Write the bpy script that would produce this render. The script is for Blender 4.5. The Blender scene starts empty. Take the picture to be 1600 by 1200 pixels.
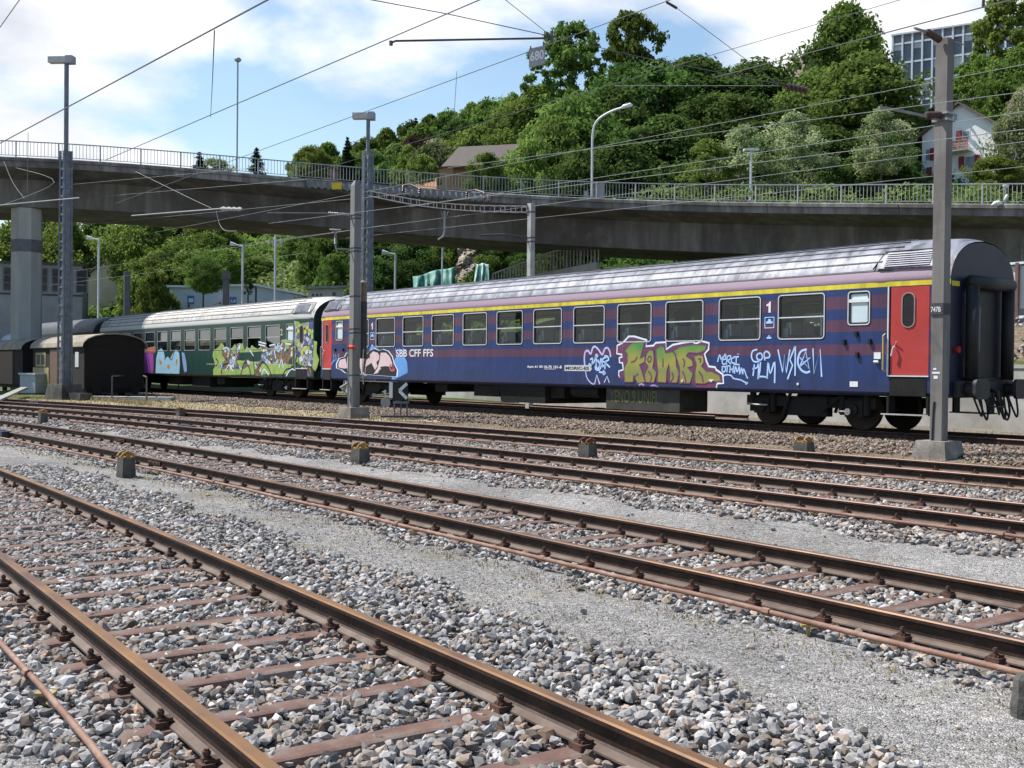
import bpy, bmesh, math, random
import numpy as np
from mathutils import Vector, Matrix, geometry
random.seed(7); rng = np.random.default_rng(7)
S = bpy.context.scene
COL = S.collection
# ------------------------------------------------------------------ camera
EYE = 1.75; F = 1714.9; PIT = -0.0126; ROL = 0.0111
_cp, _sp, _cr, _sr = math.cos(PIT), math.sin(PIT), math.cos(ROL), math.sin(ROL)
FW = np.array([0, _cp, _sp]); _up = np.array([0, -_sp, _cp]); _ri = np.array([1., 0, 0])
R2 = _cr*_ri + _sr*_up; U2 = -_sr*_ri + _cr*_up
cam = bpy.data.cameras.new('camera'); co = bpy.data.objects.new('camera', cam); COL.objects.link(co)
cam.sensor_width = 36; cam.lens = 36*F/1600; cam.clip_end = 5000; cam.clip_start = 0.05
M4 = Matrix(((R2[0], U2[0], -FW[0], 0), (R2[1], U2[1], -FW[1], 0), (R2[2], U2[2], -FW[2], EYE), (0, 0, 0, 1)))
co.matrix_world = M4
S.camera = co
S.render.resolution_x = 1024; S.render.resolution_y = 768
S.view_settings.view_transform = 'Standard'; S.view_settings.look = 'None'
S.view_settings.exposure = 0.62; S.view_settings.gamma = 1
# ------------------------------------------------------------------ track frame: u along the trains, w away from the camera
TT = -0.90457; D2 = np.array([math.cos(TT), math.sin(TT)]); N2 = np.array([-math.sin(TT), math.cos(TT)])
O2 = np.array([8.6184, 21.8394]); W0 = 20.272
def P(u, w, z=0.0):
    q = O2 + D2*u + N2*(w-W0); return (float(q[0]), float(q[1]), float(z))
def uw(x, y):
    q = np.array([x, y]) - O2; return float(q@D2), float(q@N2)+W0
# ------------------------------------------------------------------ sky and sun
SUN_EL = math.radians(55); SH = math.radians(33)
sd = D2*math.cos(SH) + N2*math.sin(SH)          # where shadows fall
sv = Vector((-sd[0]*math.cos(SUN_EL), -sd[1]*math.cos(SUN_EL), math.sin(SUN_EL)))
wd = bpy.data.worlds.new("World"); S.world = wd; wd.use_nodes = True
nt = wd.node_tree; nt.nodes.clear()
def N(t, ty, **k):
    n = t.nodes.new(ty)
    for a, b in k.items():
        if a.startswith('i_'):
            key = a[2:].replace('_', ' ')
            n.inputs[int(key) if key.isdigit() else key].default_value = b
        else: setattr(n, a, b)
    return n
out = N(nt, 'ShaderNodeOutputWorld'); bg = N(nt, 'ShaderNodeBackground'); bg.inputs[1].default_value = 0.074
sky = N(nt, 'ShaderNodeTexSky', sky_type='NISHITA', sun_disc=False, sun_elevation=SUN_EL,
        sun_rotation=math.atan2(sv.x, sv.y), air_density=1.3, dust_density=0.3, ozone_density=1.5)
tc = N(nt, 'ShaderNodeTexCoord'); mp = N(nt, 'ShaderNodeMapping'); mp.inputs['Scale'].default_value = (1, 1, 2.1)
mp.inputs['Location'].default_value = (2.3, 1.2, 0.3)
nz = N(nt, 'ShaderNodeTexNoise', i_Scale=2.6, i_Detail=9, i_Roughness=0.52, i_Distortion=0.25)
cr = N(nt, 'ShaderNodeValToRGB'); cr.color_ramp.elements[0].position = 0.47; cr.color_ramp.elements[1].position = 0.56
cr.color_ramp.elements[0].color = (0.10, 0.10, 0.10, 1)
nz2 = N(nt, 'ShaderNodeTexNoise', i_Scale=6.0, i_Detail=6, i_Roughness=0.5)
cr2 = N(nt, 'ShaderNodeValToRGB'); cr2.color_ramp.elements[0].color = (6.6, 7.0, 7.8, 1); cr2.color_ramp.elements[1].color = (10.6, 10.6, 10.7, 1)
cr2.color_ramp.elements[0].position = 0.3; cr2.color_ramp.elements[1].position = 0.55
mx = N(nt, 'ShaderNodeMix', data_type='RGBA')
hsv = N(nt, 'ShaderNodeHueSaturation', i_Saturation=1.15, i_Value=1.42)
L = nt.links.new
L(tc.outputs['Generated'], mp.inputs[0]); L(mp.outputs[0], nz.inputs['Vector']); L(mp.outputs[0], nz2.inputs['Vector'])
L(nz.outputs[0], cr.inputs[0]); L(nz2.outputs[0], cr2.inputs[0]); 
spz = N(nt, 'ShaderNodeSeparateXYZ'); L(tc.outputs['Generated'], spz.inputs[0])
mz = N(nt, 'ShaderNodeMapRange', i_1=0.42, i_2=0.72, i_3=1.0, i_4=0.05); L(spz.outputs[2], mz.inputs[0])     # fewer clouds overhead
my = N(nt, 'ShaderNodeMapRange', i_1=-0.1, i_2=0.35, i_3=0.25, i_4=1.0); L(spz.outputs[1], my.inputs[0])     # and behind
m1 = N(nt, 'ShaderNodeMath', operation='MULTIPLY'); L(mz.outputs[0], m1.inputs[0]); L(my.outputs[0], m1.inputs[1])
m2 = N(nt, 'ShaderNodeMath', operation='MULTIPLY'); L(m1.outputs[0], m2.inputs[0]); L(cr.outputs[0], m2.inputs[1]); L(m2.outputs[0], mx.inputs[0]); L(sky.outputs[0], hsv.inputs['Color'])

mh = N(nt, 'ShaderNodeMapRange', i_1=0.0, i_2=0.16, i_3=0.92, i_4=0.0); L(spz.outputs[2], mh.inputs[0])      # pale air near the horizon
mhx = N(nt, 'ShaderNodeMix', data_type='RGBA'); mhx.inputs[7].default_value = (6.0, 7.2, 8.4, 1); L(mh.outputs[0], mhx.inputs[0]); L(hsv.outputs[0], mhx.inputs[6]); L(mhx.outputs[2], mx.inputs[6]); L(cr2.outputs[0], mx.inputs[7]); L(mx.outputs[2], bg.inputs[0]); L(bg.outputs[0], out.inputs[0])
sl = bpy.data.lights.new('sun', 'SUN'); sl.energy = 4.9; sl.angle = math.radians(0.53); sl.color = (1, 0.955, 0.89)
so = bpy.data.objects.new('sun', sl); COL.objects.link(so); so.rotation_euler = (-sv).to_track_quat('-Z', 'Y').to_euler()
# ------------------------------------------------------------------ pixel -> point helpers (photograph is 1600x1200)
def ray(x, y): return (x-800)/F*R2 + (600-y)/F*U2 + FW
def gnd(x, y, z=0.):
    d = ray(x, y); t = (z-EYE)/d[2]; return (float(d[0]*t), float(d[1]*t), z)
def dep(x, y, Y):
    d = ray(x, y); t = Y/d[1]; return (float(d[0]*t), float(Y), float(EYE+d[2]*t))
def at_w(x, y, w):
    d = ray(x, y); t = ((w-W0)+O2@N2)/(d[:2]@N2); q = (float(d[0]*t), float(d[1]*t), float(EYE+d[2]*t))
    return uw(q[0], q[1])[0], q[2]
def pt_w(x, y, w):
    u, z = at_w(x, y, w); return P(u, w, z)
# ------------------------------------------------------------------ materials
MATS = {}
def mat(name, c1, c2=None, rough=0.7, metal=0.0, scale=3.0, bump=0.0, bscale=None, c3=None, detail=5, coord='Object', spec=0.4, stretch=None, lo=0.35, hi=0.65, dirt=None):
    if name in MATS: return MATS[name]
    m = bpy.data.materials.new(name); m.use_nodes = True; MATS[name] = m
    t = m.node_tree; b = t.nodes['Principled BSDF']; L = t.links.new
    b.inputs['Roughness'].default_value = rough; b.inputs['Metallic'].default_value = metal
    b.inputs['Specular IOR Level'].default_value = spec
    tcn = N(t, 'ShaderNodeTexCoord'); mpn = N(t, 'ShaderNodeMapping')
    if stretch: mpn.inputs['Scale'].default_value = stretch
    L(tcn.outputs[coord], mpn.inputs[0])
    c1 = tuple(c1)+(1,); c2 = tuple(c2)+(1,) if c2 else tuple(min(1, v*1.25) for v in c1[:3])+(1,)
    n1 = N(t, 'ShaderNodeTexNoise', i_Scale=scale, i_Detail=detail, i_Roughness=0.6); L(mpn.outputs[0], n1.inputs['Vector'])
    r = N(t, 'ShaderNodeValToRGB'); e = r.color_ramp.elements; e[0].position = lo; e[1].position = hi; e[0].color = c1; e[1].color = c2
    if c3:
        x = e.new((lo+hi)/2); x.color = tuple(c3)+(1,)
    L(n1.outputs[0], r.inputs[0]); col = r.outputs[0]
    if dirt:
        n3 = N(t, 'ShaderNodeTexNoise', i_Scale=scale*0.23, i_Detail=7, i_Roughness=0.65); L(tcn.outputs[coord], n3.inputs['Vector'])
        r3 = N(t, 'ShaderNodeValToRGB'); r3.color_ramp.elements[0].position = 0.48; r3.color_ramp.elements[1].position = 0.62
        mm = N(t, 'ShaderNodeMix', data_type='RGBA'); L(n3.outputs[0], r3.inputs[0]); L(r3.outputs[0], mm.inputs[0]); L(col, mm.inputs[6])
        mm.inputs[7].default_value = tuple(dirt)+(1,); col = mm.outputs[2]
    L(col, b.inputs['Base Color'])
    if bump:
        n2 = N(t, 'ShaderNodeTexNoise', i_Scale=bscale or scale*4, i_Detail=4); L(mpn.outputs[0], n2.inputs['Vector'])
        bp = N(t, 'ShaderNodeBump', i_Strength=min(1, bump), i_Distance=0.02); L(n2.outputs[0], bp.inputs['Height']); L(bp.outputs[0], b.inputs['Normal'])
    return m
def attrmat(name, rough=0.85, scale=8, amt=0.35, bump=0.3, attr='col', dist=0.01, trans=0.0):
    if name in MATS: return MATS[name]
    m = bpy.data.materials.new(name); m.use_nodes = True; MATS[name] = m
    t = m.node_tree; b = t.nodes['Principled BSDF']; L = t.links.new
    b.inputs['Roughness'].default_value = rough; b.inputs['Specular IOR Level'].default_value = 0.25
    a = N(t, 'ShaderNodeAttribute', attribute_name=attr); tcn = N(t, 'ShaderNodeTexCoord')
    n1 = N(t, 'ShaderNodeTexNoise', i_Scale=scale, i_Detail=6, i_Roughness=0.65); L(tcn.outputs['Object'], n1.inputs['Vector'])
    mr = N(t, 'ShaderNodeMapRange'); mr.inputs[1].default_value = 0.3; mr.inputs[2].default_value = 0.7
    mr.inputs[3].default_value = 1-amt; mr.inputs[4].default_value = 1+amt; L(n1.outputs[0], mr.inputs[0])
    vm = N(t, 'ShaderNodeVectorMath', operation='SCALE'); L(a.outputs['Color'], vm.inputs[0]); L(mr.outputs[0], vm.inputs['Scale'])
    L(vm.outputs[0], b.inputs['Base Color'])
    if bump:
        bp = N(t, 'ShaderNodeBump', i_Strength=bump, i_Distance=dist); L(n1.outputs[0], bp.inputs['Height']); L(bp.outputs[0], b.inputs['Normal'])
    return m
# ------------------------------------------------------------------ mesh builder
class MB:
    def __init__(s): s.v = []; s.f = []; s.mi = []; s.m = 0
    def add(s, vs, fs):
        o = len(s.v); s.v += [tuple(map(float, q)) for q in vs]
        for f in fs: s.f.append([i+o for i in f]); s.mi.append(s.m)
        return s
    def box(s, x0, x1, y0, y1, z0, z1, M=None, taper=1.0):
        cx, cy = (x0+x1)/2, (y0+y1)/2
        v = [(x, y, z0) for x, y in ((x0, y0), (x1, y0), (x1, y1), (x0, y1))] + [(cx+(x-cx)*taper, cy+(y-cy)*taper, z1) for x, y in ((x0, y0), (x1, y0), (x1, y1), (x0, y1))]
        if M is not None: v = [M @ Vector(q) for q in v]
        return s.add(v, [(0, 3, 2, 1), (4, 5, 6, 7), (0, 1, 5, 4), (1, 2, 6, 5), (2, 3, 7, 6), (3, 0, 4, 7)])
    def obox(s, a, b, w, h, up=(0, 0, 1)):       # bar from a to b with section w x h
        a, b = Vector(a), Vector(b); d = (b-a).normalized(); up = Vector(up)
        if abs(d.dot(up)) > .98: up = Vector((D2[0], D2[1], 0))
        r = d.cross(up).normalized(); t = r.cross(d).normalized()
        v = [p+r*i*w/2+t*j*h/2 for p in (a, b) for i, j in ((-1, -1), (1, -1), (1, 1), (-1, 1))]
        return s.add(v, [(0, 1, 2, 3), (7, 6, 5, 4), (0, 4, 5, 1), (1, 5, 6, 2), (2, 6, 7, 3), (3, 7, 4, 0)])
    def tube(s, pts, r, n=8, cap=True):
        pts = [Vector(p) for p in pts]; rs = r if isinstance(r, (list, tuple)) else [r]*len(pts)
        o = len(s.v); prev = None
        for i, p in enumerate(pts):
            d = (pts[min(i+1, len(pts)-1)]-pts[max(i-1, 0)])
            d = d.normalized() if d.length > 0 else Vector((0, 0, 1))
            if prev is None:
                a = Vector((0, 0, 1)) if abs(d.z) < .9 else Vector((1, 0, 0)); prev = d.cross(a).normalized()
            x = (prev-d*prev.dot(d)).normalized(); prev = x; y = d.cross(x)
            for k in range(n):
                t = 2*math.pi*k/n; s.v.append(tuple(p+(x*math.cos(t)+y*math.sin(t))*rs[i]))
        for i in range(len(pts)-1):
            for k in range(n):
                a = o+i*n+k; b = o+i*n+(k+1) % n; s.f.append([a, b, b+n, a+n]); s.mi.append(s.m)
        if cap:
            s.f.append([o+k for k in range(n)][::-1]); s.mi.append(s.m)
            e = o+(len(pts)-1)*n; s.f.append([e+k for k in range(n)]); s.mi.append(s.m)
        return s
    def sweep(s, sec, frames, cap=True, closed=True):      # sec: (a,b); frames: (origin, axisA, axisB)
        o = len(s.v); n = len(sec)
        for O, A, B in frames:
            O, A, B = Vector(O), Vector(A), Vector(B)
            for a, b in sec: s.v.append(tuple(O+A*a+B*b))
        for i in range(len(frames)-1):
            for k in range(n if closed else n-1):
                a = o+i*n+k; b = o+i*n+(k+1) % n; s.f.append([a, b, b+n, a+n]); s.mi.append(s.m)
        if cap and closed:
            s.f.append([o+k for k in range(n)][::-1]); s.mi.append(s.m)
            e = o+(len(frames)-1)*n; s.f.append([e+k for k in range(n)]); s.mi.append(s.m)
        return s
    def prism(s, poly, M, t):      # poly 2d (a,b) -> M @ (a,b,0..t)
        n = len(poly); v = [M @ Vector((a, b, 0)) for a, b in poly] + [M @ Vector((a, b, t)) for a, b in poly]
        tri = geometry.tessellate_polygon([[Vector((a, b, 0)) for a, b in poly]])
        f = [tuple(q) for q in tri] + [tuple(i+n for i in q[::-1]) for q in tri] + [(i, (i+1) % n, (i+1) % n+n, i+n) for i in range(n)]
        return s.add(v, f)
    def flat(s, poly, fn):
        tri = geometry.tessellate_polygon([[Vector((a, b, 0)) for a, b in poly]])
        return s.add([fn(a, b) for a, b in poly], [tuple(q) for q in tri])
    def build(s, name, mats, parent=None, smooth=False, fix=True):
        me = bpy.data.meshes.new(name); me.from_pydata(s.v, [], s.f)
        mats = mats if isinstance(mats, (list, tuple)) else [mats]
        for m in mats: me.materials.append(m)
        if len(mats) > 1: me.polygons.foreach_set('material_index', s.mi)
        if smooth: me.polygons.foreach_set('use_smooth', [True]*len(me.polygons))
        me.update()
        if fix:
            b = bmesh.new(); b.from_mesh(me); bmesh.ops.recalc_face_normals(b, faces=b.faces); b.to_mesh(me); b.free()
        o = bpy.data.objects.new(name, me); COL.objects.link(o)
        if parent: o.parent = parent
        return o
def tag(o, label=None, cat=None, group=None, kind=None):
    if label: o['label'] = label
    if cat: o['category'] = cat
    if group: o['group'] = group
    if kind: o['kind'] = kind
    return o
def empty(name, loc, rz=0, label=None, cat=None, group=None):
    o = bpy.data.objects.new(name, None); COL.objects.link(o); o.location = loc; o.rotation_euler = (0, 0, rz); o.empty_display_size = .3
    return tag(o, label, cat, group)
def copy_tree(o, parent=None):
    c = o.copy(); COL.objects.link(c)
    if parent: c.parent = parent
    for ch in list(o.children): copy_tree(ch, c)
    return c
def rotz(a): return Matrix.Rotation(a, 4, 'Z')
def text_mesh(body, h, bold=0.0, squeeze=1.0):
    cu = bpy.data.curves.new('t', 'FONT'); cu.body = body; cu.size = 1.0; cu.offset = bold; cu.resolution_u = 3
    ob = bpy.data.objects.new('t', cu); me = bpy.data.meshes.new_from_object(ob)
    v = np.array([q.co[:] for q in me.vertices]); f = [list(p.vertices) for p in me.polygons]
    bpy.data.objects.remove(ob); bpy.data.curves.remove(cu); bpy.data.meshes.remove(me)
    v[:, 0] -= v[:, 0].min(); v[:, 1] -= v[:, 1].min(); k = h/v[:, 1].max(); v *= k; v[:, 0] *= squeeze
    return v, f
def catmull(p, k=5, closed=False):
    p = [np.array(q, float) for q in p]; n = len(p); r = []
    rg = range(n if closed else n-1)
    for i in rg:
        a, b, c, d = (p[(i-1) % n] if closed else p[max(i-1, 0)]), p[i], p[(i+1) % n], (p[(i+2) % n] if closed else p[min(i+2, n-1)])
        for j in range(k):
            t = j/k; r.append(.5*((2*b)+(-a+c)*t+(2*a-5*b+4*c-d)*t*t+(-a+3*b-3*c+d)*t**3))
    if not closed: r.append(p[-1])
    return [tuple(q) for q in r]
def ip(x, xs, ys): return float(np.interp(x, xs, ys))
# ------------------------------------------------------------------ track centre lines (w as a function of u) and ground height
A_C = lambda u: 3.15-.05*u-.0012*u*u if u > -12 else 3.58+(-12-u)*.02
B_K = ([-90, -45, -32, -22, -16, -8, -2.6, .5, 5.8, 8.5, 30], [1.5, 5.0, 6.3, 7.1, 7.43, 7.58, 7.58, 7.5, 7.3, 7.19, 6.3])
C_K = ([-90, -45, -33, -26.6, -20, -12.9, -7.5, -3.5, .7, 5.4, 30], [1.6, 6.6, 8.6, 9.6, 10.35, 10.96, 11.2, 11.38, 11.43, 11.4, 11.2])
D_K = ([-90, -48, -38, -31, -26, -22, -17, -12, -7.6, -4, 0, 4, 30], [3, 8.0, 9.8, 11.0, 12.0, 12.75, 13.65, 14.25, 14.6, 14.85, 15.0, 15.07, 15.1])
def smooth_fn(K):
    us = np.arange(-90, 30.1, 1.0); ws = np.interp(us, *K)
    k = np.ones(9)/9
    for _ in range(3):
        p = np.pad(ws, 4, mode='reflect', reflect_type='odd'); ws = np.convolve(p, k, 'valid')
    return lambda u: float(np.interp(u, us, ws))
B_C, C_C, D_C = smooth_fn(B_K), smooth_fn(C_K), smooth_fn(D_K)
T_C = lambda u: 21.69
ZS = dict(A=.03, B=.03, C=.17, D=.25, T=.36)      # sleeper tops
def zg(u, w):
    if w > 29: return .3
    b, c, d = B_C(u), C_C(u), D_C(u)
    return ip(w, [b+1.2, c-1.4, c+1.0, d-1.0, d+1.1, max(17.9, d+1.3), max(19.3, d+2), 23.4, 25], [0, .12, .15, .23, .24, .25, .345, .345, .3])
# ------------------------------------------------------------------ ground (one sheet, painted by zone)
AF = ([-30, -12, -8.5, -5.6, -1.4, .4, 2, 3.4, 5.5, 7, 8.6, 9.3, 12], [5.5, 5.5, 5.52, 5.38, 5.22, 5.12, 5.0, 4.88, 4.8, 4.62, 4.58, 4.42, 4.2])
cBAL = np.array([.20, .19, .185]); cGRV = np.array([.25, .238, .225]); cBRN = np.array([.17, .135, .10]); cTAN = np.array([.34, .285, .19])
cGRS = np.array([.36, .30, .19]); cDRT = np.array([.20, .175, .14]); cGRN = np.array([.09, .11, .04]); cDARK = np.array([.10, .085, .07])
def zone(u, w):
    b, c, d, af = B_C(u), C_C(u), D_C(u), ip(u, *AF)
    j = .10*math.sin(u*1.9)+.07*math.sin(u*4.3+1)+.06*math.sin(u*9.1)
    if w < 1.35+j: return cGRV
    if w < af+j: return cBAL
    if w < b-1.2+j: return cGRV
    if w < b+.95+j: return cBAL
    if w < c-1.55+j: return cGRV
    if w < c+1.6: return cBAL
    if w < d-.5: return cBAL*.9
    if w < d+.85+j: return cBAL*.7
    e = d+1.6 if u > -14 else 17.3
    if w < min(e, 18.0)+2*j: return cTAN*.9 if u > -14 else cGRS
    if w < 18.2+j: return cGRS if u < -14 else cBRN
    if w < 23.0: return cBRN
    if w < 24: return cDRT
    return cDRT
us = np.concatenate([[-4000, -1500, -600, -260, -160, -120, -100, -85], np.arange(-72, 14, .25), [15, 17, 20, 25, 32, 50, 90, 200, 600, 1500, 4000]])
ws_ = np.concatenate([[-4000, -1500, -500, -160, -60, -30, -15, -8, -4, -2, -1], np.arange(0, 28.3, .15), [28.3, 30, 34, 45, 60, 90, 160, 400, 1500, 4000]])
gm = MB(); nu, nw = len(us), len(ws_); cols = []
for u in us:
    uc = min(max(u, -90), 30)
    for w in ws_:
        gm.v.append(P(u, w, zg(uc, w)+(.012*random.uniform(-1, 1) if 0 < w < 28 and -72 < u < 14 else 0)-.012)); cols.append(tuple(zone(uc, w))+(1,))
gm.f = [(i*nw+k, (i+1)*nw+k, (i+1)*nw+k+1, i*nw+k+1) for i in range(nu-1) for k in range(nw-1)]; gm.mi = [0]*len(gm.f)
# ground material: zone colour with pebble cells, speckle and bump
gmt = bpy.data.materials.new('ground_gravel'); gmt.use_nodes = True; t = gmt.node_tree; b_ = t.nodes['Principled BSDF']; LK = t.links.new
b_.inputs['Roughness'].default_value = .9; b_.inputs['Specular IOR Level'].default_value = .15
at = N(t, 'ShaderNodeAttribute', attribute_name='col'); tcn = N(t, 'ShaderNodeTexCoord')
vo = N(t, 'ShaderNodeTexVoronoi', i_Scale=105.0); LK(tcn.outputs['Object'], vo.inputs['Vector'])
vo2 = N(t, 'ShaderNodeTexVoronoi', i_Scale=34.0); LK(tcn.outputs['Object'], vo2.inputs['Vector'])
sep = N(t, 'ShaderNodeSeparateColor'); LK(vo.outputs['Color'], sep.inputs[0])
mr = N(t, 'ShaderNodeMapRange'); mr.inputs[3].default_value = .45; mr.inputs[4].default_value = 1.62; LK(sep.outputs[0], mr.inputs[0])
sep2 = N(t, 'ShaderNodeSeparateColor'); LK(vo2.outputs['Color'], sep2.inputs[0])
mr2 = N(t, 'ShaderNodeMapRange'); mr2.inputs[3].default_value = .72; mr2.inputs[4].default_value = 1.3; LK(sep2.outputs[0], mr2.inputs[0])
nn = N(t, 'ShaderNodeTexNoise', i_Scale=.55, i_Detail=8, i_Roughness=.65); LK(tcn.outputs['Object'], nn.inputs['Vector'])
mr3 = N(t, 'ShaderNodeMapRange'); mr3.inputs[1].default_value = .3; mr3.inputs[2].default_value = .7; mr3.inputs[3].default_value = .72; mr3.inputs[4].default_value = 1.22; LK(nn.outputs[0], mr3.inputs[0])
ma = N(t, 'ShaderNodeMath', operation='MULTIPLY'); LK(mr.outputs[0], ma.inputs[0]); LK(mr2.outputs[0], ma.inputs[1])
mb = N(t, 'ShaderNodeMath', operation='MULTIPLY'); LK(ma.outputs[0], mb.inputs[0]); LK(mr3.outputs[0], mb.inputs[1])
sc = N(t, 'ShaderNodeVectorMath', operation='SCALE'); LK(at.outputs['Color'], sc.inputs[0]); LK(mb.outputs[0], sc.inputs['Scale'])
# dry weeds in patches
n5 = N(t, 'ShaderNodeTexNoise', i_Scale=.9, i_Detail=9, i_Roughness=.72); LK(tcn.outputs['Object'], n5.inputs['Vector'])
r5 = N(t, 'ShaderNodeValToRGB'); r5.color_ramp.elements[0].position = .52; r5.color_ramp.elements[1].position = .72; r5.color_ramp.elements[1].color = (.55, .55, .55, 1); LK(n5.outputs[0], r5.inputs[0])
m5 = N(t, 'ShaderNodeMix', data_type='RGBA'); m5.inputs[7].default_value = (.20, .165, .085, 1); LK(r5.outputs[0], m5.inputs[0]); LK(sc.outputs[0], m5.inputs[6])
LK(m5.outputs[2], b_.inputs['Base Color'])
bp = N(t, 'ShaderNodeBump', i_Strength=1.0, i_Distance=.010); LK(vo.outputs['Distance'], bp.inputs['Height']); bp.invert = True; LK(bp.outputs[0], b_.inputs['Normal'])
g = gm.build('ground', gmt, fix=False)
ca = g.data.color_attributes.new('col', 'FLOAT_COLOR', 'POINT'); ca.data.foreach_set('color', np.array(cols, dtype=np.float32).ravel())
tag(g, kind='structure')
# ------------------------------------------------------------------ terrain behind the yard
KX = [-500, 0, 250, 450, 650, 850, 1100, 1400, 1900]
KY = [44, 58, 75, 100, 125, 160, 220, 300, 420, 700]
KZ = [[.2, .2, .2, .2, .2, .2, .2, 2.0, 2.2],
      [.3, .3, .3, .4, .6, 1.5, 3.0, 5, 6],
      [.5, .5, .8, 1.5, 3, 6, 9, 11, 12],
      [3, 3, 6, 7.5, 9, 13, 16, 19, 19.5],
      [6, 7, 11, 13, 17, 22, 25, 27, 28],
      [9, 10, 17, 21, 25, 31, 34, 36, 37],
      [14, 15, 24, 33, 37, 43, 46, 48, 48],
      [18, 20, 28, 44, 54, 56, 56, 58, 58],
      [20, 26, 32, 48, 62, 66, 66, 66, 66],
      [15, 30, 34, 46, 60, 66, 66, 66, 66]]
KZ = np.array(KZ)
def terr(x, y):
    px = 800+F*x/max(y, 1)
    ki = np.interp(px, KX, range(len(KX))); kj = np.interp(y, KY, range(len(KY)))
    i0, j0 = int(min(ki, len(KX)-2)), int(min(kj, len(KY)-2)); a, b = ki-i0, kj-j0
    z = (KZ[j0, i0]*(1-a)+KZ[j0, i0+1]*a)*(1-b)+(KZ[j0+1, i0]*(1-a)+KZ[j0+1, i0+1]*a)*b
    return float(z)
tm = MB(); pxs = np.arange(-700, 2301, 15); ys = np.concatenate([np.arange(44, 120, 2), np.arange(120, 240, 4), np.arange(240, 520, 12), [560, 640, 760, 1000, 1500]])
for y in ys:
    for px in pxs:
        x = (px-800)/F*y; z = terr(x, y)+(.25 if y > 60 else .0)*math.sin(x*.7+y*.31)*math.cos(y*.5)
        tm.v.append((x, y, z))
nx = len(pxs)
tm.f = [(i*nx+k, i*nx+k+1, (i+1)*nx+k+1, (i+1)*nx+k) for i in range(len(ys)-1) for k in range(nx-1)]; tm.mi = [0]*len(tm.f)
MH = mat('hillside', (.035, .06, .018), (.13, .12, .05), scale=.35, bump=.8, bscale=2.2, c3=(.075, .10, .03), detail=9, rough=.95, spec=.1)
tag(tm.build('hillside', MH, smooth=True, fix=False), kind='structure')
# ------------------------------------------------------------------ ballast stones (stuff)
def icos():
    p = (1+5**.5)/2
    v = np.array([(-1, p, 0), (1, p, 0), (-1, -p, 0), (1, -p, 0), (0, -1, p), (0, 1, p), (0, -1, -p), (0, 1, -p), (p, 0, -1), (p, 0, 1), (-p, 0, -1), (-p, 0, 1)], float)
    v /= np.linalg.norm(v[0])
    f = np.array([(0, 11, 5), (0, 5, 1), (0, 1, 7), (0, 7, 10), (0, 10, 11), (1, 5, 9), (5, 11, 4), (11, 10, 2), (10, 7, 6), (7, 1, 8), (3, 9, 4), (3, 4, 2), (3, 2, 6), (3, 6, 8), (3, 8, 9), (4, 9, 5), (2, 4, 11), (6, 2, 10), (8, 6, 7), (9, 8, 1)])
    return v, f
IV, IF = icos()
def stones(name, pts, size, cols, mt, flat=.68):
    n = len(pts); pts = np.array(pts)
    V = IV[None]*(1+rng.uniform(-.3, .3, (n, 12, 1)))            # jitter radius
    V = V+rng.uniform(-.13, .13, (n, 12, 3))
    sc = rng.uniform(.6, 1.35, (n, 1, 1))*np.stack([np.ones(n), rng.uniform(.6, .9, n), np.full(n, flat)*rng.uniform(.7, 1.1, n)], 1)[:, None, :]
    V = V*sc*(np.array(size).reshape(-1, 1, 1))
    a = rng.uniform(0, 2*np.pi, n); tx = rng.normal(0, .38, n); ty = rng.normal(0, .38, n)
    def rot(V, i, j, a):
        c, s = np.cos(a)[:, None], np.sin(a)[:, None]; x = V[..., i]*c-V[..., j]*s; y = V[..., i]*s+V[..., j]*c; V[..., i] = x; V[..., j] = y
    rot(V, 1, 2, tx); rot(V, 0, 2, ty); rot(V, 0, 1, a)
    V = V+pts[:, None, :]
    me = bpy.data.meshes.new(name); me.vertices.add(n*12); me.vertices.foreach_set('co', V.astype(np.float32).ravel())
    Fc = (IF[None]+(np.arange(n)*12)[:, None, None]).reshape(-1, 3)
    me.loops.add(len(Fc)*3); me.loops.foreach_set('vertex_index', Fc.ravel().astype(np.int32))
    me.polygons.add(len(Fc)); me.polygons.foreach_set('loop_start', np.arange(0, len(Fc)*3, 3, dtype=np.int32)); me.polygons.foreach_set('loop_total', np.full(len(Fc), 3, dtype=np.int32))
    ca = me.color_attributes.new('col', 'FLOAT_COLOR', 'POINT'); C = np.repeat(np.array(cols, dtype=np.float32), 12, 0); C = np.concatenate([C, np.ones((len(C), 1), np.float32)], 1)
    ca.data.foreach_set('color', C.ravel()); me.materials.append(mt); me.update(); me.validate(); me.shade_flat()
    o = bpy.data.objects.new(name, me); COL.objects.link(o); return o
MSTONE = attrmat('crushed_stone', scale=22, amt=.28, bump=.35, dist=.004)
def stone_col(n, brown=0.0):
    base = rng.uniform(.15, .42, n)*rng.uniform(.8, 1.1, n)
    c = np.stack([base*1.0, base*.985, base*.985], 1)
    w = rng.random(n)
    c[w < .20] *= np.array([1.0, .84, .70]); c[(w > .16) & (w < .26)] *= .55; c[w > .965] = np.array([.5, .5, .5])
    c *= np.array([1.08, 1.035, .985])
    c *= (1-brown)+brown*np.array([.66, .52, .39])
    return c
def scatter(u0, u1, w0f, w1f, dens, zf, keep=None):
    pts = []
    n = int((u1-u0)*8*dens)
    U = rng.uniform(u0, u1, n); 
    for u in U:
        a, b = w0f(u), w1f(u)
        if rng.random() > (b-a)/8: continue
        w = rng.uniform(a, b)
        if keep and not keep(u, w): continue
        pts.append(P(u, w, zf(u, w)))
    return pts
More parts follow.
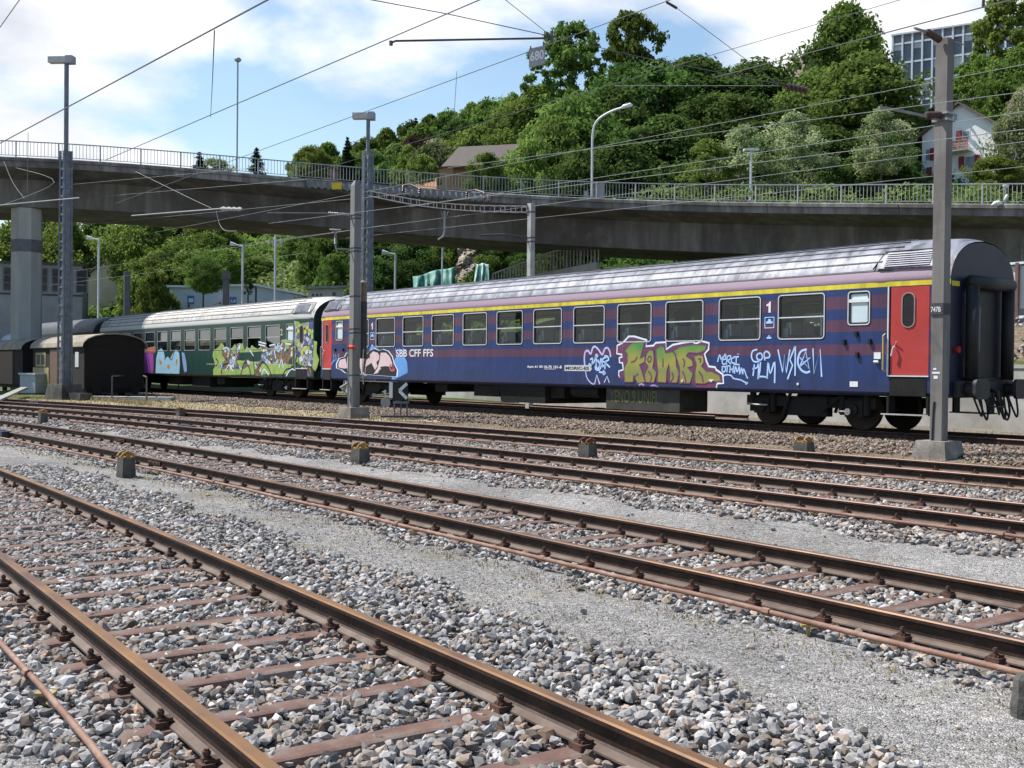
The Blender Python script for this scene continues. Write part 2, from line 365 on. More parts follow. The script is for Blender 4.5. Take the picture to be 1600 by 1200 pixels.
def visible(p, m=60):
    x, y, z = p
    if y < 1.5: return False
    q = np.array([x, y, z-EYE]); d = q@FW; X = 800+F*(q@R2)/d; Y = 600-F*(q@U2)/d
    return -m < X < 1600+m and Y < 1200+m*1.5
SPA, SPB = .665, .632
def crib(cf, sp, ph, halfw=.10, cover=.18):        # keep stones off most of each sleeper, and off the rails
    def k(u, w):
        c = cf(u); o = abs(w-c)
        if abs(o-.7525) < .075: return False
        if o < 1.2:
            q = ((u-ph)/sp) % 1; dd = min(q, 1-q)*sp
            if dd < halfw: return rng.random() < (max(cover, .9) if o > .93 else cover)
        return True
    return k
PH = dict(A=.12, B=.30, C=.1, D=.0, T=.2)
jit = lambda u: .12*math.sin(u*1.9)+.08*math.sin(u*4.3+1)+rng.uniform(-.12, .12)
def bal(nm, pts, s0, s1, brown=0.0, flatcol=False, stain=None):
    pts = [p for p in pts if visible(p)]; n = len(pts)
    sz = rng.uniform(s0, s1, n); 
    cc = stone_col(n, brown)
    if stain:      # rust and oil that has washed off the rails
        for i_, q_ in enumerate(pts):
            u_, w_ = uw(q_[0], q_[1]); o_ = abs(abs(w_-stain(u_))-.7525)
            if o_ < .26 and rng.random() < .75-1.6*o_: cc[i_] *= np.array([.86, .72, .62])
            elif abs(w_-stain(u_)) < .5 and rng.random() < .22: cc[i_] *= np.array([.74, .67, .61])
    if flatcol: cc = cc*.8+.03
    o = stones(nm, pts, sz, cc, MSTONE); tag(o, kind='stuff'); return o
zA = lambda u, w: zg(u, w)+rng.uniform(-.012, .016)
zAs = lambda u, w: zg(u, w)+rng.uniform(-.01, .03)+.02*max(0, 1-abs(w-A_C(u)-1.6))
bal('ballast', scatter(-8, 9.5, lambda u: 1.36+jit(u), lambda u: ip(u, *AF)+jit(u)*1.2, 560, zAs, crib(A_C, SPA, PH['A'], cover=.3)), .020, .040, stain=A_C)
bal('ballast', scatter(-24, 10, lambda u: B_C(u)-1.22+jit(u), lambda u: B_C(u)+1.0+jit(u), 430, zA, crib(B_C, SPB, PH['B'], cover=.33)), .022, .042, .05, stain=B_C)
bal('ballast', scatter(-34, 8, lambda u: C_C(u)-1.6+jit(u), lambda u: C_C(u)+1.6, 300, zA, crib(C_C, .63, PH['C'], .07, .75)), .026, .046, .16, stain=C_C)
bal('ballast', scatter(-38, 6.5, lambda u: C_C(u)+1.6, lambda u: D_C(u)+.9+jit(u), 240, zA, crib(D_C, .64, PH['D'], .07, .85)), .028, .046, .34)
bal('ballast', scatter(-45, 6, lambda u: 18.1+jit(u)*1.5, lambda u: 23.2, 190, lambda u, w: zg(u, w)+rng.uniform(0, .03), crib(T_C, .62, PH['T'], cover=.5)), .028, .046, .8)
# loose stones strewn over the gravel paths
bal('ballast', scatter(-12, 9, lambda u: ip(u, *AF), lambda u: B_C(u)-1.4, 6, zA), .012, .028)
bal('ballast', scatter(-16, 8, lambda u: B_C(u)+1.0, lambda u: C_C(u)-1.4, 5, zA), .012, .028)
# fine chippings on the walked gravel strips
bal('gravel', scatter(-1.5, 9.5, lambda u: ip(u, *AF)-.1, lambda u: B_C(u)-1.2, 420, lambda u, w: zg(u, w)+rng.uniform(-.012, -.005)), .005, .009, flatcol=True)
bal('gravel', scatter(4, 8.5, lambda u: .2, lambda u: 1.6, 420, lambda u, w: zg(u, w)+rng.uniform(-.012, -.005)), .005, .009, flatcol=True)
# ------------------------------------------------------------------ railway tracks
MRAIL = mat('rail_steel', (.024, .014, .011), (.056, .030, .020), scale=6, rough=.62, metal=.25, bump=.25, c3=(.036, .021, .015), stretch=(1, 1, 1), spec=.35)  # rail sides toned darker, the shade under the head put into the colour
MRTOP = mat('rail_head_rust', (.25, .125, .044), (.12, .062, .036), scale=1.6, rough=.5, metal=.35, c3=(.19, .10, .046), detail=8)
MRTOPB = mat('rail_head_brown', (.19, .095, .04), (.09, .05, .035), scale=1.2, rough=.5, metal=.3, c3=(.12, .065, .038), detail=9)
MRTOPD = mat('rail_head_dark', (.16, .085, .062), (.10, .058, .045), scale=1.6, rough=.5, metal=.35, c3=(.13, .072, .055), detail=8)
MFOOT = mat('rail_foot', (.10, .070, .055), (.165, .125, .10), scale=5, rough=.8, bump=.2)
MSLP = mat('sleeper_steel', (.098, .056, .042), (.150, .092, .070), scale=5, rough=.8, bump=.4, c3=(.135, .073, .055), dirt=(.16, .135, .115))
MCLIP = mat('fastening_rust', (.055, .032, .024), (.12, .062, .042), scale=20, rough=.75, metal=.2, bump=.3)
MPIPE = mat('rod_rust', (.17, .085, .058), (.27, .17, .125), scale=7, rough=.7, bump=.25, c3=(.21, .115, .08))
# section of a flat-bottomed rail: (across, height)
RSEC = [(-.0625, 0), (.0625, 0), (.0625, .010), (.020, .026), (.008, .036), (.008, .104), (.030, .114), (.034, .120), (.034, .140), (.026, .149), (-.026, .149), (-.034, .140), (-.034, .120), (-.030, .114), (-.008, .104), (-.008, .036), (-.020, .026), (-.0625, .010)]
def make_rail(cf, off, z0, u0, u1, parent, top, step=.8):
    b = MB(); us = np.arange(u0, u1+.01, step); fr = []
    for u in us:
        du = .3; p0, p1 = np.array(P(u-du, cf(u-du)+off)), np.array(P(u+du, cf(u+du)+off)); dd = (p1-p0); dd /= np.linalg.norm(dd)
        nn = (-dd[1], dd[0], 0); z = zt(cf, u, z0)
        fr.append((P(u, cf(u)+off, z), nn, (0, 0, 1)))
    b.sweep(RSEC, fr)
    n = len(RSEC); k = len(us)-1
    mi = []
    for i in range(k):
        for j in range(n):
            mi.append(1 if j in (8, 9, 10) else (2 if j in (1, 2, 17, 16) else 0))
    b.mi = mi+[0, 0]
    return b.build('rail', [MRAIL, top, MFOOT], parent)
def zt(cf, u, z0): return z0
def sleeper_mesh():
    b = MB(); L_ = 1.0
    sec = [(-.125, -.09), (-.075, -.006), (-.055, 0), (.055, 0), (.075, -.006), (.125, -.09)]
    b.sweep(sec, [((-L_-.06, 0, -.07), (0, 1, 0), (0, 0, .5)), ((-L_, 0, 0), (0, 1, 0), (0, 0, 1)), ((-.9, 0, .002), (0, 1, 0), (0, 0, 1)), ((.9, 0, .002), (0, 1, 0), (0, 0, 1)), ((L_, 0, 0), (0, 1, 0), (0, 0, 1)), ((L_+.06, 0, -.07), (0, 1, 0), (0, 0, .5))])
    return b
def clip_mesh():
    b = MB()
    for s in (-1, 1):
        b.box(s*.062-.0+(-.0 if s > 0 else -.062), s*.062+(.062 if s > 0 else 0), -.045, .045, .0, .032)
        x = s*.088
        b.tube([(x, 0, .03), (x, 0, .052)], .024, 6); b.tube([(x, 0, .05), (x, 0, .088)], .012, 6); b.tube([(x, 0, .06), (x, 0, .078)], .019, 6)
        b.box(min(s*.036, s*.105), max(s*.036, s*.105), -.03, .03, .026, .044)
    return b
_sm = None
def make_track(key, cf, u0, u1, sp, label, top, s_range):
    global _sm
    z0 = ZS[key]; um = (max(u0, s_range[0])+min(u1, s_range[1]))/2
    r = empty('railway_track', P(um, cf(um), z0-.08), 0, label, 'railway track', 'tracks of the yard')
    def rel(o):
        o.matrix_parent_inverse = Matrix.Identity(4); o.location = Vector(o.location)-Vector(r.location); return o
    for s in (-1, 1): 
        o = make_rail(cf, s*.7525, z0+.002, u0, u1, r, top); rel(o)
    if _sm is None:
        a = sleeper_mesh().build('sleeper', MSLP, r); c = clip_mesh().build('rail_fastening', MCLIP, a); _sm = (a.data, c.data); bpy.data.objects.remove(c); bpy.data.objects.remove(a)
    u = math.ceil((s_range[0]-PH[key])/sp)*sp+PH[key]; k = 0
    while u < s_range[1] and k < 100:
        du = .3; w0, w1 = cf(u-du), cf(u+du); ang = TT+math.atan2(w1-w0, 2*du)+math.pi/2
        o = bpy.data.objects.new('sleeper', _sm[0]); COL.objects.link(o); o.parent = r; o.location = P(u, cf(u), z0); o.rotation_euler = (0, 0, ang+random.uniform(-.006, .006)); rel(o)
        for s in (-1, 1):
            c = bpy.data.objects.new('rail_fastening', _sm[1]); COL.objects.link(c); c.parent = o; c.location = (s*.7525, 0, .001)
        u += sp; k += 1
    if key in 'AB':
        for uj, s in ((-6.6, -1), (-12.6, 1)):
            q = MB(); uu = (uj-.28, uj+.28)
            for sd_ in (-1, 1):
                a_, b_ = P(uu[0], cf(uu[0])+s*.7525+sd_*.028, z0+.075), P(uu[1], cf(uu[1])+s*.7525+sd_*.028, z0+.075); q.obox(a_, b_, .022, .055)
                for k_ in range(4): t_ = .12+.25*k_; c_ = Vector(a_).lerp(Vector(b_), t_); n_ = Vector((N2[0], N2[1], 0))*sd_; q.tube([c_, c_+n_*.035], .014, 6)
            o = q.build('fishplate', MCLIP, r); rel(o)
    return r
make_track('A', A_C, -14, 13, SPA, 'nearest rusty railway track with orange brown rail heads, leaving the frame at the bottom', MRTOP, (-11, 10.5))
make_track('B', B_C, -70, 14, SPB, 'second rusty railway track from the viewer, between the two grey gravel strips', MRTOPB, (-42, 11))
make_track('C', C_C, -80, 12, .63, 'third railway track from the viewer, bordered by a row of coarse pale stones', MRTOPD, (-50, 9.5))
make_track('D', D_C, -80, 12, .64, 'fourth railway track, close in front of the lattice lamp mast and the concrete mast bases', MRTOPD, (-54, 8))
make_track('T', T_C, -100, 13, .62, 'dark railway track under the striped coach and the green coach', MRTOPD, (-48, 7))
# rails of the track behind the train
def trackb(u0=-90, u1=-8, w=25.6):
    r = empty('railway_track', P(-20, w, .3), 0, 'sunlit rusty track behind the coaches, seen through the gaps under them', 'railway track', 'tracks of the yard')
    for s in (-1, 1):
        o = make_rail(lambda u: w, s*.7525, .32, u0, u1, r, MRTOPD, 5); o.location = -Vector(r.location)
trackb()
# ------------------------------------------------------------------ point rods
def rod(cf, off, u0, u1, r, z, label, kinks=()):
    us = np.arange(u0, u1, 1.1); pts = [P(u, cf(u)+off+.012*math.sin(u*1.3), z+.004*math.sin(u*2.1)) for u in us]
    b = MB(); b.tube(pts, r, 8); o = tag(b.build('point_rod', MPIPE, smooth=True), label, 'point rod', 'rusty rods along the tracks')
    for u in np.arange(u0+.9, u1, 2.55):
        c = MB(); s = MB(); c.tube([P(u-.03, cf(u)+off, z), P(u+.03, cf(u)+off, z)], r*1.45, 8)
        x, y, _ = P(u+.35, cf(u)+off, z); s.box(x-.012, x+.012, y-.012, y+.012, zg(u, cf(u)+off)-.03, z-.01); s.box(x-.05, x+.05, y-.03, y+.03, z-.035, z-.02)
        c.build('coupling_sleeve', MPIPE, o); s.build('rod_support', mat('support_yellow', (.34, .27, .10), (.25, .17, .08), scale=9), o)
rod(A_C, -1.22, -3, 9.5, .017, .075, 'rusty rod beside the nearest track at the lower left')
rod(B_C, -1.12, -22, 10, .020, .085, 'long rusty rod running along the near side of the second track')
rod(C_C, -1.02, -20, 8.5, .018, .20, 'rusty rod on the near side of the third track')
rod(D_C, -1.15, -32, 7, .016, .29, 'thin rusty rod on the near side of the fourth track')
# ------------------------------------------------------------------ small concrete blocks with rusty brackets
MCON = mat('old_concrete', (.055, .053, .047), (.13, .122, .105), scale=5, bump=.6, rough=.95, c3=(.085, .08, .07), dirt=(.035, .035, .03))
MYEL = mat('flaking_yellow', (.36, .24, .08), (.20, .10, .04), scale=14, bump=.4, rough=.8, c3=(.28, .16, .05))
MRB = mat('bracket_rust', (.18, .08, .04), (.10, .045, .025), scale=14, bump=.4, rough=.85)
def block(px, py, zz, wpx, hpx, label, m, rot=0.0):
    p = gnd(px, py, zz); k = p[1]/F; w = wpx*k*.80; h = hpx*k*.86
    e = empty('marker_block', p, TT+rot, label, 'concrete block', 'small concrete blocks between the tracks')
    MB().box(-w*.47, w*.47, -w*.34, w*.34, -.1, h, taper=.86).build('block', MCON, e)
    b = MB(); b.box(-w*.42, w*.36, -w*.28, w*.28, h, h+.025)
    for s in (-.17, .17):
        b.tube([(s*w*1.6-.02, -.10, h+.02), (s*w*1.6-.03, -.06, h+.07), (s*w*1.6, 0, h+.10), (s*w*1.6+.02, .06, h+.07), (s*w*1.6, .1, h+.02)], .022, 6)
        b.tube([(s*w*1.6, -.03, h+.045), (s*w*1.6, .03, h+.045)], .028, 8)
    b.build('bracket', m, e, smooth=False)
block(197, 741, .03, 40, 30, 'dark mossy concrete block with yellow bracket, beside the rod left of the second track', MYEL)
block(563, 720, .14, 38, 22, 'concrete block with bright orange bracket touching the third track, left of centre', MYEL)
block(918, 711, .24, 36, 20, 'concrete block with two rusty brown brackets at the fourth track, right of centre', MRB)
block(1256, 703, .28, 38, 14, 'low dark concrete block with flat yellow top below the buffers of the striped coach', MYEL)
block(67, 658, .16, 22, 14, 'small concrete block with yellow bracket at the far left of the third track', MYEL)
block(282, 653, .24, 20, 12, 'small concrete block with two brown brackets between third and fourth track at left', MRB)
e = empty('stone_post', gnd(1597, 1118, 0), .2, 'weathered grey stone post cut off by the right edge of the picture', 'stone post')
b = MB(); b.tube([(0, 0, -.1), (0, 0, .05), (.004, 0, .12), (0, .004, .19), (0, 0, .215)], [.062, .060, .052, .044, .022], 9); b.build('post', MCON, e)
MBLK = mat('relay_box_paint', (.02, .024, .034), (.04, .045, .06), scale=8, rough=.5)
for px, py, z, s, lb in ((521, 668, .25, .42, 'dark blue grey relay box between the third and fourth tracks'), (291, 674, .16, .36, 'dark relay box at the near rail of the third track'),
                          (58, 636, .25, .5, 'black lumpy point motor at the far left of the fourth track'), (2, 684, .03, .4, 'dark grey box at the left edge beside the second track')):
    p = gnd(px, py, z); e = empty('relay_box', p, TT+.1, lb, 'relay box', 'dark boxes beside the rails')
    MB().box(-s*.9, s*.05, -s*.3, s*.3, -.05, s*.45, taper=.93).box(s*.1, s*.9, -s*.3, s*.3, -.05, s*.42, taper=.93).build('housing', MBLK, e)
    MB().box(-s*.93, s*.93, -s*.12, s*.12, s*.05, s*.1).build('cable_pipe', MBLK, e)
# ------------------------------------------------------------------ coach
MUND = mat('underframe', (.004, .004, .004), (.009, .0085, .008), scale=5, rough=.85, bump=.3, dirt=(.014, .012, .010))
MWHL = mat('wheel_steel', (.014, .011, .009), (.026, .02, .016), scale=6, rough=.7, metal=.3)
MALU = mat('window_alloy', (.62, .63, .65), (.72, .73, .75), scale=8, rough=.35, metal=.55)
MGASK = mat('rubber', (.012, .012, .013), (.02, .02, .02), rough=.6)
MSEAT = mat('seat_cloth', (.26, .33, .38), (.38, .46, .52), scale=4, rough=.9)
MHEAD = mat('headrest', (.45, .50, .52), (.55, .60, .62), scale=4, rough=.9)
MINT = mat('interior_panel', (.07, .07, .068), (.10, .10, .096), scale=2, rough=.8)
MWHITE = mat('white_paint', (.72, .73, .74), (.62, .63, .65), scale=9, rough=.5)
MMILK = mat('milk_glass', (.50, .60, .63), (.56, .66, .68), scale=2, rough=.25)
MBLACK = mat('black_paint', (.005, .005, .006), (.012, .012, .013), scale=6, rough=.5)
def glass_mat(name, tint, refl):
    m = bpy.data.materials.new(name); m.use_nodes = True; t = m.node_tree; t.nodes.clear(); L = t.links.new
    o = N(t, 'ShaderNodeOutputMaterial'); tr = N(t, 'ShaderNodeBsdfTransparent'); tr.inputs[0].default_value = tuple(tint)+(1,)
    gl = N(t, 'ShaderNodeBsdfGlossy', i_Roughness=.03); mx = N(t, 'ShaderNodeMixShader'); fr = N(t, 'ShaderNodeFresnel', i_IOR=1.42)
    mr = N(t, 'ShaderNodeMapRange'); mr.inputs[3].default_value = refl*.2; mr.inputs[4].default_value = 1.0; L(fr.outputs[0], mr.inputs[0])
    L(mr.outputs[0], mx.inputs[0]); L(tr.outputs[0], mx.inputs[1]); L(gl.outputs[0], mx.inputs[2]); L(mx.outputs[0], o.inputs[0]); return m
MGLS = glass_mat('coach_glass', (.80, .84, .83), .10)
MGLS2 = glass_mat('green_coach_glass', (.22, .25, .26), 1.25)
def band_mat(name, bands, blend_noise=.0, rough=.42, fade=None):
    """side paint: horizontal bands of real paint, height over rail in object space"""
    m = bpy.data.materials.new(name); m.use_nodes = True; t = m.node_tree; b = t.nodes['Principled BSDF']; L = t.links.new
    b.inputs['Roughness'].default_value = rough; b.inputs['Specular IOR Level'].default_value = .45
    tc = N(t, 'ShaderNodeTexCoord'); sp = N(t, 'ShaderNodeSeparateXYZ'); L(tc.outputs['Object'], sp.inputs[0])
    mr = N(t, 'ShaderNodeMapRange'); mr.inputs[1].default_value = 0; mr.inputs[2].default_value = 5; L(sp.outputs[2], mr.inputs[0])
    r = N(t, 'ShaderNodeValToRGB'); r.color_ramp.interpolation = 'CONSTANT'; e = r.color_ramp.elements
    e[0].position = 0; e[0].color = tuple(bands[0][1])+(1,); e[1].position = bands[1][0]/5; e[1].color = tuple(bands[1][1])+(1,)
    for z, c in bands[2:]:
        x = e.new(z/5); x.color = tuple(c)+(1,)
    L(mr.outputs[0], r.inputs[0])
    n = N(t, 'ShaderNodeTexNoise', i_Scale=1.3, i_Detail=9, i_Roughness=.7); mp = N(t, 'ShaderNodeMapping'); mp.inputs['Scale'].default_value = (2.6, 1, .16); L(tc.outputs['Object'], mp.inputs[0]); L(mp.outputs[0], n.inputs['Vector'])
    mr2 = N(t, 'ShaderNodeMapRange'); mr2.inputs[1].default_value = .3; mr2.inputs[2].default_value = .7; mr2.inputs[3].default_value = .66; mr2.inputs[4].default_value = 1.34; L(n.outputs[0], mr2.inputs[0])
    vs = N(t, 'ShaderNodeVectorMath', operation='SCALE'); L(r.outputs[0], vs.inputs[0]); L(mr2.outputs[0], vs.inputs['Scale'])
    # uneven darker tone towards the sill
    ds = N(t, 'ShaderNodeMapRange'); ds.inputs[1].default_value = .85; ds.inputs[2].default_value = 1.25; ds.inputs[3].default_value = .75; ds.inputs[4].default_value = 0; L(sp.outputs[2], ds.inputs[0])
    n3 = N(t, 'ShaderNodeTexNoise', i_Scale=2.5, i_Detail=6); L(mp.outputs[0], n3.inputs['Vector'])
    mu = N(t, 'ShaderNodeMath', operation='MULTIPLY'); L(ds.outputs[0], mu.inputs[0]); L(n3.outputs[0], mu.inputs[1])
    mm = N(t, 'ShaderNodeMix', data_type='RGBA'); mm.inputs[7].default_value = (.03, .026, .03, 1); L(mu.outputs[0], mm.inputs[0]); L(vs.outputs[0], mm.inputs[6])
    L(mm.outputs[2], b.inputs['Base Color'])
    n2 = N(t, 'ShaderNodeTexNoise', i_Scale=1.8, i_Detail=3); L(tc.outputs['Object'], n2.inputs['Vector'])
    bp = N(t, 'ShaderNodeBump', i_Strength=.45, i_Distance=.03); L(n2.outputs[0], bp.inputs['Height']); L(bp.outputs[0], b.inputs['Normal'])
    return m
PROF = [(.0, 3.17), (-.012, 3.20), (.005, 3.27), (.04, 3.41), (.13, 3.60), (.27, 3.78), (.46, 3.92), (.70, 4.035), (1.0, 4.11), (1.41, 4.145)]
PROF = PROF+[(2.82-a, b) for a, b in PROF[-2::-1]]
ZE = 3.17
LOWP = [(.14, .78), (.03, .83), (.0, .87), (0, 1.22)]
WID = 2.82
def side_y(z): return ip(z, [.78, .83, .87, 1.22], [.14, .03, 0, 0])
def coach_side(b, L_, ops, far=False):
    xs = sorted(set([-L_, 0]+[o[0] for o in ops]+[o[1] for o in ops])); zs = sorted(set([.78, .83, .87, 1.22, 3.17]+[o[2] for o in ops]+[o[3] for o in ops]))
    Y = (lambda z: WID-side_y(z)) if far else side_y
    for i in range(len(xs)-1):
        for j in range(len(zs)-1):
            x, z = (xs[i]+xs[i+1])/2, (zs[j]+zs[j+1])/2
            if any(o[0] < x < o[1] and o[2] < z < o[3] for o in ops): continue
            b.add([(xs[i], Y(zs[j]), zs[j]), (xs[i+1], Y(zs[j]), zs[j]), (xs[i+1], Y(zs[j+1]), zs[j+1]), (xs[i], Y(zs[j+1]), zs[j+1])], [(0, 1, 2, 3)])
    for o in ops:     # rounded corners and reveals
        r = o[4]; n = 5
        for cx, cz, sx, sz in ((o[0], o[2], 1, 1), (o[1], o[2], -1, 1), (o[1], o[3], -1, -1), (o[0], o[3], 1, -1)):
            arc = [(cx+sx*(r-r*math.cos(k*math.pi/2/n)), cz+sz*(r-r*math.sin(k*math.pi/2/n))) for k in range(n+1)]
            vs = [(cx, Y(cz), cz)]+[(a, Y(c), c) for a, c in arc]
            b.add(vs, [(0, k+1, k+2) for k in range(n)])
def rrect(x0, x1, z0, z1, r, n=5):
    p = []
    for cx, cz, a0 in ((x0+r, z0+r, 180), (x1-r, z0+r, 270), (x1-r, z1-r, 0), (x0+r, z1-r, 90)):
        for k in range(n+1):
            a = math.radians(a0+90*k/n); p.append((cx+r*math.cos(a), cz+r*math.sin(a)))
    return p
def ring(b, x0, x1, z0, z1, r, t, y0, y1):
    A = rrect(x0, x1, z0, z1, r); B = rrect(x0+t, x1-t, z0+t, z1-t, max(.01, r-t)); n = len(A); 
    v = [(a, y0, c) for a, c in A]+[(a, y0, c) for a, c in B]+[(a, y1, c) for a, c in A]+[(a, y1, c) for a, c in B]
    f = []
    for i in range(n):
        j = (i+1) % n; f += [(i, j, n+j, n+i), (2*n+i, 2*n+j, j, i), (n+i, n+j, 3*n+j, 3*n+i), (2*n+i, 3*n+i, 3*n+j, 2*n+j)]
    b.add(v, f)
def make_window(par, x0, x1, z0, z1, r, far, glassm, barz=None, fm=None, milk=False):
    s = -1 if not far else 1; Y0 = 0 if not far else WID
    b = MB(); ring(b, x0, x1, z0, z1, r, .024, Y0+s*.014, Y0-s*.01)
    if barz: b.box(x0+.03, x1-.03, min(Y0+s*.008, Y0-s*.02), max(Y0+s*.008, Y0-s*.02), barz-.014, barz+.014)
    w = b.build('window', fm or MALU, par)
    g = MB(); ring(g, x0+.026, x1-.026, z0+.026, z1-.026, r*.85, .035, Y0+s*.003, Y0-s*.03); ring(g, x0-.018, x1+.018, z0-.018, z1+.018, r*1.1, .02, Y0+s*.006, Y0-s*.005); g.build('gasket', MGASK, w)
    yy = Y0-s*.018
    p = MB(); p.add([(x0+.03, yy, z0+.03), (x1-.03, yy, z0+.03), (x1-.03, yy, z1-.03), (x0+.03, yy, z1-.03)], [(0, 1, 2, 3)])
    p.build('window_pane', MMILK if milk else glassm, w, fix=False)
    if milk:
        c = MB(); c.box(x0+.03, x1-.03, Y0+s*.012 if s < 0 else Y0-.02, Y0+.02 if s < 0 else Y0+.012, z1-.24, z1-.17); c.build('vent_flap', MWHITE, w)
    return w
def bogie(par, uc):
    e = bpy.data.objects.new('bogie', None); COL.objects.link(e); e.parent = par; e.location = (uc, 0, 0)
    b = MB()
    for y in (.42, 2.40):
        b.box(-1.75, 1.75, y-.07, y+.07, .48, .72); b.box(-.55, .55, y-.10, y+.10, .28, .70)
        for s in (-1.25, 1.25):
            b.box(s-.22, s+.22, y-.14, y+.14, .30, .66); b.tube([(s, y-.2, .46), (s, y-.14, .46)], .13, 10)
            for q in (-.30, .30): b.tube([(s+q, y-.08, .34), (s+q, y-.08, .80)], .075, 8)
        b.tube([(-.62, y-.14, .30), (-.42, y-.14, .80)], .04, 8); b.tube([(.45, y-.14, .4), (1.1, y-.16, .86)], .03, 6)
    b.box(-.35, .35, .5, 2.32, .5, .8)
    b.build('bogie_frame', MUND, e)
    for s in (-1.25, 1.25):
        for y in (.66, 2.16):
            w = MB(); w.tube([(s, y-.06, .46), (s, y-.045, .46), (s, y+.05, .46), (s, y+.065, .46), (s, y+.066, .46)], [.44, .46, .46, .49 if y > 1.4 else .46, .2], 28); w.tube([(s, y-.12, .46), (s, y+.12, .46)], .12, 12)
            w.build('wheel', MWHL, e)
        a = MB(); a.tube([(s, .6, .46), (s, 2.2, .46)], .08, 8); a.build('axle', MWHL, e)
    m = MB(); m.tube([(-1.02, .20, .5), (-1.3, .13, .5), (-1.6, .2, .52)], .022, 6); m.tube([(.9, .2, .42), (1.2, .13, .42)], .022, 6); m.tube([(1.2, .12, .42), (1.2, .16, .42)], .075, 10)
    m.build('damper', mat('bare_metal', (.32, .31, .30), (.22, .21, .2), rough=.5, metal=.4), e)
def make_coach(par, L_, wins, z0, z1, barz, toil, doors, sidem, roofm, doorm, glassm, endm, zone_in, frame_m=None, far_open=True, seats=True, ridge_m=None):
    ops = [(a, c, z0, z1, .10) for a, c in wins]+[(a, c, 2.28, 3.01, .09) for a, c in toil]+[(a, c, 1.22, 3.06, .02) for a, c in doors]
    b = MB(); coach_side(b, L_, ops); b.build('body_side', sidem, par, fix=False); b = MB(); coach_side(b, L_, ops, True)
    b.build('body_side', sidem, par, fix=False)
    # roof shell with drooping ends
    r = MB(); stations = [(-L_, .86, .14), (-L_+.35, .94, .07), (-L_+1.1, 1, 0), (-1.1, 1, 0), (-.35, .94, .07), (0, .86, .14)]
    st = []
    for u in [-L_, -L_+.12, -L_+.35, -L_+.8, -L_+1.2]+list(np.linspace(-L_+1.5, -1.5, 26))+[-1.2, -.8, -.35, -.12, 0]:
        e = min(u+L_, -u); k = (1-.05*max(0, 1-e/1.3))*(1-.10*math.exp(-(e/.22)**1.2)) if e < 1.5 else 1; ins = 0 if e > .12 else .02
        st.append([(u, .0+(a if a < 1.41 else a) + (ins if a < 1.41 else -ins), 3.17+(zv-3.17)*k) for a, zv in PROF])
    n = len(PROF)
    for s in st: r.v += s
    for i in range(len(st)-1):
        for k in range(n-1): r.f.append([i*n+k, (i+1)*n+k, (i+1)*n+k+1, i*n+k+1]); r.mi.append(0)
    r.build('roof', roofm, par, smooth=True, fix=False)
    # longitudinal seams
    q = MB()
    for k in (3, 4, 5, 6, 7, 8, 10, 11, 12, 13, 14, 15):
        a, zv = PROF[k]; nrm = Vector((0, a-1.41, (zv-3.0)*1.6)).normalized()
        q.obox((-L_+1.25, a+nrm.y*.004, zv+nrm.z*.004), (-1.25, a+nrm.y*.008, zv+nrm.z*.008), .035, .03, up=nrm)
    for y in (-.014, WID+.014): q.obox((-L_+.1, y, 3.185), (-.1, y, 3.195), .03, .022)
    q.build('roof_seam', mat('seam_dark', (.05, .05, .065), (.09, .09, .10), scale=4), par)
    for sgn in (0, 1):
        # end wall
        u = 0 if sgn else -L_
        pl = [(y, z) for y, z in LOWP]+[(PROF[i][0], 3.17+(PROF[i][1]-3.17)*.83) for i in range(n)]+[(WID-y, z) for y, z in LOWP[::-1]]
        e = MB(); vs = [(u, y, z) for y, z in pl]; e.add(vs+[(u, 1.41, 2.2)], [(i, (i+1) % len(vs), len(vs)) for i in range(len(vs))])
        e.build('end_wall', endm, par, fix=False)
        s = 1 if sgn else -1
        g = MB()
        for y in (.62, 2.20): g.tube([(u+s*.16, y, 1.15), (u+s*.16, y, 3.05)], .13, 12)
        g.tube([(u+s*.16, .52, 3.12), (u+s*.16, 2.30, 3.12)], .14, 12); g.box(min(u, u+s*.1), max(u, u+s*.1), .7, 2.12, 1.1, 1.2)
        g.build('gangway_bellows', MGASK, par, smooth=True)
        dd = MB(); dd.box(min(u+s*.01, u+s*.03), max(u+s*.01, u+s*.03), .98, 1.84, 1.2, 3.0); dd.build('end_door', MBLACK, par)
        h = MB(); h.tube([(u+s*.10, .92, 1.6), (u+s*.16, .92, 1.75), (u+s*.16, .92, 2.6), (u+s*.10, .92, 2.75)], .018, 6); h.box(min(u+s*.03, u+s*.04), max(u+s*.03, u+s*.04), .76, .94, 1.25, 2.95); h.build('grab_rail', mat('grey_trim', (.18, .19, .22), (.24, .25, .28)), par)
        bu = MB()
        for y in (.53, 2.29):
            bu.tube([(u, y, .96), (u+s*.38, y, .96)], .12, 12); bu.tube([(u, y, .96), (u+s*.12, y, .96)], .17, 12)
            pl2 = rrect(y-.30, y+.30, .76, 1.17, .13)
            nn = len(pl2); bu.add([(u+s*.38, a, c) for a, c in pl2]+[(u+s*.45, a, c) for a, c in pl2], [tuple(range(nn)), tuple(range(nn, 2*nn))]+[(i, (i+1) % nn, (i+1) % nn+nn, i+nn) for i in range(nn)])
        bu.box(min(u, u+s*.12), max(u, u+s*.12), .2, 2.62, .80, 1.12)
        bu.build('buffer', mat('buffer_grease', (.018, .02, .018), (.035, .036, .034), scale=4, rough=.6), par)
        hs = MB()
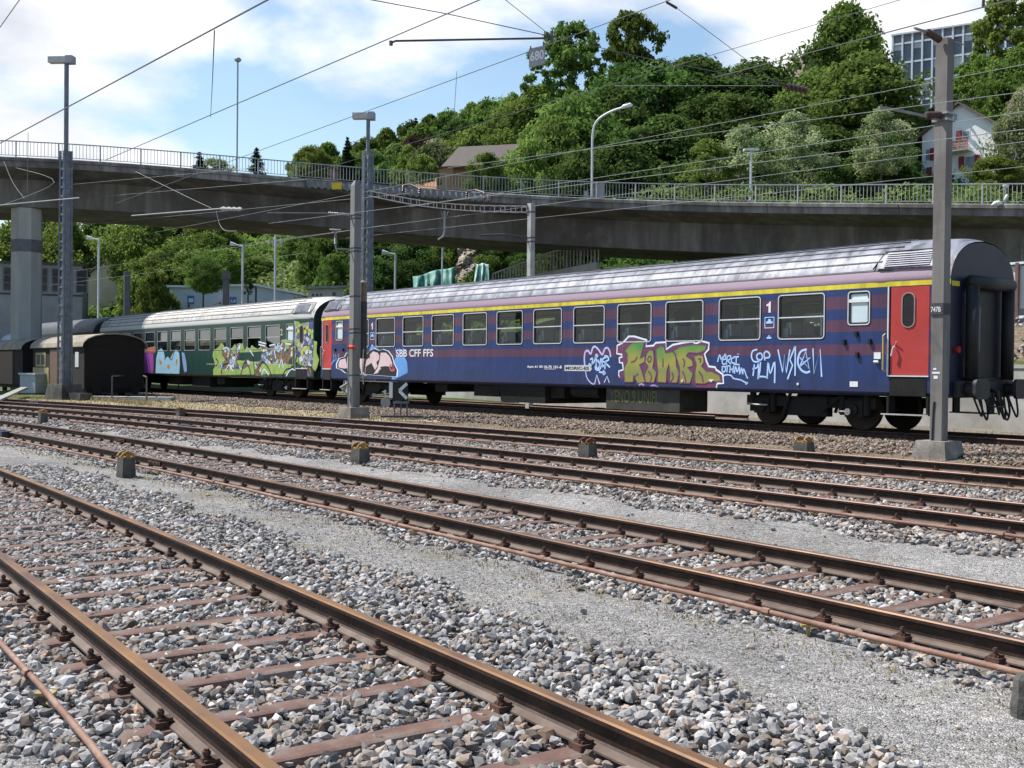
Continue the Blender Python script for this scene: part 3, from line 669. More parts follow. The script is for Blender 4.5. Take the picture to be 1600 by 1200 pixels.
        for y, w_, dz in ((.75, .30, .42), (.95, .34, .50), (1.75, .34, .50), (1.95, .32, .44), (1.2, .14, .36), (1.62, .14, .40), (2.25, -.30, .52), (2.3, .36, .46)):
            pts = catmull([(u+s*.12, y, .86), (u+s*.22, y+w_*.1, .80-dz*.5), (u+s*.24, y+w_*.55, .84-dz), (u+s*.2, y+w_*.95, .82-dz*.7), (u+s*.14, y+w_*1.0, .84)], 6); hs.tube(pts, .022, 7)
        hs.tube([(u+s*.1, 1.41, .95), (u+s*.34, 1.41, .9), (u+s*.36, 1.41, .62)], .045, 8); hs.tube([(u+s*.3, 1.1, .6), (u+s*.3, 1.8, .6)], .02, 6)
        hs.build('coupling_hose', MGASK, par, smooth=True)
    for a, c in doors:
        for far in (False, True):
            s = -1 if not far else 1; Y0 = 0 if not far else WID; cx = (a+c)/2-.0
            d = MB(); d.box(a+.02, c-.01, min(Y0-s*.0, Y0-s*.035), max(Y0, Y0-s*.035)+(.004 if far else 0), 1.23, 3.05)
            do = d.build('door', doorm, par)
            wn = MB(); ring(wn, cx-.17, cx+.12, 2.20, 2.93, .14, .022, Y0+s*.016, Y0+s*.001); wn.build('door_window_frame', mat('door_rim', (.25, .18, .17), (.35, .25, .24)), do)
            gl = MB(); gl.flat(rrect(cx-.165, cx+.115, 2.205, 2.925, .135), lambda x, z: (x, Y0+s*.006, z)); gl.build('door_window', MBLACK, do, fix=False)
            hd = MB(); hd.tube([(a+.13, Y0+s*.02, 1.82), (a+.12, Y0+s*.07, 1.80), (a+.08, Y0+s*.07, 1.62)], .018, 6); hd.tube([(a+.12, Y0+s*.0, 1.85), (a+.18, Y0+s*.06, 1.92)], .012, 6); hd.build('door_handle', MALU, do)
            sp = MB()
            xs = (a-.035, a+.0) if True else None
            sp.box(a-.045, a-.018, min(Y0+s*.02, Y0-s*.01), max(Y0+s*.02, Y0-s*.01), 1.2, 3.06); sp.box(a-.02, c, min(Y0+s*.025, Y0-s*.01), max(Y0+s*.025, Y0-s*.01), 1.195, 1.222)
            sp.build('door_trim', MWHITE, do)
            gr = MB(); gr.tube([(a-.10, Y0, 1.30), (a-.10, Y0+s*.07, 1.33), (a-.10, Y0+s*.07, 2.05), (a-.10, Y0, 2.08)], .017, 7); gr.build('handrail', mat('handrail_brass', (.55, .44, .18), (.45, .36, .15), rough=.5), par)
            stp = MB()
            stp.box(a+.02, c-.05, min(Y0+s*.012, Y0-s*.45), max(Y0+s*.012, Y0-s*.45), .80, 1.19)
            stp.box(a-.1, c+.02, min(Y0+s*.06, Y0-s*.3), max(Y0+s*.06, Y0-s*.3), .40, .425); stp.box(a-.05, a, min(Y0, Y0-s*.25), max(Y0, Y0-s*.25), .42, .8); stp.box(c-.05, c, min(Y0, Y0-s*.25), max(Y0, Y0-s*.25), .42, .8)
            so_ = stp.build('step', MUND, par)
            ed = MB(); ed.box(a-.12, c+.03, min(Y0+s*.06, Y0+s*.085), max(Y0+s*.06, Y0+s*.085), .40, .428); ed.build('step_edge', mat('step_worn', (.5, .47, .44), (.35, .32, .3)), so_)
    for a, c in wins:
        for far in (False, True): make_window(par, a, c, z0, z1, .09, far, glassm, barz, frame_m)
    for a, c in toil:
        for far in (False, True): make_window(par, a, c, 2.28, 3.01, .08, far, glassm, None, frame_m, True)
    # interior
    f = MB(); f.box(-L_+.1, -.1, .08, WID-.08, 1.10, 1.16); f.box(-L_+.1, -.1, .25, WID-.25, 3.10, 3.13)
    for x in (zone_in[0], zone_in[1]): f.box(x-.02, x+.02, .06, WID-.06, 1.16, 3.12)
    f.build('interior_floor', MINT, par)
    if seats:
        sm = None
        for i, (a, c) in enumerate(wins):
            for y0, y1 in ((.14, 1.12), (1.85, 2.68)):
                for q, s in ((a+.10, 1), (c-.14, -1)):
                    if sm is None:
                        k = MB(); k.box(-.07, .07, 0, y1-y0, 1.55, 2.28); k.box(-.09, .40, 0, y1-y0, 1.48, 1.62); k.box(-.05, .10, .08, (y1-y0)*.5-.04, 2.24, 2.40); k.box(-.05, .10, (y1-y0)*.5+.04, y1-y0-.08, 2.24, 2.40)
                        o = k.build('seat', MSEAT, par); sm = o.data
                        h = MB(); h.box(.05, .115, .06, (y1-y0)*.5-.05, 2.12, 2.41); h.box(.05, .115, (y1-y0)*.5+.05, y1-y0-.06, 2.12, 2.41); hh = h.build('headrest_cover', MHEAD, o); hm = hh.data
                    else:
                        o = bpy.data.objects.new('seat', sm); COL.objects.link(o); o.parent = par; hh = bpy.data.objects.new('headrest_cover', hm); COL.objects.link(hh); hh.parent = o
                    o.location = (q, y0, 0); 
                    if s < 0: o.scale = (-1, 1, 1)
    cu = MB()
    for i, (a, c) in enumerate(wins):
        if i % 3 != 1: cu.box(c-.16, c-.06, .05, .07, z0+.05, z0+.52)
        if i % 4 == 2: cu.box(a+.05, a+.16, WID-.07, WID-.05, z0+.05, z1-.05)
    cu.build('curtain', mat('curtain_cloth', (.42, .42, .38), (.5, .5, .46), scale=8), par)
    # louvred vents at the roof ends
    for x0, x1 in ((-1.55, -.30), (-L_+.30, -L_+1.55)):
        v = MB()
        y0, zz0, y1, zz1 = .045, 3.42, .245, 3.76
        nrm = Vector((0, -(zz1-zz0), (y1-y0))).normalized(); dv = Vector((0, y1-y0, zz1-zz0))
        base = Vector((0, y0, zz0))+nrm*.06
        v.add([tuple(base+Vector((x, 0, 0))+dv*t) for x, t in ((x0, 0), (x1, 0), (x1-.12, 1), (x0+.12, 1))]+[tuple(base+Vector((x, 0, 0))+dv*t-nrm*.14) for x, t in ((x0-.1, -.1), (x1+.1, -.1), (x1+.02, 1.2), (x0-.02, 1.2))], [(0, 1, 2, 3), (0, 4, 5, 1), (1, 5, 6, 2), (2, 6, 7, 3), (3, 7, 4, 0)])
        vo_ = v.build('roof_vent', roofm, par)
        sl = MB()
        for k in range(7):
            t = .1+.8*k/6; c0 = base+dv*t+nrm*.012; sl.obox(c0+Vector((x0+.12, 0, 0)), c0+Vector((x1-.14, 0, 0)), .022, .018, up=nrm)
        sl.build('louvre', mat('louvre_grey', (.30, .30, .36), (.20, .2, .25), rough=.5), vo_)
        rm = MB(); rm.tube([(x0-.14, .02, 3.45), (x0-.02, .31, 3.83), (x1+.02, .31, 3.83), (x1+.12, .04, 3.47)], .014, 5); rm.build('vent_gutter', MBLACK, vo_)
    bogie(par, -(L_-19)/2); bogie(par, -L_+(L_-19)/2)
# ---- the striped first-class coach
BLUE = (.012, .030, .118); PURP = (.082, .031, .066); YEL = (.60, .50, .035)
M_SIDE1 = band_mat('blue_purple_stripes', [(0, BLUE), (1.64, PURP), (1.875, BLUE), (2.13, PURP), (2.386, BLUE), (2.636, PURP), (2.898, BLUE), (3.064, YEL)])
def roof_mat(name, c1, c2, pink, z_p, dirt, metal=.5, rough=.38):
    m = bpy.data.materials.new(name); m.use_nodes = True; t = m.node_tree; b = t.nodes['Principled BSDF']; L = t.links.new
    b.inputs['Roughness'].default_value = rough
    tc = N(t, 'ShaderNodeTexCoord'); sp = N(t, 'ShaderNodeSeparateXYZ'); L(tc.outputs['Object'], sp.inputs[0])
    mp = N(t, 'ShaderNodeMapping'); mp.inputs['Scale'].default_value = (1.9, .55, .8); mp.inputs['Rotation'].default_value = (0, 0, .5); L(tc.outputs['Object'], mp.inputs[0])
    n = N(t, 'ShaderNodeTexNoise', i_Scale=1.5, i_Detail=8, i_Roughness=.68, i_Distortion=.6); L(mp.outputs[0], n.inputs['Vector'])
    r = N(t, 'ShaderNodeValToRGB'); r.color_ramp.elements[0].position = .38; r.color_ramp.elements[1].position = .62; r.color_ramp.elements[0].color = tuple(c1)+(1,); r.color_ramp.elements[1].color = tuple(c2)+(1,); L(n.outputs[0], r.inputs[0])
    n2 = N(t, 'ShaderNodeTexNoise', i_Scale=4, i_Detail=8, i_Roughness=.7); L(mp.outputs[0], n2.inputs['Vector'])
    r2 = N(t, 'ShaderNodeValToRGB'); r2.color_ramp.elements[0].position = .52; r2.color_ramp.elements[1].position = .66; r2.color_ramp.elements[1].color = (.55, .55, .55, 1); L(n2.outputs[0], r2.inputs[0])
    m2 = N(t, 'ShaderNodeMix', data_type='RGBA'); m2.inputs[7].default_value = tuple(dirt)+(1,); L(r2.outputs[0], m2.inputs[0]); L(r.outputs[0], m2.inputs[6])
    lt = N(t, 'ShaderNodeMath', operation='LESS_THAN'); lt.inputs[1].default_value = z_p; L(sp.outputs[2], lt.inputs[0])
    m3 = N(t, 'ShaderNodeMix', data_type='RGBA'); m3.inputs[7].default_value = tuple(pink)+(1,); L(lt.outputs[0], m3.inputs[0]); L(m2.outputs[2], m3.inputs[6]); L(m3.outputs[2], b.inputs['Base Color'])
    ms = N(t, 'ShaderNodeMath', operation='MULTIPLY_ADD'); ms.inputs[1].default_value = -metal; ms.inputs[2].default_value = metal; L(lt.outputs[0], ms.inputs[0]); L(ms.outputs[0], b.inputs['Metallic'])
    w = N(t, 'ShaderNodeTexWave', i_Scale=.55, i_Distortion=1.5); L(tc.outputs['Object'], w.inputs['Vector'])
    bp = N(t, 'ShaderNodeBump', i_Strength=.30, i_Distance=.03); L(n.outputs[0], bp.inputs['Height']); L(bp.outputs[0], b.inputs['Normal'])
    return m
M_ROOF1 = roof_mat('silver_roof', (.085, .09, .105), (.27, .28, .325), (.27, .19, .245), 3.415, (.17, .155, .145), .30, .58)
M_RED = mat('door_red', (.40, .036, .030), (.48, .050, .042), scale=1.2, rough=.5, dirt=(.34, .04, .036))
M_END1 = mat('end_blue', (.006, .008, .024), (.010, .012, .034), scale=2, rough=.5)
LC = 26.1; FR = P(0, W0, .51)
C1 = empty('passenger_coach', P(-13.05, W0+1.41, .51), TT, 'blue and purple striped first-class coach with silver roof and red doors, covered in graffiti', 'railway coach')
sub = bpy.data.objects.new
def frame_child(par, off):    # parts are modelled from the coach's right-hand near corner
    class _P: pass
    return par
W1 = [(-(2.8654+i*1.7646+1.271), -(2.8654+i*1.7646)) for i in range(12)]
def finish(par, L_, shift=(0, 0)):
    """move modelled parts so that the thing's origin is its base centre"""
    def tp(o):
        if o.type == 'MESH' and o.name.split('.')[0] not in ('seat', 'headrest_cover', 'wheel', 'axle', 'damper', 'bogie_frame') and o.get('_t') is None:
            for v in o.data.vertices:
                e_ = min(-v.co.x, v.co.x+L_); k_ = 1-.105*max(0, min(1, 1-e_/1.42)); v.co.y = 1.41+(v.co.y-1.41)*k_
        for c_ in o.children: tp(c_)
    for ch in par.children:
        if ch.type == 'MESH': tp(ch)
    for ch in par.children:
        ch.location = Vector(ch.location)+Vector((L_/2, -1.41, 0))
make_coach(C1, LC, W1, 2.003, 3.02, 2.50, [(-2.28, -1.73), (-24.66, -24.14)], [(-1.27, -.42), (-25.90, -25.08)], M_SIDE1, M_ROOF1, M_RED, MGLS, M_END1, (-2.55, -24.0))
# boxes slung under the floor
ub = MB()
ub.box(-16.2, -14.9, .25, 2.5, .42, .85); ub.box(-14.7, -12.6, .18, 2.6, .28, .85, taper=1.06); ub.box(-12.5, -11.9, .3, 2.5, .45, .85); ub.box(-24.5, -2, .3, 2.5, .78, .9)
ub.box(-18.6, -17.9, .4, 2.0, .5, .85); ub.tube([(-11.5, .35, .66), (-10.4, .35, .66)], .17, 10)
ub.build('underfloor_box', MUND, C1)
ub = MB(); ub.box(-10.0, -7.3, .16, 1.2, .22, .83); o_ = ub.build('battery_box', mat('battery_box_paint', (.028, .028, .024), (.05, .05, .04), scale=3, rough=.7), C1)
# ---- graffiti on the striped coach: painted shapes lying on the side
def sidept(L0):
    def f(px, py): 
        u, z = at_w(px, py, W0-.006); return u-L0, z-.51
    return f
def deco(b, poly, layer, fn, close=True):
    q = [fn(*p) for p in poly]; b.flat(q, lambda u, z: (u, side_y(z)-.004-.0016*layer, z))
def ribbon(b, pts, wpx, layer, fn, k=4, smooth=True):
    if smooth and len(pts) > 2: pts = catmull(pts, k)
    q = [np.array(fn(*p)) for p in pts]
    q = [q[0]]+[b_ for a_, b_ in zip(q[:-1], q[1:]) if np.linalg.norm(a_-b_) > 1e-4]
    if len(q) < 2: return
    L_, R_ = [], []
    for i, p in enumerate(q):
        d = q[min(i+1, len(q)-1)]-q[max(i-1, 0)]; d = d/(np.linalg.norm(d)+1e-9); nn = np.array([-d[1], d[0]])*wpx/2; L_.append(p+nn); R_.append(p-nn)
    vs = [(a[0], side_y(a[1])-.004-.0016*layer, a[1]) for a in L_+R_]; n = len(q)
    b.add(vs, [(i, i+1, n+i+1, n+i) for i in range(n-1)])
def paint(name, c, c2=None, scale=3, zgrad=None, rough=.5):
    m = mat(name, c, c2 or tuple(min(1, v*1.2) for v in c), scale=scale, rough=rough)
    return m
G1 = sidept(0)
MSPW = paint('spray_white', (.62, .66, .74)); MSPB = paint('spray_pale_blue', (.36, .52, .78)); MSPBK = paint('spray_black', (.012, .012, .016)); MSPK = paint('spray_pink', (.60, .44, .46), (.66, .52, .53), 2.0)
MSPL = paint('spray_light_blue', (.10, .27, .62), (.14, .33, .68), 2); MSPP = paint('spray_plum', (.11, .035, .085), (.15, .05, .11), 3)
# pink bubble letters with light blue clouds
b = MB()
deco(b, [(516, 592), (516, 568), (520, 562), (526, 562), (532, 567), (536, 580), (538, 593)], 0, G1)
deco(b, [(612, 593), (614, 568), (618, 559), (625, 554), (632, 557), (636, 566), (637, 580), (636, 595)], 0, G1)
deco(b, [(577, 546), (580, 541), (586, 541), (590, 545), (584, 548)], 0, G1)
for x in (521, 525, 529): ribbon(b, [(x, 563), (x-.5, 553)], .05, 0, G1)
for x in (620, 625, 630): ribbon(b, [(x, 555), (x-1+(x-625)*.2, 544)], .05, 0, G1)
gA = b.build('graffiti', MSPL, C1)
b = MB()
OUT = [(541, 593), (540, 582), (534, 577), (527, 575), (527, 568), (531, 560), (539, 558), (542, 552), (548, 551), (556, 549), (563, 552), (570, 549), (574, 553), (578, 548), (585, 545), (592, 548), (598, 546), (606, 549), (612, 557), (615, 568), (620, 578), (619, 588), (615, 595), (600, 596), (570, 595)]
def grow(p, k): 
    c = np.mean(p, 0); return [tuple(c+(np.array(q)-c)*(1+k)) for q in p]
deco(b, grow(OUT, .045), 1, G1); b.build('graffiti', MSPW, C1)
b = MB(); deco(b, grow(OUT, .005), 2, G1); b.build('graffiti', MSPBK, C1)
b = MB()
for pl in ([(529, 574), (529, 567), (532, 562), (540, 560), (541, 566), (543, 575), (538, 576)], [(543, 557), (548, 553), (556, 552), (560, 560), (560, 580), (566, 594), (556, 594), (548, 594), (543, 580), (542, 566)],
           [(563, 556), (567, 553), (570, 556), (568, 566), (567, 580), (570, 585), (571, 572), (573, 562), (577, 559), (580, 566), (580, 594), (572, 594), (565, 584), (562, 570)],
           [(578, 554), (583, 549), (590, 551), (593, 556), (592, 562), (588, 566), (590, 572), (586, 578), (582, 570), (578, 562)],
           [(595, 551), (603, 551), (609, 557), (613, 567), (612, 573), (602, 572), (595, 573), (591, 582), (586, 594), (582, 594), (584, 584), (590, 575), (593, 564)],
           [(592, 577), (595, 575), (602, 594), (598, 595)]):
    deco(b, pl, 3, G1)
b.build('graffiti', MSPK, C1)
b = MB(); ribbon(b, [(611, 569), (609, 574), (612, 579), (617, 577)], .07, 4, G1); ribbon(b, [(615, 567), (614, 578)], .05, 4, G1); b.build('graffiti', paint('spray_red', (.42, .10, .14)), C1)
# small tag with crown outline
b = MB()
ribbon(b, [(914, 575), (913, 560), (914.4, 550), (918.8, 548), (923, 553), (926, 544), (929.4, 541.5), (935, 546), (941, 554), (945, 545), (949.5, 543.8), (953, 550), (954, 558)], .055, 1, G1)
ribbon(b, [(914, 575), (917, 590), (923, 598), (929, 601)], .035, 1, G1); ribbon(b, [(929, 600), (932.5, 586), (937, 600)], .05, 1, G1, smooth=False); ribbon(b, [(944, 598), (948.5, 588), (952, 598)], .04, 1, G1, smooth=False)
b.build('graffiti', paint('spray_lilac', (.42, .42, .70)), C1)
b = MB()
for s in ([(922, 562), (926, 560), (925, 568), (921, 575)], [(919, 572), (928, 566), (931, 557), (932, 572)], [(930, 556), (932, 554), (934, 556), (932, 558), (930, 556)], [(934, 562), (931, 570), (934, 576), (937, 570), (934, 562)], [(937, 574), (939, 560), (942, 574)],
          [(948, 558), (943, 560), (941, 564), (947, 567), (943, 572), (939, 572)], [(944, 556), (949, 557), (951, 562), (946, 566), (953, 574)], [(930, 572), (931, 577), (936, 578), (939, 574)], [(936, 581), (946, 583)], [(942, 579), (946, 583), (942, 585)], [(946, 566), (945, 577)], [(919, 577), (921, 568), (924, 578)]):
    ribbon(b, s, .05, 2, G1)
b.build('graffiti', MSPB, C1)
# big green and yellow piece
OUTG = [(978, 604), (966.8, 586.5), (966.8, 579.8), (974, 577.5), (972.6, 567), (968, 566.5), (967.6, 559), (972, 557.5), (971.6, 554), (963.8, 552.5), (964.4, 540), (973.8, 535), (982.5, 525.6), (991, 525.6), (1011, 531.5), (1009.5, 541), (1021, 540), (1024.6, 535.6), (1040.6, 534.6), (1041, 546), (1051, 538.8), (1070, 535), (1082.5, 533.6), (1087, 537), (1096, 532.8), (1108, 536), (1107, 546), (1101, 553), (1103.8, 563.8), (1107.5, 572.5), (1117.5, 573.8), (1119, 577.5), (1129.5, 585), (1130.5, 599), (1121, 599), (1119, 606)]
b = MB(); ribbon(b, OUTG, .048, 2, G1, smooth=False); b.build('graffiti', MSPW, C1)
b = MB(); deco(b, OUTG, 1, G1); b.build('graffiti', MSPP, C1)
def grad_mat(name, z0, z1, ca_, cb_, cc_):
    m = bpy.data.materials.new(name); m.use_nodes = True; t = m.node_tree; bb = t.nodes['Principled BSDF']; bb.inputs['Roughness'].default_value = .5; L = t.links.new
    tc = N(t, 'ShaderNodeTexCoord'); sp = N(t, 'ShaderNodeSeparateXYZ'); L(tc.outputs['Object'], sp.inputs[0]); n = N(t, 'ShaderNodeTexNoise', i_Scale=2.2, i_Detail=3); L(tc.outputs['Object'], n.inputs['Vector'])
    a = N(t, 'ShaderNodeMath', operation='MULTIPLY_ADD'); a.inputs[1].default_value = .7; L(n.outputs[0], a.inputs[0]); L(sp.outputs[2], a.inputs[2])
    mr = N(t, 'ShaderNodeMapRange'); mr.inputs[1].default_value = z0+.35; mr.inputs[2].default_value = z1+.35; L(a.outputs[0], mr.inputs[0])
    r = N(t, 'ShaderNodeValToRGB'); e = r.color_ramp.elements; e[0].color = tuple(ca_)+(1,); e[1].color = tuple(cc_)+(1,); x = e.new(.5); x.color = tuple(cb_)+(1,); x = e.new(.22); x.color = (.19, .22, .06, 1); L(mr.outputs[0], r.inputs[0]); L(r.outputs[0], bb.inputs['Base Color']); return m
MGG = grad_mat('spray_green_yellow', 1.0, 1.95, (.26, .23, .045), (.30, .28, .05), (.05, .22, .045))
b = MB()
LET = [[(976, 548), (984, 538), (996, 531), (1007, 534), (1003, 551), (1000, 560), (1008, 556), (1007, 566), (999, 570), (1003, 580), (1008, 597), (996, 599), (990, 585), (989, 597), (976, 597), (975, 575), (980, 566), (980, 553)],
       [(1010, 553), (1015, 546), (1021, 548), (1022, 562), (1020, 575), (1026, 582), (1022, 598), (1009, 597), (1007, 585), (1013, 572), (1008, 566)],
       [(1025, 545), (1032, 540), (1038, 542), (1040, 552), (1050, 549), (1056, 553), (1057, 572), (1061, 583), (1058, 598), (1046, 598), (1047, 585), (1045, 568), (1042, 580), (1041, 598), (1027, 597), (1028, 580), (1026, 565)],
       [(1052, 548), (1062, 542), (1082, 538), (1104, 539), (1102, 548), (1090, 552), (1076, 551), (1072, 556), (1082, 563), (1083, 572), (1074, 574), (1083, 584), (1078, 599), (1062, 599), (1062, 575), (1058, 562)],
       [(1084, 556), (1092, 554), (1099, 556), (1100, 566), (1096, 572), (1104, 580), (1112, 580), (1124, 586), (1127, 596), (1108, 597), (1100, 600), (1086, 599), (1086, 580), (1088, 570)]]
for pl in LET: deco(b, pl, 3, G1)
b.build('graffiti', MGG, C1)
b = MB()
for pl in LET: ribbon(b, pl+[pl[0]], .03, 4, G1, smooth=False)
for s in ([(986, 566), (992, 564), (996, 557)], [(1015, 556), (1018, 560), (1015, 566), (1012, 562), (1015, 556)], [(1036, 560), (1036, 574)], [(1091, 561), (1095, 561), (1094, 567)], [(990, 597), (993, 588), (998, 584)], [(1067, 560), (1070, 566), (1068, 574)], [(1047, 598), (1052, 590), (1050, 582)], [(1072, 598), (1070, 588), (1066, 580)], [(1099, 598), (1097, 588), (1092, 580)], [(1016, 597), (1018, 588), (1013, 580)]): ribbon(b, s, .045, 4, G1)
b.build('graffiti', MSPP, C1)
b = MB(); ribbon(b, [(998, 602), (1002, 600), (1007, 602)], .05, 4, G1); ribbon(b, [(1016, 603), (1022, 602), (1029, 604)], .04, 4, G1); b.build('graffiti', paint('spray_mauve', (.35, .25, .5)), C1)
# teal overspray around it
# tags on the right
b = MB()
X8 = lambda L_: [(1060+x/8, 430+y/8) for x, y in L_]
X6 = lambda L_: [(1160+x/6.667, 540+y/6.667) for x, y in L_]
for s in (X8([(490, 1085), (515, 995), (542, 1060), (585, 985), (590, 1050)]), X8([(600, 1000), (550, 1030), (556, 1110), (605, 1095)]), X8([(550, 1060), (600, 1045)]), X8([(600, 1120), (612, 1020), (655, 1010), (640, 1055), (612, 1065), (660, 1110)]), X8([(700, 1030), (665, 1045), (668, 1090), (705, 1100)]), X8([(690, 1020), (755, 1020)]), X8([(725, 1020), (720, 1110)]), X8([(690, 1115), (765, 1118)]),
          X8([(735, 985), (741, 987)]), X8([(752, 985), (758, 990)]),
          X8([(540, 1150), (575, 1140), (590, 1175), (570, 1210), (545, 1190), (555, 1160)]), X8([(590, 1140), (650, 1130)]), X8([(615, 1135), (605, 1215)]), X8([(650, 1140), (640, 1220)]), X8([(690, 1130), (680, 1220)]), X8([(645, 1180), (685, 1172)]),
          X8([(700, 1230), (715, 1140), (735, 1210), (760, 1140), (765, 1240)]), X8([(770, 1230), (790, 1160), (800, 1240)]), X8([(805, 1240), (815, 1170), (850, 1260), (868, 1290)]), X8([(560, 1260), (600, 1245), (660, 1255), (690, 1290), (780, 1310), (845, 1345), (870, 1340), (840, 1365)])):
    ribbon(b, s, .034, 1, G1)
for s in (X6([(155, 40), (105, 60), (95, 120), (120, 165), (165, 165), (185, 140)]), X6([(175, 80), (150, 100), (155, 140), (190, 150), (208, 125), (198, 85), (175, 80)]), X6([(235, 155), (225, 90)]), X6([(222, 90), (245, 60), (280, 80), (280, 120), (240, 128)]),
          X6([(125, 195), (110, 315)]), X6([(105, 240), (150, 230), (165, 190), (168, 250), (162, 350)]), X6([(188, 170), (182, 260), (165, 345)]), X6([(165, 325), (205, 322), (262, 330)]), X6([(258, 345), (268, 175), (290, 290), (335, 170), (335, 390)])):
    ribbon(b, s, .040, 1, G1)
for s in (X6([(370, 40), (420, 280), (435, 90), (457, 285), (495, 40)]), X6([(470, 350), (522, 205), (495, 150), (500, 130), (550, 5)]), X6([(552, 5), (548, 315)]), X6([(600, 215), (660, 60), (695, 240), (598, 125), (705, 125), (600, 215)]), X6([(735, 30), (745, 290), (810, 35), (825, 325)])):
    ribbon(b, s, .040, 1, G1, smooth=False)
ribbon(b, X6([(670, 40), (610, 60), (580, 130), (582, 200), (620, 260), (670, 280), (705, 265)]), .05, 1, G1)
b.build('graffiti', MSPB, C1)
# lettering
def letters(par, s, u0, z0, h, m, bold=.01, length=None, nm='lettering', y=-.0105, yfar=None):
    v, f = text_mesh(s, h, bold); sx = length/v[:, 0].max() if length else 1
    b = MB(); b.add([(u0+x*sx, side_y(z0+z)+y, z0+z) for x, z, _ in v], f); return b.build(nm, m, par, fix=False)
letters(C1, 'SBB CFF FFS', -20.42, 1.655, .255, MWHITE, .016, 2.28)
letters(C1, 'Apm 61 85', -13.23, 1.30, .085, MWHITE, .03, .72); letters(C1, '10-75 101-8', -12.45, 1.30, .085, MWHITE, .03, .78)
b = MB(); b.box(-12.43, -11.95, -.012, -.008, 1.275, 1.29); b.box(-11.55, -10.45, -.010, -.004, 1.235, 1.40); b.build('plate', mat('plate_grey', (.45, .45, .46), (.55, .55, .56), scale=20), C1)
letters(C1, 'MORIC-ES', -11.50, 1.27, .09, MSPBK, .03, .98, y=-.0125)
for u0 in (-3.98, -21.92):
    pass
def one(u0, z0, h):
    q = MB(); q.flat([(u0+.06, z0), (u0+.125, z0), (u0+.125, z0+h), (u0+.08, z0+h), (u0+.07, z0+h-.035), (u0+.0, z0+h-.06), (u0, z0+h-.105), (u0+.06, z0+h-.09)], lambda x, z: (x, -.0105, z)); q.build('numeral', MWHITE, C1, fix=False)
    b = MB(); ring(b, u0-.05, u0+.23, z0-.36, z0-.10, .01, .02, -.008, -.004); b.box(u0+.0, u0+.18, -.009, -.004, z0-.25, z0-.20); b.box(u0+.05, u0+.13, -.009, -.004, z0-.20, z0-.15); b.box(u0+.02, u0+.15, -.009, -.004, z0-.60, z0-.56); b.box(u0+.07, u0+.10, -.0095, -.004, z0-.56, z0-.52)
    b.build('pictogram', MSPB, C1)
ua, za = G1(1200.6, 470); one(-(2.8654+1.271)-.33, 2.63, .25)
one(-(2.8654+10*1.7646+1.271)-.33, 2.63, .25)
b = MB(); b.box(-1.62, -1.46, -.012, -.002, 1.56, 1.70); b.box(-2.20, -2.0, -.012, -.002, .965, 1.08); b.tube([(-1.6, -.03, 1.50), (-1.5, -.03, 1.50)], .03, 6)
for u_, z_ in ((-7.05, 1.02), (-3.55, 1.0)): b.tube([(u_, -.03, z_), (u_, 0, z_)], .028, 8)
b.flat([(-6.2, 1.07), (-6.02, 1.07), (-6.11, 1.0)], lambda x, z: (x, -.02, z)); b.build('marking_plate', MWHITE, C1)
b = MB()
for u_, z_ in ((-2.35, 1.93), (-1.72, 1.93), (-2.05, 2.1), (-2.02, 1.65), (-24.7, 1.93), (-24.1, 1.93)): b.box(u_-.03, u_+.03, -.05, 0, z_-.06, z_+.05)
b.build('lamp_bracket', MBLACK, C1)
b = MB()
v, f = text_mesh('YENO 9 UNIFI', .34, .008); b.add([(-9.85+x*.60, .152, .40+z) for x, z, _ in v], f); b.build('graffiti', paint('spray_olive', (.10, .105, .025)), o_, fix=False)
# red tail marking and yellow bands on the end wall
b = MB(); b.box(.001, .006, .04, .36, 3.03, 3.13); b.box(.001, .006, 2.62, 2.80, 3.03, 3.13); b.build('end_band', mat('band_yellow', YEL, (.55, .45, .03)), C1)
b = MB(); b.tube([(0, .25, 1.75), (.08, .25, 1.75)], .07, 10); b.build('tail_lamp', mat('tail_red', (.25, .01, .012)), C1)
finish(C1, LC)
# ---- the green second-class coach
LG = 26.0
C2o = empty('passenger_coach', P(-26.7-LG/2, W0+1.41, .51), TT, 'dark green coach with grey roof and lime and brown graffiti, behind the striped coach', 'railway coach')
sh = 26.7
W2 = [(-30.64-i*1.772+sh-.02, -29.32-i*1.772+sh+.02) for i in range(11)]
GREEN = (.011, .046, .036)
M_SIDE2 = band_mat('dark_green_side', [(0, GREEN), (3.6, GREEN)])
M_ROOF2 = roof_mat('weathered_roof', (.30, .29, .27), (.50, .49, .46), (.40, .41, .39), 3.415, (.24, .185, .14), .15, .6)
MF2 = mat('window_alloy_dull', (.38, .40, .38), (.5, .52, .5), rough=.5, metal=.3)
make_coach(C2o, LG, W2, 2.0, 3.0, 2.50, [(-28.74+sh, -28.12+sh), (-LG+1.45, -LG+2.05)], [(-1.25, -.40), (-LG+.3, -LG+1.12)], M_SIDE2, M_ROOF2, M_SIDE2, MGLS2, mat('end_green', (.01, .025, .02), (.02, .04, .034)), (-2.7, -LG+2.4), MF2, seats=False)
G2 = sidept(-sh)
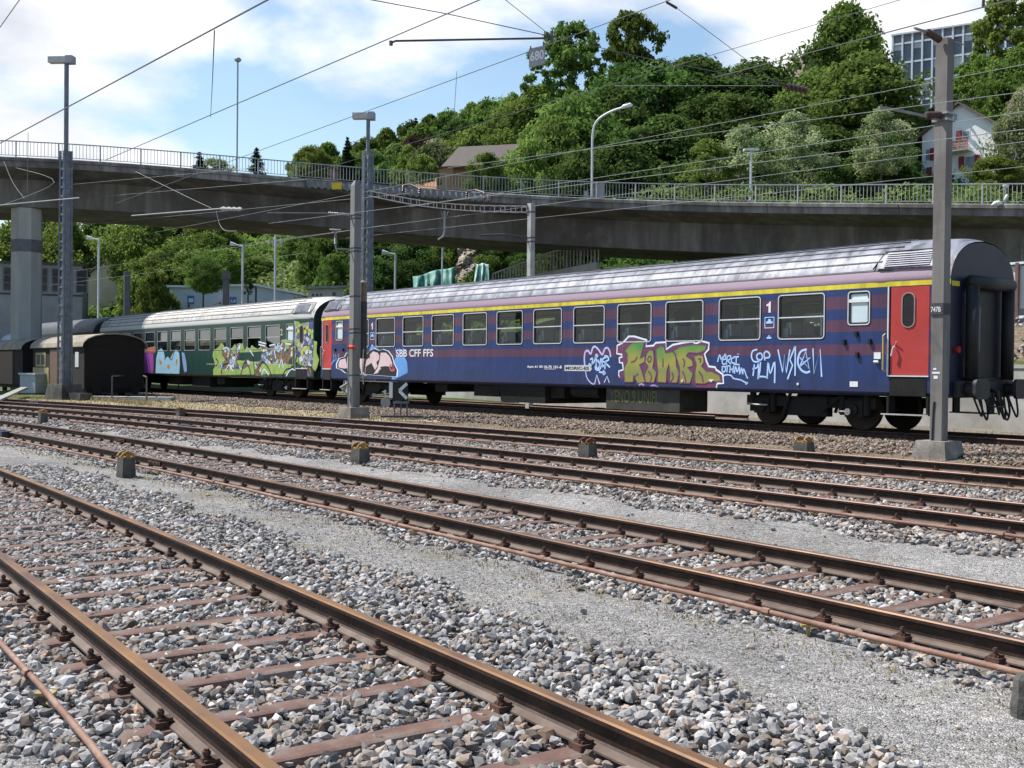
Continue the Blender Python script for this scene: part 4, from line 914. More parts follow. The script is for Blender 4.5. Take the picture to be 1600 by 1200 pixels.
def splash_mat(name, cols, sc=2.2):
    m = bpy.data.materials.new(name); m.use_nodes = True; t = m.node_tree; bb = t.nodes['Principled BSDF']; bb.inputs['Roughness'].default_value = .5; L = t.links.new
    tc = N(t, 'ShaderNodeTexCoord'); n = N(t, 'ShaderNodeTexNoise', i_Scale=1.7, i_Detail=2); L(tc.outputs['Object'], n.inputs['Vector'])
    mx = N(t, 'ShaderNodeMix', data_type='RGBA', blend_type='ADD'); mx.inputs[0].default_value = .5; L(tc.outputs['Object'], mx.inputs[6]); L(n.outputs['Color'], mx.inputs[7])
    v = N(t, 'ShaderNodeTexVoronoi', i_Scale=sc); L(mx.outputs[2], v.inputs['Vector']); sp = N(t, 'ShaderNodeSeparateColor'); L(v.outputs['Color'], sp.inputs[0])
    r = N(t, 'ShaderNodeValToRGB'); r.color_ramp.interpolation = 'CONSTANT'; e = r.color_ramp.elements; k = len(cols)
    e[0].color = tuple(cols[0])+(1,); e[1].position = 1/k; e[1].color = tuple(cols[1])+(1,)
    for i in range(2, k): x = e.new(i/k); x.color = tuple(cols[i])+(1,)
    L(sp.outputs[0], r.inputs[0]); 
    v2 = N(t, 'ShaderNodeTexVoronoi', i_Scale=sc, feature='DISTANCE_TO_EDGE'); L(mx.outputs[2], v2.inputs['Vector'])
    r2 = N(t, 'ShaderNodeValToRGB'); r2.color_ramp.elements[0].position = .03; r2.color_ramp.elements[1].position = .06; r2.color_ramp.elements[0].color = (.02, .025, .04, 1); r2.color_ramp.elements[1].color = (1, 1, 1, 1); L(v2.outputs[0], r2.inputs[0])
    m3 = N(t, 'ShaderNodeMix', data_type='RGBA', blend_type='MULTIPLY'); m3.inputs[0].default_value = 1; L(r.outputs[0], m3.inputs[6]); L(r2.outputs[0], m3.inputs[7]); L(m3.outputs[2], bb.inputs['Base Color']); return m
LIME = (.30, .50, .06); BRN = (.20, .12, .06); SKYB = (.30, .45, .60); WHT = (.6, .62, .62)
MLIME = paint('spray_lime', (.21, .33, .07), (.34, .43, .14), 2.5)
M_SPL = splash_mat('brown_blue_graffiti', [BRN, (.25, .16, .08), (.16, .10, .06), SKYB, BRN, WHT, (.10, .16, .30)], 5.5)
M_SPD = splash_mat('door_graffiti', [WHT, (.08, .09, .3), (.5, .5, .08), (.3, .32, .36), LIME, (.5, .52, .55)], 4.5)
b = MB()
deco(b, [(333, 586), (333, 578), (336, 572), (334, 562), (332, 556), (333, 549), (338, 545), (343, 540), (346, 535), (350, 540), (352, 549), (358, 547), (363, 543), (367, 537), (370, 545), (374, 538), (380, 536), (382, 548), (386, 541), (390, 546), (393, 539), (398, 543), (403, 546), (410, 538), (420, 545), (436, 540), (440, 531), (447, 530), (456, 532), (460, 528), (457, 540), (462, 560), (455, 572), (448, 584), (430, 590), (400, 590), (360, 590)], 0, G2)
deco(b, [(485, 532), (490, 534), (489, 550), (493, 562), (490, 574), (487, 580), (483, 575), (484, 555)], 0, G2)
deco(b, [(459, 501), (466, 503), (470, 510), (468, 516), (461, 515)], 0, G2); b.build('graffiti', MLIME, C2o)
b = MB()
deco(b, [(339, 588), (341, 575), (352, 562), (347, 555), (346, 545), (352, 542), (360, 544), (364, 552), (368, 560), (368, 545), (371, 537), (376, 536), (374, 550), (370, 566), (377, 575), (386, 560), (391, 566), (398, 588)], 1, G2)
deco(b, [(398, 587), (399, 568), (408, 562), (410, 545), (405, 538), (412, 536), (420, 545), (430, 537), (434, 544), (436, 532), (445, 536), (449, 552), (453, 537), (458, 536), (457, 555), (450, 566), (460, 570), (465, 576), (468, 586), (440, 589)], 1, G2)
deco(b, [(464, 586), (468, 575), (474, 572), (481, 576), (482, 588), (470, 588)], 1, G2)
b.build('graffiti', M_SPL, C2o)
b = MB(); deco(b, [(459, 530), (461, 512), (468, 506), (472, 504), (484, 502), (484, 572), (470, 572), (462, 565), (465, 548)], 1, G2); b.build('graffiti', M_SPD, C2o)
b = MB()
for s in ([(404, 534), (416, 537)], [(404, 538), (414, 541)], [(421, 540), (430, 538)], [(434, 537), (435, 550), (441, 536)], [(446, 537), (455, 538)], [(409, 586), (413, 577), (420, 586)], [(447, 588), (455, 577), (466, 580)], [(428, 545), (431, 560)], [(349, 545), (354, 543), (358, 546)], [(389, 545), (396, 556)], [(436, 575), (440, 562), (443, 575)], [(352, 580), (358, 570), (364, 580)]): ribbon(b, s, .06, 3, G2)
b.build('graffiti', paint('spray_white_2', (.55, .62, .68)), C2o)
b = MB()
for s in ([(398, 587), (396, 565), (393, 552)], [(404, 575), (411, 566), (420, 576), (424, 588)], [(441, 588), (448, 577), (462, 576)], [(345, 587), (348, 572), (356, 568)], [(376, 586), (382, 566), (389, 574), (392, 588)], [(337, 560), (341, 566), (337, 572)]): ribbon(b, s, .06, 3, G2)
b.build('graffiti', MSPBK, C2o)
# blue and magenta piece farther left
b = MB(); deco(b, [(222, 583), (222, 552), (239, 550), (240, 570), (239, 583)], 0, G2); b.build('graffiti', paint('spray_magenta', (.36, .06, .36), (.22, .06, .30), 1.2), C2o)
b = MB(); deco(b, [(216, 553), (217, 546), (225, 548), (232, 543), (243, 541), (243, 550), (238, 552)], 0, G2); b.build('graffiti', paint('spray_orange', (.40, .13, .06)), C2o)
b = MB(); deco(b, [(243, 583), (244, 560), (247, 548), (252, 544), (256, 550), (258, 561), (262, 556), (266, 560), (270, 552), (275, 546), (280, 552), (281, 570), (280, 584), (262, 585)], 1, G2); b.build('graffiti', paint('spray_sky', (.26, .50, .66), (.36, .56, .70), 2), C2o)
b = MB(); deco(b, [(284, 550), (288, 552), (291, 565), (292, 580), (288, 582), (285, 565)], 1, G2); b.build('graffiti', paint('spray_periwinkle', (.22, .28, .5)), C2o)
b = MB(); deco(b, [(249, 560), (253, 566), (253, 571), (249, 568)], 2, G2); deco(b, [(275, 561), (278, 562), (277, 571), (274, 568)], 2, G2); deco(b, [(262, 568), (266, 572), (264, 578), (261, 574)], 2, G2); b.build('graffiti', paint('spray_ochre', (.45, .24, .05)), C2o)
b = MB()
for s in ([(241, 585), (242, 560), (246, 547), (252, 542), (257, 550)], [(257, 562), (262, 556), (268, 562), (274, 545), (281, 548), (283, 570), (281, 586)], [(224, 556), (224, 578)]): ribbon(b, s, .05, 3, G2)
b.build('graffiti', MSPBK, C2o)
letters(C2o, '2', -28.97+sh-.30, 2.55, .27, mat('numeral_ivory', (.50, .47, .32), (.4, .38, .26)), .02, .2)
letters(C2o, '51 85 20-33 000-0', -36.8+sh, 1.33, .07, mat('numeral_ivory', (.5, .47, .32)), .01, 1.5)
ub = MB(); ub.box(-15.5, -13.8, .25, 2.5, .35, .85); ub.box(-12.3, -10.2, .2, 2.4, .3, .85); ub.box(-9.6, -8.8, .3, 2.2, .45, .85); ub.build('underfloor_box', MUND, C2o)
finish(C2o, LG)
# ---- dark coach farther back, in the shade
def plain_coach(u1, L_, w, label, sidem, roofm, cat='railway coach', h=1.0):
    e = empty('passenger_coach', P(u1-L_/2, w+1.41, .51), TT, label, cat)
    b = MB(); ops = [(-L_+2+i*1.9, -L_+3.1+i*1.9, 2.1, 2.95, .08) for i in range(int((L_-3)/1.9))]
    coach_side(b, L_, ops); b.build('body_side', sidem, e, fix=False); b = MB(); coach_side(b, L_, [], True); b.build('body_side', sidem, e, fix=False)
    r = MB(); n = len(PROF)
    for u in [-L_, -L_+.3, -L_+1, -1, -.3, 0]:
        k = .8 if u in (-L_, 0) else (.95 if u in (-.3, -L_+.3) else 1)
        r.v += [(u, a, 3.17+(z-3.17)*k*h) for a, z in PROF]
    for i in range(5):
        for k in range(n-1): r.f.append([i*n+k, (i+1)*n+k, (i+1)*n+k+1, i*n+k+1]); r.mi.append(0)
    r.build('roof', roofm, e, smooth=True, fix=False)
    for u in (-L_, 0):
        pl = [(y, z) for y, z in LOWP]+[(PROF[i][0], 3.17+(PROF[i][1]-3.17)*.8*h) for i in range(n)]+[(WID-y, z) for y, z in LOWP[::-1]]
        q = MB(); vs = [(u, y, z) for y, z in pl]; q.add(vs+[(u, 1.41, 2.2)], [(i, (i+1) % len(vs), len(vs)) for i in range(len(vs))]); q.build('end_wall', sidem, e, fix=False)
    for a, c, z0, z1, _ in ops:
        q = MB(); ring(q, a, c, z0, z1, .07, .03, -.012, .02); wi = q.build('window', MF2, e); q = MB(); q.add([(a, .02, z0), (c, .02, z0), (c, .02, z1), (a, .02, z1)], [(0, 1, 2, 3)]); q.build('window_pane', MGLS2, wi, fix=False)
    q = MB(); q.box(-L_+.2, -.2, .3, 2.5, .45, .82)
    for s in (-L_+3.5, -3.5):
        for d in (-1.2, 1.2): q.tube([(s+d, .6, .46), (s+d, .7, .46)], .46, 16); q.tube([(s+d, 2.1, .46), (s+d, 2.2, .46)], .46, 16)
    q.build('running_gear', MUND, e)
    for ch in e.children: ch.location = (L_/2, -1.41, 0)
    return e
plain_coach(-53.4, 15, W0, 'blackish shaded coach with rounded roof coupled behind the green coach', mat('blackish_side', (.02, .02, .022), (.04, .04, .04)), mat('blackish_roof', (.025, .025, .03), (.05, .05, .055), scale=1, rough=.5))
c3 = plain_coach(-72.5, 22, 23.6, 'green railcar with pale roof and ivory lettering at the left edge, behind the bridge pier', mat('bottle_green_side', (.012, .03, .02), (.025, .045, .03)), mat('pale_roof', (.5, .52, .54), (.62, .64, .66), scale=1), 'railcar', .8)
e = MB(); v, f = text_mesh('SÜDOST', .42, .02); e.add([(-11.2+11+x*1.1, -1.41-.012, 1.55+z) for x, z, _ in v], f); e.build('lettering', mat('numeral_ivory', (.5, .47, .32)), c3, fix=False)
# ---- wooden service wagons
def van(u1, L_, w, W_, label, side, lit, z0=.50, hs=2.1):
    e = empty('goods_wagon', P(u1-L_/2, w+W_/2, z0-.2), TT, label, 'goods wagon', 'wooden wagons at the left')
    zb = .25; zt_ = zb+hs; pr = [(-.12, zt_-.02), (-.06, zt_+.16), (.12, zt_+.33), (.45, zt_+.47), (.9, zt_+.56), (W_/2, zt_+.59)]; pr = pr+[(W_-a, z) for a, z in pr[-2::-1]]
    MB().box(-L_, 0, 0, W_, zb, zt_).build('body', side, e)
    r = MB(); n = len(pr)
    for u, k in ((-L_-.12, 1), (.15, 1)):
        r.v += [(u, a, z) for a, z in pr]+[(u, a if 0 < a < W_ else a, z-.05) for a, z in pr]
    for k in range(n-1):
        r.f += [[k, 2*n+k, 2*n+k+1, k+1], [n+k+1, 3*n+k+1, 3*n+k, n+k], [k, k+1, n+k+1, n+k], [2*n+k+1, 2*n+k, 3*n+k, 3*n+k+1]]; r.mi += [0]*4
    r.f += [[0, n, 3*n, 2*n], [n-1, 3*n-1, 4*n-1, 2*n-1]]; r.mi += [0]*2
    for u in (-L_, 0):
        q = [(u, max(0, min(W_, a)), z-.02) for a, z in pr]; m_ = len(r.v); r.v += q+[(u, W_/2, zt_-.02)]; 
        for k in range(n-1): r.f.append([m_+k, m_+k+1, m_+n]); r.mi.append(1)
    r.build('roof', [mat('felt_roof', (.20, .17, .13), (.34, .30, .25), scale=1.2, c3=(.27, .235, .19), bump=.5, rough=.95), side], e)
    d = MB(); d.box(-L_*.62, -L_*.25, -.05, 0, zb+.02, zt_-.15); d.build('sliding_door', mat('door_boards', (.11, .064, .042), (.17, .10, .066), scale=3, stretch=(9, 1, .6), bump=.5), e)
    if lit:
        q = MB(); q.box(-L_+.05, -L_*.66, -.02, 0, zb+.05, zb+.95); q.build('side_panel', mat('ochre_panel', (.26, .21, .10), (.34, .28, .15), scale=3), e)
        q = MB(); q.box(-L_*.93, -L_*.72, -.03, 0, zb+1.0, zt_-.3); q.build('window', MATS['ochre_panel'], e); q = MB(); q.box(-L_*.15, -L_*.09, -.03, 0, zb+1.0, zt_-.3); q.build('window', MALU, e)
        q = MB(); q.box(-L_*.91, -L_*.84, -.034, 0, zb+1.1, zt_-.4); q.box(-L_*.81, -L_*.74, -.034, 0, zb+1.1, zt_-.4); q.build('window_pane', MGASK, e)
    q = MB(); q.box(-L_+.1, -.05, .1, W_-.1, .08, .27)
    for s in (-L_+1.5, -1.5):
        for y in (.5, W_-.6): q.tube([(s, y, .02), (s, y+.1, .02)], .36, 16)
    q.tube([(0, .5, .2), (.3, .5, .2)], .12, 8); q.tube([(.28, .5, .2), (.33, .5, .2)], .2, 12); q.tube([(0, W_-.5, .2), (.3, W_-.5, .2)], .12, 8); q.tube([(.28, W_-.5, .2), (.33, W_-.5, .2)], .2, 12)
    q.build('running_gear', MUND, e)
    for ch in e.children: ch.location = (L_/2, -W_/2, .0)
MWD = mat('dark_boards', (.009, .0065, .0055), (.018, .013, .0105), scale=3, stretch=(9, 9, .5), bump=.5, rough=.9)
van(-39.6, 8.5, 15.6, 2.75, 'old brown wooden wagon with arched grey roof, right behind the lattice lamp mast', MWD, True, z0=.62, hs=2.0)
van(-49.3, 7.5, 15.4, 2.75, 'dark brown wooden wagon half hidden at the left of the arched-roof wagon', MWD, False, z0=.62, hs=1.95)
# ------------------------------------------------------------------ viaduct
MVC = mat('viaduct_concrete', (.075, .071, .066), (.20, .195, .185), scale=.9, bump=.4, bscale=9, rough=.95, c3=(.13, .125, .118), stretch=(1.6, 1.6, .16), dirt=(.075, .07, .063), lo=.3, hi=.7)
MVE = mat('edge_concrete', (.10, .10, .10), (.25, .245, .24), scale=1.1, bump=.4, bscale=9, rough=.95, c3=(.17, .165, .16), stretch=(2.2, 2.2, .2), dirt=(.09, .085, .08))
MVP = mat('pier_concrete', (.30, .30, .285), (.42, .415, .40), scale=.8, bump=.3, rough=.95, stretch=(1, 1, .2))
MRLG = mat('railing_grey', (.24, .25, .26), (.34, .35, .36), scale=5, rough=.6, metal=.2)
VK = [(-500, 238, 53), (-250, 240.5, 56), (0, 245.6, 58.5), (100, 248, 59.7), (200, 255, 60.7), (300, 262.5, 61.4), (366, 269.5, 61.7), (480, 278.8, 61.7), (590, 288.5, 61.2), (710, 297.0, 60.3), (800, 303.2, 59.6), (900, 308.2, 58.2), (1060, 313.8, 55.6), (1250, 316.4, 52.6), (1400, 317.8, 50.2), (1600, 318.6, 47.0), (1850, 319, 43)]
_vx = [k[0] for k in VK]; _c = np.polynomial.chebyshev.Chebyshev.fit(_vx, [k[1] for k in VK], 6); _d = np.polynomial.chebyshev.Chebyshev.fit(_vx, [k[2] for k in VK], 4)
VP = []
for px in np.arange(-480, 1841, 8): VP.append(np.array(dep(px, float(_c(px)), float(_d(px)))))
VP = np.array(VP)
# resample by length
sl_ = np.concatenate([[0], np.cumsum(np.linalg.norm(np.diff(VP, axis=0), axis=1))]); TOT = sl_[-1]
def vpt(s): return np.array([np.interp(s, sl_, VP[:, i]) for i in range(3)])
def vfr(s):
    a, b_ = vpt(s-.6), vpt(s+.6); t = b_-a; t[2] = 0; t /= np.linalg.norm(t); return vpt(s), t, np.array([-t[1], t[0], 0])
def v_at_px(px):
    best = min(range(len(VP)), key=lambda i: abs(800+F*VP[i][0]/VP[i][1]-px)); return sl_[best]
via = empty('viaduct', tuple(vpt(TOT/2)-[0, 0, 12]), 0, 'long curved concrete road viaduct crossing above the trains, with a thin grey railing', 'viaduct')
def vchild(o): o.location = -Vector(via.location); return o
st = np.arange(1, TOT-1, 1.5)
def vsweep(sec, mt, name, s0=0, s1=TOT, par=via, closed=True, step=1.5):
    b = MB(); fr = []
    for s in np.arange(max(1, s0), min(TOT-1, s1)+.01, step):
        p, t, n = vfr(s); fr.append((p, n, (0, 0, 1)))
    b.sweep(sec, fr, closed=closed); o = b.build(name, mt, par); 
    if par is via: vchild(o)
    return o
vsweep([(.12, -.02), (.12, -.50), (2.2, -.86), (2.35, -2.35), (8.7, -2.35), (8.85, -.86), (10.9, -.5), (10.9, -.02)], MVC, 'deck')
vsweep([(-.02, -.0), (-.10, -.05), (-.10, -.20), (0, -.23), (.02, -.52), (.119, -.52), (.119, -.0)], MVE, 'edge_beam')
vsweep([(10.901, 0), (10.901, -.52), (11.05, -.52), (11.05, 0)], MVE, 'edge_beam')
b = MB()
s = 1.5; PANEL = 2.13; k = 0
while s < TOT-3:
    for q in range(12):
        p, t, n = vfr(s+PANEL*q/12); r_ = .032 if q == 0 else .011
        p = p+n*.06; b.obox(p+[0, 0, -.02], p+[0, 0, .86], r_*2, r_*2) if q == 0 else b.obox(p+[0, 0, .09], p+[0, 0, .84], r_*2, r_*2)
    p0, p1 = vfr(s)[0]+vfr(s)[2]*.06, vfr(s+PANEL)[0]+vfr(s+PANEL)[2]*.06
    b.obox(p0+[0, 0, .86], p1+[0, 0, .86], .06, .05); b.obox(p0+[0, 0, .10], p1+[0, 0, .10], .04, .03)
    s += PANEL
vchild(b.build('railing', MRLG, via, fix=False))
s = 1.5; b = MB()
while s < TOT-3:
    p0, p1 = vfr(s)[0]+vfr(s)[2]*10.9, vfr(s+PANEL)[0]+vfr(s+PANEL)[2]*10.9
    b.obox(p0+[0, 0, 0], p0+[0, 0, .86], .06, .06); b.obox(p0+[0, 0, .86], p1+[0, 0, .86], .06, .05); s += PANEL
vchild(b.build('railing', MRLG, via, fix=False))
# joints in the edge beam
for s_ in np.arange(v_at_px(-100), v_at_px(1640), 6.4):
    p, t, n = vfr(s_); b = MB(); b.obox(p-n*.105+[0, 0, -.06], p-n*.105+[0, 0, -.20], .03, .02); b.obox(p-n*.005+[0, 0, -.24], p+n*.012+[0, 0, -.52], .03, .02); vchild(b.build('expansion_joint', mat('joint_black', (.02, .02, .02), (.04, .04, .04)), via))
# piers
def pier(px, off, w, d, zb=-1):
    s_ = v_at_px(px); p, t, n = vfr(s_); b = MB(); c = p+n*off; top = p[2]-2.36
    ang = math.atan2(t[1], t[0]); M = Matrix.Translation((c[0], c[1], 0)) @ rotz(ang)
    pl = [(-w/2, -d*.25), (-w*.2, -d/2), (w*.2, -d/2), (w/2, -d*.25), (w/2, d*.25), (w*.2, d/2), (-w*.2, d/2), (-w/2, d*.25)]
    v = [M @ Vector((x, y, zb)) for x, y in pl]+[M @ Vector((x, y, top)) for x, y in pl]
    b.add(v, [(0, 1, 2, 3, 4, 5, 6, 7), tuple(range(15, 7, -1))]+[(i, (i+1) % 8, (i+1) % 8+8, i+8) for i in range(8)])
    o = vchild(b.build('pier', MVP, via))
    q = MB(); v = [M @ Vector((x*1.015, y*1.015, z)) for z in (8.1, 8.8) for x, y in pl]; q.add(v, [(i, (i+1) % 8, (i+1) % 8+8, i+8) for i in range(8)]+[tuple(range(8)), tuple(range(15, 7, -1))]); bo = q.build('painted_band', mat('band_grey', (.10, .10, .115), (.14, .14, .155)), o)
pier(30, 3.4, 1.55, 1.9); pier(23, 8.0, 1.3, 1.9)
# corrugated protective screen over the tracks
s0, s1 = v_at_px(478), v_at_px(762); b = MB(); fr = []; v0 = []; ss = np.arange(s0, s1, .06)
for i, s_ in enumerate(ss):
    p, t, n = vfr(s_); o_ = -.16+.045*math.sin(s_*2*math.pi/.36); z0 = -.50-.05*math.sin(s_*2*math.pi/.36); b.v += [tuple(p+n*o_+[0, 0, -.12]), tuple(p+n*o_+[0, 0, z0])]
b.f = [[2*i, 2*i+2, 2*i+3, 2*i+1] for i in range(len(ss)-1)]; b.mi = [0]*len(b.f)
sc_ = vchild(b.build('protective_screen', mat('screen_grey', (.13, .135, .14), (.20, .205, .21), scale=3, rough=.6), via, fix=False))
m_ = sc_.modifiers.new('t', 'SOLIDIFY'); m_.thickness = .02
p, t, n = vfr(v_at_px(523)); ang = math.atan2(t[1], t[0]); M = Matrix.Translation(tuple(p-n*.24)) @ rotz(ang)
vchild(MB().box(-.28, .28, -.03, .0, -.50, -.12, M).build('warning_plate', mat('sign_yellow', (.62, .45, .03), (.55, .40, .03)), via))
# abutment wall on the right
p0, t0, n0 = vfr(v_at_px(1520)); b = MB(); fr = []
for px in (1482, 1520, 1570, 1640, 1720, 1820):
    p, t, n = vfr(v_at_px(px)); q = p+n*2.9; fr.append(((q[0], q[1], 0), n, (0, 0, 1)))
ztop = vpt(v_at_px(1540))[2]-2.36
b.sweep([(0, -1), (5, -1), (5, ztop), (0, ztop)], fr); vchild(b.build('abutment', mat('abutment_concrete', (.22, .225, .235), (.31, .315, .325), scale=.5, bump=.3, rough=.95, stretch=(1, 1, .3), dirt=(.2, .2, .2)), via))
b = MB()
p, t, n = vfr(v_at_px(1573)); q = p+n*2.2; b.obox((q[0], q[1], p[2]-.9), (q[0], q[1], p[2]-2.3), .16, .12); vchild(b.build('joint_cover', MVE, via))
# lamps on the viaduct
MPOLE = mat('lamp_pole_grey', (.50, .52, .55), (.60, .62, .64), scale=3, rough=.5, metal=.2)
MLH = mat('lamp_head', (.60, .62, .63), (.66, .68, .7), scale=3, rough=.4)
s_ = v_at_px(916); p, t, n = vfr(s_); p = p+n*.5; hh = (307-178)/F*p[1]
e = empty('street_lamp', tuple(p), math.atan2(t[1], t[0]), 'tall white street lamp with curved arm standing on the viaduct', 'street lamp')
MB().tube(catmull([(0, 0, -.1), (0, 0, hh*.5), (.02, 0, hh*.80), (.25, 0, hh*.94), (.9, 0, hh*1.03), (1.7, 0, hh*1.08)], 6), .06, 8).build('pole', MPOLE, e, smooth=True)
MB().tube([(1.55, 0, hh*1.07), (1.7, 0, hh*1.085), (2.05, 0, hh*1.10), (2.2, 0, hh*1.09)], [.05, .11, .12, .04], 8).build('lamp_head', MLH, e, smooth=True)
MB().box(.25, .75, -.3, -.1, 0, .85).box(-.35, -.15, -.3, -.1, 0, .4).build('control_box', MRLG, e)
p, t, n = vfr(v_at_px(362)); p = p+n*.4; hh = (267-92)/F*p[1]
e = empty('street_lamp', tuple(p), 0, 'thin mast with a small round head rising above the left part of the viaduct', 'street lamp')
MB().tube([(0, 0, -.3), (0, 0, hh)], .045, 8).build('pole', mat('mast_grey', (.24, .25, .27), (.3, .31, .33)), e); MB().tube([(0, 0, hh-.08), (0, 0, hh), (0, 0, hh+.10), (0, 0, hh+.18)], [.08, .19, .19, .1], 10).build('lamp_head', MRLG, e, smooth=True)
def slim_lamp(px, yb, yt, Y, label, head='arm', r=.07, side=-1):
    a = dep(px, yb, Y); b_ = dep(px, yt, Y); h = b_[2]-a[2]; k = r*Y/100+.03
    e = empty('street_lamp', a, 0, label, 'street lamp'); MB().tube([(0, 0, 0), (0, 0, h)], k, 6).build('pole', MPOLE, e)
    if head == 'arm': b = MB(); b.tube([(0, 0, h), (side*.9, 0, h+.12)], .06, 6); b.tube([(side*.5, 0, h+.08), (side*.95, 0, h+.14)], [.08, .17], 8); b.build('lamp_head', MLH, e)
    else: MB().box(-.5, .5, -.2, .2, h, h+.15).build('lamp_head', MLH, e)
slim_lamp(153.5, 520, 374, 88, 'slim lamp with one arm in front of the yellow house')
slim_lamp(378.5, 490, 384, 84, 'slim lamp with one arm beside the slender dark tree at the pale blue sheds')
slim_lamp(429.5, 485, 300, 82, 'slim lamp pole reaching up behind the viaduct right of the slender dark tree', 'none')
slim_lamp(617, 470, 397, 78, 'short slim lamp above the roof of the striped coach, left of the green tarpaulin')
slim_lamp(1172.5, 320, 236, 74, 'thin pale lamp pole behind the railing among the pale flowering trees', 'top')
slim_lamp(690.5, 450, 386, 85, 'thin light pole in front of the green tarpaulin', 'none', .05)
# ------------------------------------------------------------------ masts
MLAT = mat('galvanised_lattice', (.105, .12, .145), (.17, .19, .22), scale=4, rough=.6, metal=.25)
MLATW = mat('mast_bright', (.50, .52, .55), (.6, .62, .65), scale=4, rough=.6)
def lattice(e, h, w0, w1, n, hz=0.0):
    b = MB()
    c = lambda z, i, j: Vector((i*(w0+(w1-w0)*z/h)/2, j*(w0+(w1-w0)*z/h)/2, z))
    for i, j in ((-1, -1), (1, -1), (1, 1), (-1, 1)): b.obox(c(hz, i, j), c(h, i, j), .07, .07)
    zs = np.linspace(hz, h, n+1)
    for k in range(n):
        for (i, j), (i2, j2) in (((-1, -1), (1, -1)), ((1, -1), (1, 1)), ((1, 1), (-1, 1)), ((-1, 1), (-1, -1))):
            b.obox(c(zs[k], i, j), c(zs[k], i2, j2), .02, .09)
    b.add([tuple(c(z, i, j)) for z in (hz, h) for i, j in ((-.1, -.9), (.85, -.9), (.85, .9), (-.1, .9))], [(0, 1, 5, 4), (1, 2, 6, 5), (2, 3, 7, 6), (3, 0, 4, 7)]); b.build('lattice_shaft', MLAT, e)
def head(e, h, ang=0, L_=1.1):
    b = MB(); M = Matrix.Translation((0, 0, h)) @ rotz(ang); b.box(-L_*.72, L_*.28, -.16, .16, 0, .26, M); b.build('lamp_head', mat('floodlight_grey', (.38, .36, .34), (.48, .46, .44), scale=3), e)
    b = MB(); b.box(L_*.02, L_*.30, -.19, .19, -.04, .29, M); b.box(-.06, .06, -.06, .06, -.3, 0, M); b.build('lamp_bracket', MRLG, e)
a = gnd(101, 622, .30)
e = empty('lamp_mast', a, TT+.25, 'tall grey steel lattice lamp mast on a concrete plinth at the left', 'lamp mast')
kk = a[1]/F; H1 = (622-237)*kk; H2 = (622-100)*kk
lattice(e, H1, .42, .33, 26, .5); MB().box(-.75, .75, -.6, .6, -.3, .62, taper=.78).build('plinth', MCON, e); MB().tube([(0, 0, H1-.8), (0, 0, H2)], .10, 8).build('pole', MLAT, e); head(e, H2, -TT-.25-.1)
MB().box(.8, 1.7, -.3, .3, -.1, .25).build('cable_box', MCON, e)
u_, z_ = at_w(573, 440, 24.9); bb = P(u_, 24.9, .3)
e = empty('lamp_mast', bb, .3, 'second tall lattice lamp mast rising behind the coaches beside the concrete mast', 'lamp mast')
kk = bb[1]/F; zt2 = lambda y: dep(573, y, bb[1])[2]-bb[2]
lattice(e, zt2(237), .44, .36, 26, 0); MB().tube([(0, 0, zt2(240)), (0, 0, zt2(185))], .085, 8).build('pole', MLAT, e); head(e, zt2(186), -.4, .95)
b = MB()
b.box(-.16, -.12, -.5, -.1, zt2(600), zt2(190)) if False else None
# catenary masts
MMC = mat('mast_concrete', (.33, .325, .31), (.44, .435, .415), scale=2.5, rough=.9, bump=.3, stretch=(2, 2, .25), dirt=(.25, .23, .21))
MSTL = mat('mast_steel', (.125, .118, .108), (.19, .18, .165), scale=2, rough=.7, stretch=(3, 3, .3), dirt=(.10, .085, .075))
MBAND = mat('band_black', (.03, .03, .035), (.06, .06, .065))
MINS = mat('insulator_brown', (.035, .018, .012), (.07, .035, .025), rough=.35)
MARM = mat('arm_tube', (.19, .195, .20), (.28, .285, .29), rough=.5, metal=.3)
def insul(b, p, q, r=.07, n=6):
    p, q = Vector(p), Vector(q)
    pts, rs = [], []
    for i in range(n*2+1): pts.append(p.lerp(q, i/(n*2))); rs.append(r if i % 2 else r*.55)
    b.tube(pts, rs, 8)
a = gnd(1466, 714, .27)
e = empty('catenary_mast', a, TT, 'grey square mast on a concrete plinth in front of the nearest red door', 'catenary mast')
kk = a[1]/F; Hm = (714-64)*kk; 
MB().box(-.115, .115, -.105, .105, .2, Hm).build('post', MSTL, e)
MB().box(-.36, .36, -.36, .36, -.2, .295, taper=.78).build('plinth', mat('plinth_concrete', (.19, .172, .15), (.30, .275, .245), scale=5, bump=.5, rough=.95, c3=(.24, .22, .195), dirt=(.13, .115, .10)), e)
zz = lambda y: (714-y)*kk
b = MB()
b.box(-.125, .125, -.13, .115, zz(492), zz(474)); b.build('mast_number', MBAND, e)
v, f = text_mesh('747B', .095, .01); q = MB(); q.add([(-.11+x*.72, -.1335, zz(488)+z) for x, z, _ in v], f); q.build('lettering', MWHITE, e, fix=False)
q = MB(); q.box(-.05, .03, -.11, -.106, zz(592), zz(587)); q.box(-.08, .07, -.11, -.106, zz(584), zz(581)); q.box(-.06, .0, -.11, -.106, zz(578), zz(575)); q.build('painted_mark', MWHITE, e)
q = MB(); q.tube([(-.06, -.11, .3), (-.05, -.11, .8), (-.03, -.11, 1.0)], .02, 6); q.build('earth_wire', MBAND, e)
arm = MB(); arm.tube([(0, -.15, zz(66)), (0, -.62, zz(62)), (-.02, -.95, zz(62))], .022, 6); arm.tube([(0, 0, zz(62)), (.1, .5, zz(66))], .012, 5); arm.build('cantilever', MARM, e); arm = MB(); arm.tube([(0, -.55, zz(190)), (0, -1.5, zz(193)), (0, -2.0, zz(196))], .024, 6); arm.tube([(0, -.05, zz(190)), (0, -.5, zz(190))], .03, 6)
